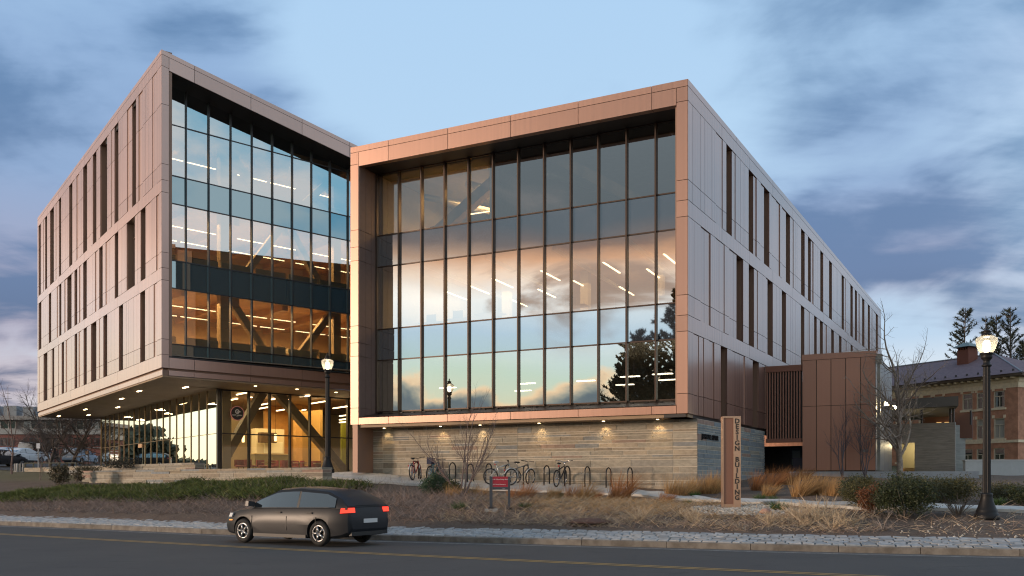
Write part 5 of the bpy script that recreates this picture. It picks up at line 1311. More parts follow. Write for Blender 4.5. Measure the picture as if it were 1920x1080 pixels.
RSW.bx(.072, .528, zt - .40 * .78 - .08, zt - .40 * .78 - .002, .012, .048).build('grey_panel', M_sgrey, sg)
for x_ in (.025, .565): RSW.bx(x_ - .08, x_ + .08, gsl - .1, gsl + .10, -.04, .11).build('post_foot', M_dark, sg)
RSW.bx(-.17, .22, gsl - .2, gsl + .06, -.15, .22).build('footing', M_conc, sg)
text('lettering', 'John W. Olver\u00a0Design Building', .046, face_mtx(RSW, .30, zt - .085, .008), MATS['white print'], sg, .001)
text('lettering', '551 North Pleasant St', .042, face_mtx(RSW, .27, zt - .235, .008), MATS['white print'], sg, .001)
text('lettering', 'UMass', .035, face_mtx(RSW, .40, zt - .352, .0105), MATS['silver print'], sg, .001)
# small white traffic sign at far left
c = at(72, 876, 62); tsg = thing('traffic_sign', 'small white sign on a thin pale post by the car park', 'sign', c)
mb = MB(); mb.tube([(c.x, c.y, c.z - .6), (c.x, c.y, c.z + 1.6)], .05, 6); mb.build('post', mat('pale steel', (.34, .36, .40), .5), tsg)
mb = MB(); mb.box(c.x - .11, c.x + .14, c.y - .06, c.y - .04, c.z + 1.32, c.z + 1.68); mb.build('sign_plate', mat('white sign', (.62, .64, .70), .5), tsg)
# bollards and guard rail
bol = None
for i, (px, lab) in enumerate(((28, 'pale bollard farthest left by the parked cars'), (32.5, 'thick pale bollard, second by the parked cars'), (38, 'pale bollard, third by the parked cars'), (43.5, 'pale bollard at the end of the stone wall'))):
    c = at(px, 893, 60.5); r_ = .05 if i != 1 else .09
    b = thing('bollard', lab, 'bollard', (c.x, c.y, g1(c.x, c.y)), group='pale bollards by the car park')
    h = EYE + (HY - 869) / F * 60.5 - b.location.z
    mb = MB(); mb.lathe([(r_, -.3), (r_, h - .05), (r_ * .6, h)], sides=12); mb.build('post', mat('bollard grey', (.36, .35, .33), .7), b, True, True)
    mb = MB(); mb.lathe([(r_ * 1.6, 0), (r_ * 1.6, .04), (r_ * 1.02, .06)], sides=12); mb.build('collar', mat('bollard grey', (.36, .35, .33), .7), b, True, True)
ra, rb = at(47, 868.5, 64.5), at(143, 868, 62.8)
gr = thing('guard_rail', 'thin olive metal guard rail behind the long stone wall', 'railing', ra.lerp(rb, .5))
M_rail = mat('olive rail', (.10, .10, .07), .6)
for k in range(7):
    p = ra.lerp(rb, k / 6); mb = MB(); mb.tube([(p.x, p.y, p.z), (p.x, p.y, p.z - 1.0)], .05, 6); mb.build('post', M_rail, gr)
for dz_ in (0, -.35): mb = MB(); mb.tube([ra + Vector((0, 0, dz_)), rb + Vector((0, 0, dz_))], .035, 6); mb.build('rail', M_rail, gr)

# ------------------------------------------------------------------ cars
M_tyr = mat('car tyre', (.012, .012, .012), .8); M_rim = mat('alloy rim', (.35, .35, .36), .3, .9); M_cgl = backglass('car window glass', .22, (.010, .012, .014)); M_head = mat('headlamp lens', (.6, .6, .62), .1); M_trim = mat('black car trim', (.012, .012, .012), .5)
M_tail = emit('tail lamp', (1.0, .05, .03), 2.2); M_tail0 = mat('tail lens', (.30, .01, .01), .2); M_side = emit('amber marker', (1.0, .35, .08), 1.6)
def carpaint(name, col):
    m = mat('car paint ' + name, col, .42, .0, spec=.18)
    m.node_tree.nodes['Principled BSDF'].inputs['Coat Weight'].default_value = .06; m.node_tree.nodes['Principled BSDF'].inputs['Coat Roughness'].default_value = .2; return m
def car(loc, yaw, lab, paint, Lc=4.4, Wc=1.78, Hc=1.46, style='hatch', lit=False, group=None):
    """front points along +x"""
    t = thing('car', lab, 'car', loc, yaw, group)
    hw = Wc / 2; x0, x1 = -Lc / 2, Lc / 2; wb = Lc * .60; fx, rx = wb / 2 + .05, -wb / 2 + .05; wr = .32
    if style == 'hatch': roofp = [(-.485, .69), (-.43, .82), (-.33, .945), (-.10, 1.0), (.05, .975), (.19, .81), (.27, .66)]
    elif style == 'suv': roofp = [(-.50, .90), (-.47, .985), (-.35, 1.0), (-.10, 1.0), (.08, .97), (.20, .78), (.26, .68)]
    elif style == 'van': roofp = [(-.50, .95), (-.48, 1.0), (-.3, 1.0), (.1, 1.0), (.25, .96), (.38, .72), (.44, .60)]
    else: roofp = [(-.38, .70), (-.33, .75), (-.20, .97), (-.08, 1.0), (.05, .98), (.19, .80), (.26, .69)]
    # lower body: stations with belt height and half width
    xs_ = [-.5, -.485, -.44, -.36, -.25, -.12, 0, .12, .25, .36, .43, .475, .5]
    belt = {'hatch': [.50, .64, .655, .655, .65, .645, .64, .635, .62, .585, .54, .47, .38], 'suv': [.52, .62, .64, .64, .64, .64, .64, .635, .625, .60, .57, .52, .42], 'van': [.5, .55, .56, .56, .56, .56, .56, .56, .55, .53, .50, .46, .36], 'sedan': [.48, .64, .68, .685, .67, .65, .64, .635, .62, .585, .54, .47, .38]}[style]
    wid = [.80, .88, .94, .98, 1, 1, 1, 1, .99, .96, .91, .84, .74]
    bot = [.30, .22, .17, .14, .13, .13, .13, .13, .13, .14, .16, .18, .24]
    mb = MB(); ring = []
    for X, B, Wd, Bo in zip(xs_, belt, wid, bot):
        x = X * Lc; zt_ = B * Hc; zb2 = Bo * Hc; w = hw * Wd
        prof = [(w * .90, zb2), (w * .97, zb2 + .05), (w, zb2 + (zt_ - zb2) * .45), (w * .985, zb2 + (zt_ - zb2) * .8), (w * .93, zt_ - .01), (w * .86, zt_ + .012), (w * .4, zt_ + .03)]
        ring.append([(x, y, z) for y, z in prof] + [(x, -y, z) for y, z in reversed(prof)])
    npt = len(ring[0])
    for r_ in ring: mb.v += r_
    for i in range(len(ring) - 1):
        for k in range(npt):
            k2 = (k + 1) % npt; mb.f.append((i * npt + k, (i + 1) * npt + k, (i + 1) * npt + k2, i * npt + k2))
    mb.f.append(tuple(range(npt))); mb.f.append(tuple((len(ring) - 1) * npt + k for k in reversed(range(npt))))
    body = mb.build('body', paint, t, True, True)
    # wheel arches cut out of the body
    cut = MB()
    for cx_ in (fx, rx):
        for s_ in (-1, 1):
            b = len(cut.v); n_ = 22; ya, yb = s_ * (hw - .24), s_ * (hw + .2)
            for yy in (ya, yb):
                for k in range(n_): cut.v.append((cx_ + math.cos(2 * math.pi * k / n_) * (wr + .05), yy, wr + math.sin(2 * math.pi * k / n_) * (wr + .05)))
            for k in range(n_): cut.f.append((b + k, b + (k + 1) % n_, b + n_ + (k + 1) % n_, b + n_ + k) if s_ < 0 else (b + k, b + n_ + k, b + n_ + (k + 1) % n_, b + (k + 1) % n_))
            f0 = tuple(b + k for k in range(n_)); f1 = tuple(b + n_ + k for k in range(n_))
            cut.f += [f0[::-1], f1] if s_ > 0 else [f0, f1[::-1]]
    co = cut.build('cutter', M_trim, None, False, True)
    import bmesh
    for o_ in (co, body):
        bm = bmesh.new(); bm.from_mesh(o_.data); bmesh.ops.recalc_face_normals(bm, faces=bm.faces); bm.to_mesh(o_.data); bm.free()
    md = body.modifiers.new('arch', 'BOOLEAN'); md.object = co; md.operation = 'DIFFERENCE'; md.solver = 'EXACT'
    co.matrix_world = t.matrix_world = Matrix.Translation(t.location) @ Matrix.Rotation(yaw, 4, 'Z')
    dg = bpy.context.evaluated_depsgraph_get(); dg.update()
    me2 = bpy.data.meshes.new_from_object(body.evaluated_get(dg)); body.modifiers.clear(); me2.set_sharp_from_angle(angle=R(24)); body.data = me2; bpy.data.objects.remove(co)
    co = None
    # cabin
    zb3 = [np.interp(X, xs_, belt) * Hc for X, _ in roofp]
    cab = MB(); rings = []
    for (X, Hh), zb4 in zip(roofp, zb3):
        x = X * Lc; z1 = Hh * Hc; z0 = zb4 - .02; z0 = min(z0, z1); f = (z1 - z0) / max(.01, Hc - .64 * Hc)
        wb_ = hw * .91; wt = hw * (.91 - .19 * min(1, max(0, f)))
        rings.append([(x, wb_, z0), (x, wb_ * .35 + wt * .65, z0 + (z1 - z0) * .72), (x, wt * .97, z1 - .035 * f), (x, wt * .85, z1), (x, wt * .4, z1 + .018)])
    rg = [r_ + [(x, -y, z) for x, y, z in reversed(r_)] for r_ in rings]; npt = len(rg[0])
    for r_ in rg: cab.v += r_
    for i in range(len(rg) - 1):
        for k in range(npt - 1): cab.f.append((i * npt + k, (i + 1) * npt + k, (i + 1) * npt + k + 1, i * npt + k + 1))
    cab.f.append(tuple(range(npt))); cab.f.append(tuple((len(rg) - 1) * npt + k for k in reversed(range(npt))))
    cab_o = cab.build('roof', paint, t, True, True); cab_o.data.set_sharp_from_angle(angle=R(26))
    # glass set over the cabin sides, front and back
    def side_glass(s_, xa, xb, nm):
        g = MB(); N = 8; top_ = []; bot_ = []
        for i in range(N + 1):
            X = xa + (xb - xa) * i / N; Hh = np.interp(X, [p[0] for p in roofp], [p[1] for p in roofp]) * Hc; z0 = np.interp(X, xs_, belt) * Hc + .01
            f = (Hh - z0) / (Hc * .36); wb_ = hw * .91; wt = hw * (.91 - .19 * min(1, max(0, f))); z1 = z0 + (Hh - z0) * .80
            bot_.append((X * Lc, s_ * (wb_ + .006), z0)); top_.append((X * Lc, s_ * (wb_ * .30 + wt * .70 + .010), z1))
        for i in range(N): g.quad(bot_[i], bot_[i + 1], top_[i + 1], top_[i])
        g.build(nm, M_cgl, t, True, True)
    xr, xf = roofp[1][0] + .03, roofp[-1][0] - .03
    for s_ in (-1, 1):
        side_glass(s_, xr, -.13, 'rear_side_window'); side_glass(s_, -.115, xf, 'front_side_window')
    (Xa, Ha), (Xb, Hb) = roofp[-3], roofp[-1]; g = MB(); g.quad((Xb * Lc + .02, hw * .80, Hb * Hc + .0), (Xb * Lc + .02, -hw * .80, Hb * Hc + .0), (Xa * Lc + .03, -hw * .62, Ha * Hc + .006), (Xa * Lc + .03, hw * .62, Ha * Hc + .006)); g.build('windscreen', M_cgl, t, False, True)
    (Xa, Ha) = roofp[1 if style != 'sedan' else 2]; Xb = roofp[0][0]; g = MB(); zz = np.interp(Xb, xs_, belt) * Hc + .05; g.quad((Xb * Lc - .012, hw * .74, zz), (Xb * Lc - .012, -hw * .74, zz), (Xa * Lc - .03, -hw * .60, Ha * Hc - .05), (Xa * Lc - .03, hw * .60, Ha * Hc - .05)); g.build('rear_window', M_cgl, t, False, True)
    for cx_ in (fx, rx):
        for s_ in (-1, 1):
            y = s_ * (hw - .10); mb = MB(); mb.ring((cx_, y, wr), (0, 1, 0), wr - .075, .075, 24, 8); mb.v = [(a, y + (b - y) * 1.25, c_) for a, b, c_ in mb.v]; w = mb.build('wheel', M_tyr, t, True, True)
            mb = MB(); b = 0
            for k in range(5):
                a = 2 * math.pi * k / 5; mb.tube([(cx_, y + s_ * .06, wr), (cx_ + math.cos(a) * .19, y + s_ * .065, wr + math.sin(a) * .19)], [.035, .028], 5)
            mb.ring((cx_, y + s_ * .06, wr), (0, 1, 0), .19, .022, 20, 5); mb.build('rim', M_rim, w, True, True)
            mb = MB(); mb.tube([(cx_, y - s_ * .10, wr), (cx_, y + s_ * .03, wr)], .19, 18); mb.build('brake_disc', M_trim, w, False, True)
    for s_ in (-1, 1):
        yy = hw * .84
        mb = MB(); mb.hexa([(x1 * .985 - .13, s_ * yy - .20 * s_, .50 * Hc - .06), (x1 * .985 - .22, s_ * hw * .925, .50 * Hc - .05), (x1 * .985 - .36, s_ * hw * .955, .50 * Hc - .05), (x1 * .985 - .3, s_ * yy - .2 * s_, .50 * Hc - .06), (x1 * .985 - .16, s_ * yy - .2 * s_, .50 * Hc + .04), (x1 * .985 - .28, s_ * hw * .92, .50 * Hc + .05), (x1 * .985 - .40, s_ * hw * .95, .50 * Hc + .05), (x1 * .985 - .36, s_ * yy - .2 * s_, .50 * Hc + .04)]); mb.build('headlight', M_head, t, False, True)
        mb = MB(); mb.hexa([(x0 * 1.0 + .02, s_ * hw * .62, .58 * Hc), (x0 + .015, s_ * hw * .86, .58 * Hc), (x0 + .24, s_ * hw * .965, .57 * Hc), (x0 + .24, s_ * hw * .6, .57 * Hc), (x0 + .035, s_ * hw * .62, .66 * Hc), (x0 + .03, s_ * hw * .85, .66 * Hc), (x0 + .22, s_ * hw * .945, .655 * Hc), (x0 + .22, s_ * hw * .6, .655 * Hc)]); mb.build('tail_light', M_tail if lit else M_tail0, t, False, True)
        mb = MB(); mb.hexa([(xf * Lc - .06, s_ * (hw * .90), .655 * Hc), (xf * Lc + .05, s_ * (hw * .90), .655 * Hc), (xf * Lc + .05, s_ * (hw + .14), .67 * Hc), (xf * Lc - .06, s_ * (hw + .14), .67 * Hc), (xf * Lc - .06, s_ * hw * .90, .74 * Hc), (xf * Lc + .03, s_ * hw * .90, .74 * Hc), (xf * Lc + .03, s_ * (hw + .13), .76 * Hc), (xf * Lc - .06, s_ * (hw + .13), .76 * Hc)]); mb.build('wing_mirror', paint, t, False, True)
        for xh in (.02, -.22):
            mb = MB(); mb.box(xh * Lc - .10, xh * Lc + .08, s_ * hw * .985 - .012, s_ * hw * .985 + .022, .555 * Hc, .578 * Hc); mb.build('door_handle', paint, t, False, True)
        for xd in (.235, -.045, -.27):
            mb = MB(); mb.box(xd * Lc - .004, xd * Lc + .004, s_ * hw * 1.0 - .006, s_ * hw * 1.0 + .003, .26 * Hc, .50 * Hc); mb.build('door_seam', M_trim, t, False, True)
        mb = MB(); mb.box(rx + wr + .08, fx - wr - .08, s_ * hw * .99 - .03, s_ * hw * .99 + .012, .135 * Hc, .19 * Hc); mb.build('side_skirt', M_trim, t, False, True)
        if lit: mb = MB(); mb.box(fx + .42, fx + .50, s_ * hw * .945 - .015, s_ * hw * .945 + .02, .40 * Hc, .42 * Hc); mb.build('marker_light', M_side, t, False, True)
    for s_ in (-1, 1):
        mb = MB(); pts = []
        for i in range(13):
            X = xr + (xf - xr) * i / 12; pts.append((X * Lc, s_ * (hw * .912 + .004), np.interp(X, xs_, belt) * Hc + .006))
        mb.tube(pts, .011, 5); mb.build('window_trim', M_trim, t, True, True)
        mb = MB(); mb.hexa([(-.130 * Lc, s_ * (hw * .90), np.interp(-.12, xs_, belt) * Hc), (-.112 * Lc, s_ * (hw * .90), np.interp(-.12, xs_, belt) * Hc), (-.112 * Lc, s_ * (hw * .92 + .006), np.interp(-.12, xs_, belt) * Hc), (-.130 * Lc, s_ * (hw * .92 + .006), np.interp(-.12, xs_, belt) * Hc), (-.128 * Lc, s_ * hw * .72, .93 * Hc), (-.114 * Lc, s_ * hw * .72, .93 * Hc), (-.114 * Lc, s_ * (hw * .775 + .008), .93 * Hc), (-.128 * Lc, s_ * (hw * .775 + .008), .93 * Hc)]); mb.build('door_pillar', M_trim, t, False, True)
    mb = MB(); mb.tube([(roofp[2][0] * Lc, 0, roofp[2][1] * Hc), (roofp[2][0] * Lc - .16, 0, roofp[2][1] * Hc + .10)], .006, 5); mb.build('aerial', M_trim, t, False, True)
    mb = MB(); mb.box(x0 + .01, x0 + .09, -hw * .78, hw * .78, .19 * Hc, .255 * Hc); mb.build('rear_valance', M_trim, t, False, True)
    mb = MB(); mb.box(x1 - .05, x1 + .015, -hw * .45, hw * .45, .24 * Hc, .34 * Hc); mb.build('grille', M_trim, t, False, True)
    mb = MB(); mb.box(x0 - .012, x0 + .05, -.26, .26, .40 * Hc, .47 * Hc); mb.build('number_plate', mat('number plate', (.5, .5, .5), .5), t, False, True)
    return t
cyaw = math.atan2(.50, -.866)
cx0, cy0 = -5.35, 22.75
car((cx0, cy0, 0.005), cyaw, 'dark grey hatchback driving left along the near road', carpaint('graphite', (.016, .018, .022)), 4.30, 1.76, 1.44, 'hatch', True)
PG = 'cars parked at far left'
def pcar(px, py, Y, yaw, lab, col, style, L=4.4, Hh=1.5):
    c = at(px, py, Y); car((c.x, c.y, g1(c.x, c.y) + .03), yaw, lab, carpaint(lab[:12], col), L, 1.8, Hh, style, False, PG)
pcar(44, 885, 88, 1.35, 'white sedan parked behind the bollards', (.62, .63, .65), 'sedan', 4.6)
pcar(65, 880, 96, 1.7, 'white van parked behind the small white traffic sign', (.66, .66, .66), 'van', 5.0, 2.15)
pcar(10, 880, 98, .5, 'white hatchback parked farthest left', (.60, .60, .62), 'hatch', 4.2)
pcar(28, 880, 100, 1.4, 'silver blue car parked behind the young tree', (.30, .36, .44), 'suv', 4.3, 1.7)
pcar(151, 880, 92, 1.5, 'silver blue car parked where the glass lobby ends', (.36, .44, .54), 'suv', 4.3, 1.62)
pcar(4, 893, 78, 1.2, 'dark car in front of the stone step', (.03, .03, .035), 'hatch', 4.2)
# ------------------------------------------------------------------ vegetation
def soup(name, verts, faces, m, parent=None, kind=None, shift=True):
    me = bpy.data.meshes.new(name); o = origin(parent) if parent is not None and shift else Vector((0, 0, 0))
    v = np.asarray(verts, np.float32) - np.array(o, np.float32); f = np.asarray(faces, np.int32)
    me.vertices.add(len(v)); me.vertices.foreach_set('co', v.ravel())
    k = f.shape[1]; me.loops.add(f.size); me.loops.foreach_set('vertex_index', f.ravel())
    me.polygons.add(len(f)); me.polygons.foreach_set('loop_start', np.arange(0, f.size, k, dtype=np.int32)); me.polygons.foreach_set('loop_total', np.full(len(f), k, np.int32))
    me.update(); me.validate(); me.materials.append(m)
    ob = bpy.data.objects.new(name, me); COL.objects.link(ob); ob.parent = parent
    if kind: ob['kind'] = kind
    return ob
rs = np.random.RandomState(5)
def blades(base, dirs, L, Wd, bend, seg=3):
    """curved tapering blades: (verts, tri faces)"""
    n = len(base); d = dirs / np.linalg.norm(dirs, axis=1, keepdims=True)
    side = np.cross(d, rs.normal(size=(n, 3))); side /= np.linalg.norm(side, axis=1, keepdims=True) + 1e-9
    V = []; 
    for i in range(seg + 1):
        f = i / seg; p = base + d * (L * f)[:, None] + bend * ((f * f) * L)[:, None]
        w = Wd * (1 - f * .9)
        if i < seg: V += [p - side * w[:, None] / 2, p + side * w[:, None] / 2]
        else: V += [p]
    m = len(V); v = np.stack(V, 1).reshape(-1, 3); b = (np.arange(n) * m)[:, None]; F = []
    for i in range(seg - 1):
        F += [b + np.array([2 * i, 2 * i + 1, 2 * i + 3]), b + np.array([2 * i, 2 * i + 3, 2 * i + 2])]
    F += [b + np.array([2 * seg - 2, 2 * seg - 1, 2 * seg])]
    return v, np.concatenate(F, 0)
def cat(parts):
    vs, fs, k = [], [], 0
    for v, f in parts: vs.append(v); fs.append(f + k); k += len(v)
    return np.concatenate(vs), np.concatenate(fs)
def leaves(c, size, n_, flat=.6, asp=.45):
    """n_ small pointed leaves as kites around the centres c"""
    n = len(c); a = rs.normal(size=(n, 3)); a[:, 2] *= flat; a /= np.linalg.norm(a, axis=1, keepdims=True)
    b = np.cross(a, rs.normal(size=(n, 3))); b /= np.linalg.norm(b, axis=1, keepdims=True)
    s = (size * (.6 + .8 * rs.rand(n)))[:, None]
    v = np.stack([c - a * s * .5, c + b * s * asp * .5, c + a * s * .5, c - b * s * asp * .5], 1).reshape(-1, 3)
    f = (np.arange(n) * 4)[:, None] + np.array([0, 1, 2, 3])
    return v, f
M_tan = mat('dry ornamental grass', (.46, .285, .125), .85, isl=.38, trans=.35)
M_orng = mat('russet grass', (.36, .165, .065), .85, isl=.35, trans=.3)
M_straw = mat('grey straw', (.44, .345, .235), .9, isl=.45)
M_twig = mat('grey brown twig', (.25, .185, .15), .9, isl=.45)
M_twg2 = mat('mauve twig', (.235, .175, .145), .9, isl=.40)
M_bark = mat('grey bark', (.20, .165, .14), .9, var=.3, nscale=7, bump=.4, bscale=30)
M_bark2 = mat('pale mottled bark', (.27, .22, .18), .9, var=.35, nscale=6, bump=.5, bscale=18)
M_barkd = mat('dark bark', (.085, .07, .062), .9, var=.2, nscale=6)
M_jun = mat('juniper green', (.085, .105, .022), .8, isl=.5, trans=.15)
M_ever = mat('evergreen leaf', (.040, .052, .018), .6, isl=.55, trans=.2)
M_ever2 = mat('olive evergreen leaf', (.085, .080, .028), .6, isl=.5, trans=.2)
M_rust = mat('rust leaf', (.16, .060, .022), .7, isl=.45, trans=.2)
M_con = mat('conifer needle', (.022, .032, .020), .8, isl=.5)
def gza(x, y): return gz(x, y)
def clump(R_, H, n, lean, spread, wid=.010):
    a = rs.rand(n) * 2 * np.pi; r = R_ * .35 * np.sqrt(rs.rand(n)); base = np.stack([np.cos(a) * r, np.sin(a) * r, np.zeros(n)], 1)
    d = np.stack([np.cos(a) * spread * rs.rand(n), np.sin(a) * spread * rs.rand(n), np.ones(n)], 1) + np.array(lean) * rs.rand(n)[:, None] + rs.normal(size=(n, 3)) * .10
    L = H * (.55 + .5 * rs.rand(n)); bend = np.stack([np.cos(a) * .35 + lean[0] * .6, np.sin(a) * .35 + lean[1] * .6, -.22 * np.ones(n)], 1) * rs.rand(n)[:, None]
    return blades(base, d, L, np.full(n, wid), bend, 3)
protos = []
for k in range(4):
    v, f = clump(.5, (.62, .75, .55, .85)[k], 330, (.55, -.1, 0), .45); protos.append((v, f))
gmesh = {}
def grass_thing(px, py, Y, k, scale, m, lab, rz=None):
    x = (px - CX) / F * Y; z = g1(x, Y)
    key = (k, m.name)
    if key not in gmesh:
        o = soup('ornamental_grass', protos[k][0], protos[k][1], m); gmesh[key] = o.data
    else:
        o = bpy.data.objects.new('ornamental_grass', gmesh[key]); COL.objects.link(o)
    o.location = (x, Y, z - .03); o.scale = (scale, scale, scale); o.rotation_euler.z = rz if rz is not None else rnd.uniform(-.5, .5)
    tag(o, lab, 'grass clump', 'dry ornamental grass clumps')
GL = [(1163, 934, 32.0, 3, 1.55, M_orng, 'tall russet grass clump leaning before the second last hoop'), (1150, 940, 31.0, 0, 1.0, M_orng, 'short russet grass clump at the foot of the leaning russet one'), (1118, 925, 32.6, 2, .8, M_orng, 'thin russet grass tuft at the path below an empty hoop'),
      (1095, 942, 30.6, 1, 1.2, M_tan, 'broad tan grass clump below the dark roadster'), (1068, 938, 30.8, 0, 1.1, M_orng, 'russet grass clump left of the broad tan one'), (1035, 936, 31.2, 2, 1.0, M_tan, 'tan grass clump right of the red sign'),
      (1260, 924, 33.2, 1, 1.35, M_tan, 'golden grass clump left of three by the wall corner'), (1282, 926, 32.8, 3, 1.2, M_tan, 'golden grass clump in the middle before the wall corner'), (1305, 921, 33.8, 0, 1.6, M_tan, 'large golden grass clump at the wall corner'), (1332, 924, 33.4, 1, 1.5, M_tan, 'golden grass clump just left of the copper pylon'),
      (1345, 920, 34.4, 3, 1.3, M_tan, 'golden grass clump partly behind the copper pylon'), (1246, 940, 29.5, 2, 1.0, M_orng, 'small russet grass clump in front of the path edge'),
      (1420, 918, 34.5, 1, 1.4, M_orng, 'russet grass clump right of the pylon before the blue stone'), (1450, 910, 36.5, 3, 1.3, M_orng, 'tall russet grass clump below the louvred screen'), (1477, 905, 38.0, 0, 1.6, M_orng, 'wide russet grass clump near the dark passage'), (1440, 930, 31.5, 2, 1.2, M_tan, 'tan grass clump on the bank right of the pylon'),
      (1498, 936, 30.2, 1, 1.4, M_tan, 'bright tan grass clump left of the large tan mass'), (1520, 934, 30.6, 0, 1.6, M_tan, 'largest bright tan grass clump on the right bank'), (1546, 936, 30.2, 3, 1.2, M_tan, 'bright tan grass clump next to the evergreen shrub'), (1565, 938, 29.8, 1, 1.1, M_tan, 'small tan grass clump tucked under the evergreen shrub'), (1505, 896, 40.5, 2, 1.4, M_orng, 'russet grass clump against the annex corner'),
      (905, 948, 29.2, 2, 1.0, M_tan, 'tan grass clump left of the red sign'), (960, 945, 28.8, 0, 1.0, M_orng, 'russet grass clump just behind the red sign'), (985, 943, 29.6, 1, 1.0, M_orng, 'russet grass clump below the light grey bicycle'), (880, 940, 29.8, 3, .8, M_tan, 'tan grass tuft at the foot of the bare shrub'), (845, 944, 29.0, 0, .9, M_tan, 'tan grass tuft left of the bare shrub')]
for g in GL: grass_thing(*g)
# straw and twig litter over the planting bed
def bed_points(n, xlo, xhi, t0, t1, dens=None):
    x = xlo + (xhi - xlo) * rs.rand(n); t = t0 + (t1 - t0) * rs.rand(n)
    sl = (curbY(x + 1.5) - curbY(x - 1.5)) / 3.0; k = 1 / np.sqrt(1 + sl * sl)
    X = x - sl * k * t; Y = curbY(x) + k * t
    if dens is not None:
        keep = rs.rand(n) < dens(X, Y, t); X, Y, t = X[keep], Y[keep], t[keep]
    return X, Y, t
def not_path(X, Y, t):
    out = np.ones(len(X))
    for pa, pb, pc, pd in mp:
        lo = np.minimum(pa.x, pb.x); hi = np.maximum(pc.x, pd.x)
        s = (X >= lo) & (X <= hi)
        yb = np.maximum(pb.y, pd.y); ya = np.minimum(pb.y, pd.y)
        out[s & (Y > ya - .15) & (Y < max(pa.y, pc.y) + .1)] = 0
    return out
def litter(name, n, x0, x1, t0, t1, H, m, wid, upright, seed_d=None, patch=1.0):
    X, Y, t = bed_points(n, x0, x1, t0, t1, lambda X, Y, t: not_path(X, Y, t) * np.where(((X - 6.9) / 1.7) ** 2 + ((Y - 25.9) / 1.7) ** 2 < 1, .12, 1) * np.clip(1.6 - np.maximum(X - 7.2, 0) * .75, .12, 1) * (.42 + .58 * (np.sin(X * 1.7 + np.sin(Y * 1.3) * 2) * np.sin(Y * 1.9 + X * .6) > -.05 * patch)))
    k = len(X); base = np.stack([X, Y, gz(X, Y) - .02], 1); a = rs.rand(k) * 2 * np.pi
    d = np.stack([np.cos(a), np.sin(a), upright * (.15 + rs.rand(k))], 1); L = H * (.35 + rs.rand(k))
    bend = np.stack([np.cos(a) * .2, np.sin(a) * .2, -.35 * np.ones(k)], 1) * rs.rand(k)[:, None]
    v, f = blades(base, d, L, np.full(k, wid), bend, 3); return soup(name, v, f, m, None, 'stuff')
litter('dry_straw', 24000, -3.0, 13.0, 1.9, 8.0, .42, M_straw, .013, .9)
litter('dry_straw', 9000, -2.0, 9.0, 3.4, 8.5, .50, M_tan, .011, 1.0)
litter('dry_twigs', 9000, -2.0, 13.5, 1.75, 4.5, .36, M_twig, .012, 1.0)
litter('dry_twigs', 21000, -24, -1.0, 1.75, 6.0, .50, M_twg2, .014, 1.3)
litter('fallen_leaves', 5000, -24, 14, 1.65, 8, .09, mat('fallen leaf litter', (.12, .075, .05), .9, isl=.6), .035, .25)
# pale upright dead stems in front of the junipers and by the right-hand shrubs
litter('dry_stems', 1600, -22, -4, 4.6, 8.2, .85, mat('pale dead stem', (.22, .17, .14), .9, isl=.4), .010, 3.5)
def twig_bush(px, py, Y, H, lab, n=26, m=None):
    x = (px - CX) / F * Y; z = g1(x, Y); t = thing('dry_shrub', lab, 'shrub', (x, Y, z - .04), group='leafless dry shrubs by the cobbles'); P_ = []
    for i in range(n):
        a = rs.rand() * 6.28; p = np.array([0, 0, 0.]); d = np.array([math.cos(a) * .6, math.sin(a) * .6, .75]); pts = [Vector(p)]
        for s_ in range(4): d = d + rs.normal(size=3) * .28; d /= np.linalg.norm(d); p = p + d * H * (.22 + .1 * rs.rand()); pts.append(Vector(p))
        P_.append(pts)
    mb = MB(); [mb.tube(p, [.010, .008, .006, .005, .003], 4, False) for p in P_]; mb.build('stems', m or M_straw, t, False, True)
    k = n * 22; idx = rs.randint(0, n, k); f = .35 + .65 * rs.rand(k); base = np.array([np.array(P_[i][min(4, int(q * 4))]) for i, q in zip(idx, f)])
    v, fc = blades(base, rs.normal(size=(k, 3)) + np.array([0, 0, .9]), H * .22 * (.5 + rs.rand(k)), np.full(k, .007), rs.normal(size=(k, 3)) * .2, 2); soup('twigs', v, fc, m or M_straw, t, shift=False)
for i, (px, py, Y, H, lab) in enumerate(((1512, 1000, 22.6, .75, 'pale dry shrub left of the rust leaved evergreen, nearest the cobbles'), (1540, 997, 23.0, .85, 'pale dry shrub, second left of the rust leaved evergreen'), (1588, 1000, 22.4, .7, 'pale dry shrub just left of the branching dead shoots'), (1492, 995, 23.4, .6, 'low pale dry shrub by the cobbles right of the gravel'), (1445, 997, 22.9, .45, 'small dry shrub below the white gravel'), (1300, 990, 23.8, .5, 'small dry shrub in the bed left of the pylon'), (1200, 985, 24.2, .5, 'small dry shrub in the bed below the last hoops'), (1560, 1005, 22.0, .5, 'low dry shrub at the cobble edge'))): twig_bush(px, py, Y, H, lab)
twig_bush(1655, 1005, 21.6, .62, 'forked bare shoots in front of the big evergreen shrub', 9, M_bark2)
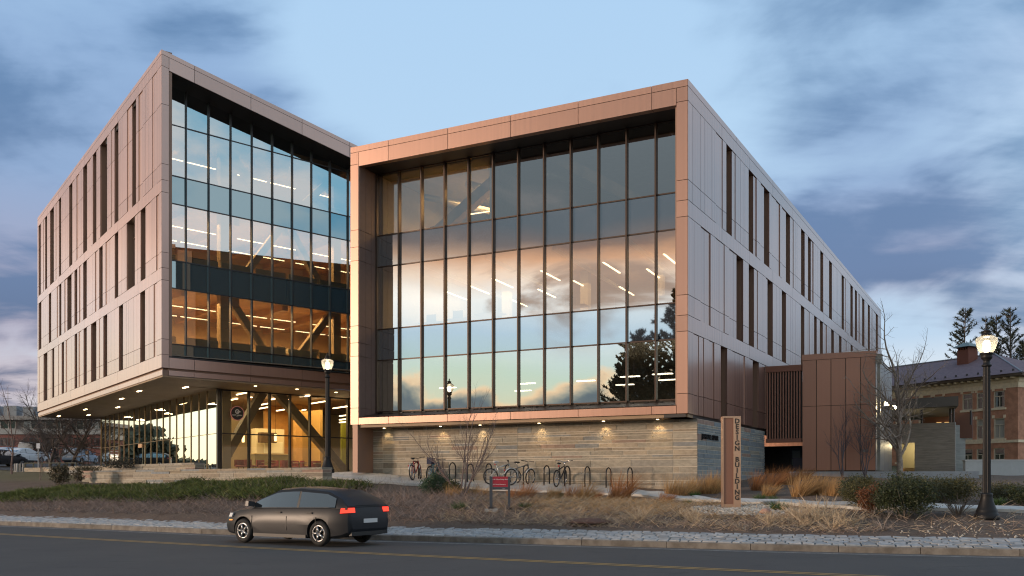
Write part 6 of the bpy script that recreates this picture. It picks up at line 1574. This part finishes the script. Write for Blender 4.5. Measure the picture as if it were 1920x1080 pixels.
# white gravel round the pylon and stray pebbles
def pebbles(name, cx_, cy_, rx_, ry_, n, s, m, ring=False):
    a = rs.rand(n) * 6.283; r = np.sqrt(rs.rand(n)); X = cx_ + np.cos(a) * r * rx_; Y = cy_ + np.sin(a) * r * ry_
    Z = gz(X, Y) + .012; sz = s * (.5 + rs.rand(n)); oc = np.array([(1, 0, 0), (0, 1, 0), (-1, 0, 0), (0, -1, 0), (0, 0, .7), (0, 0, -.7)], float)
    rot = rs.rand(n) * 6.28; c_, s_ = np.cos(rot), np.sin(rot)
    V = oc[None] * sz[:, None, None] * (.75 + .5 * rs.rand(n, 6, 1)); x = V[..., 0] * c_[:, None] - V[..., 1] * s_[:, None]; y = V[..., 0] * s_[:, None] + V[..., 1] * c_[:, None]
    V = np.stack([x + X[:, None], y + Y[:, None], V[..., 2] + Z[:, None]], -1).reshape(-1, 3)
    of = np.array([(0, 1, 4), (1, 2, 4), (2, 3, 4), (3, 0, 4), (1, 0, 5), (2, 1, 5), (3, 2, 5), (0, 3, 5)])
    return soup(name, V, ((np.arange(n) * 6)[:, None, None] + of[None]).reshape(-1, 3), m, None, 'stuff')
M_grav = mat('pale gravel', (.42, .38, .32), .85, isl=.45)
pebbles('gravel', at(1380, 950, 26.4).x, 26.2, 1.35, 1.5, 1500, .045, M_grav)
pebbles('gravel', at(1450, 955, 25.6).x, 25.4, .8, 1.0, 500, .05, M_grav)
pebbles('gravel', 10.9, 20.9, 1.6, 1.2, 90, .028, M_grav)
c = at(1436, 960, 25.0); rk = MB(); rk.lathe([(.02, 0), (.16, .03), (.19, .10), (.10, .18), (.02, .2)], (c.x, c.y, g1(c.x, c.y) - .02), 9); ro = rk.build('rock', mat('pink field stone', (.33, .20, .15), .85, var=.2, nscale=8, bump=.5, bscale=20), None, True); tag(ro, 'small pink field stone at the edge of the white gravel', 'rock')
c = at(1108, 988, 24.4); mbk = MB(); mbk.lathe([(.72, 0), (.60, .05), (.3, .11), (.02, .13)], (c.x, c.y, g1(c.x, c.y) - .01), 14); tag(mbk.build('mulch_mound', mat('red mulch', (.10, .05, .035), .95, bump=.5), None, True), 'low bare red mulch mound beside the cobbles', 'mound')
# ------------------------------------------------------------------ juniper ground cover
def mound_spray(X, Y, Zb, hgt, n, L, m, wid, name, upz=.8):
    idx = rs.randint(0, len(X), n); bx = X[idx] + rs.normal(size=n) * .28; by = Y[idx] + rs.normal(size=n) * .28; q = rs.rand(n) ** .5
    bz = gz(bx, by) + hgt[idx] * q * .85
    a = rs.rand(n) * 6.283; d = np.stack([np.cos(a), np.sin(a), upz * rs.rand(n) + .15], 1)
    return blades(np.stack([bx, by, bz], 1), d, L * (.5 + rs.rand(n)), np.full(n, wid), np.array([[0, 0, .1]]) * np.ones((n, 1)), 2)
jx = -26 + 16.5 * rs.rand(420); jt = 4.4 + 3.6 * rs.rand(420); sl_ = (curbY(jx + 1.5) - curbY(jx - 1.5)) / 3
jX = jx - sl_ / np.sqrt(1 + sl_ ** 2) * jt; jY = curbY(jx) + jt / np.sqrt(1 + sl_ ** 2); hh = .06 + .30 * (np.sin(jX * 1.9) * np.sin(jY * 2.3 + jX) * .5 + .5) + .1 * rs.rand(420)
v, f = mound_spray(jX, jY, None, hh, 78000, .21, M_jun, .032, '')
soup('juniper_ground_cover', v, f, M_jun, None, 'stuff')
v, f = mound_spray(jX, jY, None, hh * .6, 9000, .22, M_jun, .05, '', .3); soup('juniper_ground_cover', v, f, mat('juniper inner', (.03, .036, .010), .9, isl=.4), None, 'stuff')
# ------------------------------------------------------------------ evergreen shrubs at right
def leafy(px, py, Y, Wd, H, lab, m, n, name='evergreen_shrub', stems=12, low=.15, size=.055, group='evergreen shrubs', m2=None, frac=.0, z=None, asp=.4):
    x = (px - CX) / F * Y; zz = g1(x, Y) if z is None else z; t = thing(name, lab, 'shrub', (x, Y, zz - .03), group=group)
    mb = MB(); tips = []
    for i in range(stems):
        a = i / stems * 6.283 + rs.rand(); p = Vector((math.cos(a) * .05, math.sin(a) * .05, 0)); q = [p]; d = Vector((math.cos(a) * (.30 + .5 * rs.rand()) * Wd / H, math.sin(a) * (.3 + .5 * rs.rand()) * Wd / H, 1)).normalized()
        for s_ in range(4): d = (d + Vector(rs.normal(size=3) * .13)).normalized(); p = p + d * H * .22; q.append(p); tips += [p] if s_ > 0 else []
        mb.tube(q, [.014, .011, .009, .006, .003], 4, False)
    mb.build('stems', M_bark, t, False, True)
    n = int(n * 1.5); K = 80; cc = rs.normal(size=(K, 3)); cc /= np.linalg.norm(cc, axis=1, keepdims=True); rad = (.30 + .72 * rs.rand(K) ** .6)[:, None]; cc = cc * rad * np.array([Wd / 2, Wd / 2, H * (1 - low) / 2]) + np.array([0, 0, H * (.5 + low / 2)])
    idx = rs.randint(0, K, n); c = cc[idx] + rs.normal(size=(n, 3)) * np.array([.09, .09, .08]) * Wd
    c = c[c[:, 2] > .03]
    if m2 is not None:
        s_ = (c[:, 0] - (-.15 * Wd)) ** 2 + (c[:, 2] - H * .5) ** 2 < (frac * Wd) ** 2
        v, f = leaves(c[s_], size, 0, asp=asp); soup('rust_foliage', v, f, m2, t, shift=False); c = c[~s_]
    v, f = leaves(c, size, 0, asp=asp); soup('foliage', v, f, m, t, shift=False)
    return t
leafy(1618, 965, 25.6, 1.05, .88, 'upright evergreen shrub at the left of the right hand group', M_ever2, 5200)
leafy(1608, 930, 27.0, 1.0, .80, 'dark evergreen shrub behind the rust leaved one', M_ever, 4200)
leafy(1636, 978, 24.2, .75, .80, 'rust brown leaved shrub between two evergreens', M_rust, 3600)
leafy(1695, 992, 23.2, 1.40, 1.08, 'largest dense dark evergreen shrub in the right hand group', M_ever, 10500)
leafy(1725, 940, 26.5, 1.3, .72, 'broad olive evergreen shrub behind the largest one', M_ever2, 5600)
leafy(1795, 985, 23.4, 1.15, 1.02, 'open stemmed evergreen shrub left of the street lamp', M_ever2, 3300, stems=20, low=.4)
leafy(1770, 935, 27, 1.1, .68, 'dark evergreen shrub behind the open stemmed one', M_ever, 4800)
leafy(1880, 935, 27.5, 1.2, .55, 'low green shrub right of the street lamp', M_ever2, 3200)
leafy(1918, 945, 26.5, 1.0, .6, 'dark shrub at the far right past the street lamp', M_ever, 3000)
leafy(818, 935, 30.0, 1.0, .75, 'rounded blue green shrub left of the bare shrub stems', mat('blue green leaf', (.045, .085, .045), .7, isl=.4, trans=.2), 4200, size=.06)
leafy(848, 938, 29.6, .6, .6, 'small olive shrub against the bare shrub stems', M_ever2, 1800, size=.06)
leafy(113, 910, 45.5, .95, 1.15, 'brown green round leaved shrub before the tan stone step', mat('brown green leaf', (.075, .065, .035), .7, isl=.5, trans=.2), 1000, size=.12, stems=16)
leafy(146, 905, 47.5, .6, .8, 'small leafy shrub at the left end of the low stone wall', MATS['brown green leaf'], 420, size=.10)
leafy(166, 884, 50.3, 1.5, .35, 'low plant along the top of the stone terrace wall', MATS['brown green leaf'], 700, size=.10, z=2.1)
leafy(228, 868, 49.5, 2.4, .38, 'dark low planting in front of the lobby door', mat('black green leaf', (.02, .022, .014), .7, isl=.5), 1300, size=.10, z=2.35)
M_tuft = mat('green tuft', (.05, .10, .025), .8, isl=.4, trans=.2)
tv, tf = clump(.3, .32, 240, (0, 0, 0), .9, .014)
to = None
for i, (px, Y, lab) in enumerate(((1303, 32.2, 'green tuft at the path before the wall corner'), (1290, 28.6, 'green tuft left of the pylon in the mulch'), (1425, 29.6, 'green tuft on the bank right of the pylon'), (1450, 29.2, 'green tuft farther right of the pylon'), (1460, 25.6, 'green tuft below the path right of the gravel'), (1432, 34.5, 'green tuft between russet grasses right of the pylon'), (860, 26.5, 'bright green tuft left of the red sign base'), (985, 26.6, 'green tuft right of the red sign base'), (1045, 31.4, 'green tuft at the path edge under the hoops'), (1872, 26.0, 'bright green tuft right of the street lamp'))):
    x = (px - CX) / F * Y
    if to is None: o = to = soup('green_tuft', tv, tf, M_tuft)
    else: o = to.copy(); COL.objects.link(o)
    o.location = (x, Y, g1(x, Y) - .02); o.rotation_euler.z = rnd.uniform(0, 6); s_ = rnd.uniform(.8, 1.3); o.scale = (s_, s_, s_); tag(o, lab, 'grass tuft', 'green tufts in the bed')

# ------------------------------------------------------------------ trees
def grow(mb, p, d, L, r, depth, P, rng, tw):
    n = P['seg']; pts = [p]; rad = [r]; q = p.copy(); dd = d.copy()
    for i in range(n):
        dd = (dd + Vector((rng.gauss(0, P['wob']), rng.gauss(0, P['wob']), rng.gauss(0, P['wob']) + P['up']))).normalized(); q = q + dd * (L / n); pts.append(q.copy()); rad.append(r * (1 - (1 - P['tap']) * (i + 1) / n))
    (mb if depth > 0 else tw).tube(pts, rad, 7 if depth >= P['depth'] - 1 else (5 if depth > 1 else 3), False)
    if depth == 0: return
    k = P['kids'][P['depth'] - depth] if P['depth'] - depth < len(P['kids']) else 3
    for j in range(k):
        f = P['lo'] + (1 - P['lo']) * (j + rng.random()) / k; i = min(n - 1, int(f * n)); base = pts[i].lerp(pts[i + 1], f * n - i)
        ax = (pts[i + 1] - pts[i]).normalized(); side = ax.cross(Vector((rng.gauss(0, 1), rng.gauss(0, 1), rng.gauss(0, 1)))).normalized()
        ang = R(rng.uniform(*P['ang'])); nd = (ax * math.cos(ang) + side * math.sin(ang)).normalized()
        grow(mb, base, nd, L * rng.uniform(*P['len']) * (1.1 - .35 * f), rad[i] * P['rk'], depth - 1, P, rng, tw)
    if depth > 1: grow(mb, pts[-1], dd, L * .6, rad[-1], depth - 1, P, rng, tw)
def tree(x, y, z, lab, starts, P, seed, m, name='bare_tree', group=None):
    t = thing(name, lab, 'tree', (x, y, z), group=group); rng = random.Random(seed); tr = MB(); tw = MB(); trunk = MB()
    for (p, d, L, r) in starts:
        grow(tr, Vector(p), Vector(d).normalized(), L, r, P['depth'], P, rng, tw)
    tr.build('trunk', m, t, True, True); tw.build('crown', m, t, False, True)
    return t
PT = dict(seg=5, wob=.10, up=.05, tap=.45, depth=4, kids=(7, 5, 4, 4), lo=.28, ang=(28, 58), len=(.42, .62), rk=.55)
PS = dict(seg=5, wob=.09, up=.05, tap=.4, depth=3, kids=(5, 5, 5), lo=.35, ang=(18, 42), len=(.35, .6), rk=.6)
x_, y_ = (868 - CX) / F * 29.4, 29.4; z_ = g1(x_, y_) - .05
tree(x_, y_, z_, 'leafless multi stemmed shrub tree in front of the bicycles', [((0, 0, 0), d, L, .032) for d, L in (((-.55, .1, 1), 1.75), ((-.22, -.1, 1), 2.0), ((.05, .2, 1), 2.2), ((.3, .0, 1), 1.8), ((.55, .2, 1), 1.6), ((-.85, .2, .9), 1.5))], PS, 5, mat('mauve bark', (.15, .11, .10), .9), 'bare_shrub_tree')
x_, y_ = (1687 - CX) / F * 40.0, 40.0; z_ = 1.70
PR = dict(seg=6, wob=.11, up=.05, tap=.5, depth=4, kids=(15, 6, 5, 4), lo=.20, ang=(30, 72), len=(.42, .62), rk=.48)
tree(x_, y_, z_, 'tall leafless tree with pale mottled trunk right of the annex', [((0, 0, 0), (.0, 0, 1), 3.9, .15)], PR, 21, M_bark2)
for px, Yt, seed, lab in ((1580, 41.2, 3, 'slender leafless sapling standing before the annex panels'), (1622, 41.0, 8, 'multi stemmed leafless sapling near the annex right edge')):
    x_ = (px - CX) / F * Yt; tree(x_, Yt, 1.7, lab, [((0, 0, 0), d, 2.0, .030) for d in ((-.25, 0, 1), (.12, .1, 1), (-.05, -.1, 1), (.3, .1, 1))][:3 if seed == 3 else 4], PS, seed, mat('grey sapling bark', (.12, .10, .11), .9), 'bare_sapling')
PL = dict(seg=5, wob=.14, up=.02, tap=.5, depth=5, kids=(8, 6, 5, 4, 3), lo=.18, ang=(30, 65), len=(.48, .66), rk=.6)
for px, py, Yt, L, seed, lab in ((92, 884, 82, 4.6, 31, 'dense spreading leafless tree before the brick dormitory'), (133, 884, 79, 4.4, 32, 'dense leafless tree beside the left end of the lobby glass'), (118, 884, 96, 5.0, 33, 'leafless tree rising between the dormitory and the glazed wing')):
    x_ = (px - CX) / F * Yt; tree(x_, Yt, 2.3, lab, [((0, 0, 0), (.05, 0, 1), L, .17)], PL, seed, M_barkd, group='bare trees by the dormitory')
x_ = (22 - CX) / F * 55; tree(x_, 55, g1(x_, 55), 'thin young leafless tree at far left before the car park', [((0, 0, 0), (.02, 0, 1), 3.3, .06)], dict(PT, kids=(7, 4, 3), depth=3, ang=(35, 60)), 41, mat('young bark', (.17, .12, .11), .9), 'young_tree')
x_ = (75 - CX) / F * 50; tree(x_, 50, g1(x_, 50), 'tiny leafless sapling below the small white traffic sign', [((0, 0, 0), (.02, 0, 1), 1.3, .02), ((0, 0, 0), (.3, 0, 1), 1.0, .015)], dict(PS, depth=2), 42, MATS['young bark'], 'bare_sapling')
def conifer(x, y, z, H, lab, seed, wid, dens=1.0, m=None, gappy=.25, group='conifers behind the brick hall', nw=.085):
    t = thing('conifer_tree', lab, 'tree', (x, y, z), group=group); rng = np.random.RandomState(seed); mb = MB(); lean = rng.normal() * .02
    mb.tube([(0, 0, 0), (lean * H * .5, 0, H * .5), (lean * H, 0, H)], [H * .016, H * .010, H * .002], 6); br = MB(); B, Dr, L_ = [], [], []
    nl = int(26 * dens)
    for i in range(nl):
        f = .12 + .87 * i / nl; zz = H * f; ln = wid * (1.02 - f) ** .75 * (.75 + .4 * rng.rand()) + .15
        for k in range(5):
            if rng.rand() < gappy: continue
            a = rng.rand() * 6.283; up = .15 + .5 * f; p0 = np.array([lean * zz, 0, zz]); d = np.array([math.cos(a), math.sin(a), up]); q = [p0]
            for s_ in range(4): d = d + np.array([0, 0, .06]) + rng.normal(size=3) * .06; q.append(q[-1] + d * ln / 4)
            br.tube([Vector(w) for w in q], [.05, .04, .03, .02, .01], 3, False)
            n = int(26 + ln * 16); s = rng.rand(n) ** .7; s = .15 + .85 * s; idx = np.minimum(3, (s * 4).astype(int)); qa = np.array(q); pos = qa[idx] + (qa[idx + 1] - qa[idx]) * (s * 4 - idx)[:, None]
            B.append(pos); dd = d / np.linalg.norm(d); Dr.append(dd * .5 + rng.normal(size=(n, 3)) * .55 + np.array([0, 0, .12])); L_.append(.22 + .25 * rng.rand(n))
    mb.build('trunk', M_barkd, t, True, True); br.build('branches', M_barkd, t, False, True)
    v, f = blades(np.concatenate(B), np.concatenate(Dr), np.concatenate(L_), np.full(sum(map(len, B)), nw), np.zeros((sum(map(len, B)), 3)), 2); soup('crown', v, f, m or M_con, t, shift=False); return t
for px, top, Y, wid, lab, sd_, gp in ((1800, 577, 98, 3.4, 'open branched conifer behind the chimney of the brick hall', 3, .18), (1868, 590, 102, 3.0, 'dense conifer behind the right street lamp', 4, .05), (1896, 575, 100, 3.6, 'tallest ragged conifer at the right behind the brick hall', 6, .12), (1848, 592, 106, 2.0, 'slim conifer half hidden by the lamp globe', 8, .2), (1922, 640, 97, 3.0, 'short conifer at the right edge behind the hall roof', 9, .08)):
    c = at(px, top, Y); conifer(c.x, Y, 3.4, c.z - 3.4, lab, sd_, wid, 1.15, None, gp)
# trees across the road behind the photographer, mirrored in the tall glass
G2 = 'trees across the road'
conifer(-33.8, -8, .1, 22.0, 'tall dark pine across the road mirrored in the right of the glass', 12, 5.4, 1.7, None, .02, G2, .22)
conifer(-38.5, -8, .1, 16.0, 'broad dark pine across the road left of the tall mirrored one', 14, 5.6, 1.6, None, .02, G2, .22)
conifer(-35.8, -6, .1, 18.0, 'thick dark pine across the road between two other pines', 15, 5.2, 1.7, None, .02, G2, .22)
conifer(-31.0, -8, .1, 17.0, 'dark pine across the road nearest the mirrored right edge', 16, 5.0, 1.6, None, .02, G2, .22)
for i, (x_, y_, L, lab) in enumerate(((-41, -7, 6.4, 'leafless tree across the road beside the mirrored pines'), (-46, -8, 4.6, 'low leafless tree across the road in the mirrored bank'), (-50, -10, 4.2, 'farthest leafless tree across the road in the mirror'))):
    tree(x_, y_, .1, lab, [((0, 0, 0), (.0, 0, 1), L, .2)], dict(PL, depth=4, kids=(9, 6, 5, 4)), 60 + i, M_barkd, group=G2)
# far woods that close the horizon
def woods(name, arc, n, seed, m, hmin, hmax):
    r_ = np.random.RandomState(seed); a = arc[0] + (arc[1] - arc[0]) * r_.rand(n); d = arc[2] + (arc[3] - arc[2]) * r_.rand(n); X = np.sin(a) * d; Y = np.cos(a) * d
    env = hmin + (hmax - hmin) * (.5 + .5 * np.sin(a * 23) * np.sin(a * 41 + 1)); Z = 3 + env * r_.rand(n) ** .8
    v, f = leaves(np.stack([X, Y, Z], 1), 2.0, 0, 1.0, .8); return soup(name, v, f, m, None, 'stuff')
woods('far_woods', (R(-37), R(-28), 150, 240), 2500, 1, mat('far winter woods', (.075, .06, .055), .95, isl=.4), 4, 9)
woods('far_woods', (R(-75), R(-37), 190, 280), 7000, 4, MATS['far winter woods'], .5, 3.5)
M_fgw = mat('far green wood', (.085, .09, .062), .95, isl=.45)
for a0_, a1_, h0_, h1_, sd_ in ((-46.5, -45.0, 2, 5, 7), (-45.0, -43.6, 5, 8.5, 8), (-43.8, -41.0, 9.5, 11.5, 9), (-41.2, -38.5, 8, 10.5, 10), (-38.7, -36.3, 6, 9, 11)):
    woods('far_woods', (R(a0_), R(a1_), 215, 242), 1300, sd_, M_fgw, h0_, h1_)
woods('far_woods', (R(25), R(70), 170, 260), 6000, 2, MATS['far winter woods'], 4, 8)
woods('far_woods', (R(-170), R(-75), 190, 280), 12000, 3, MATS['far winter woods'], 3, 7)
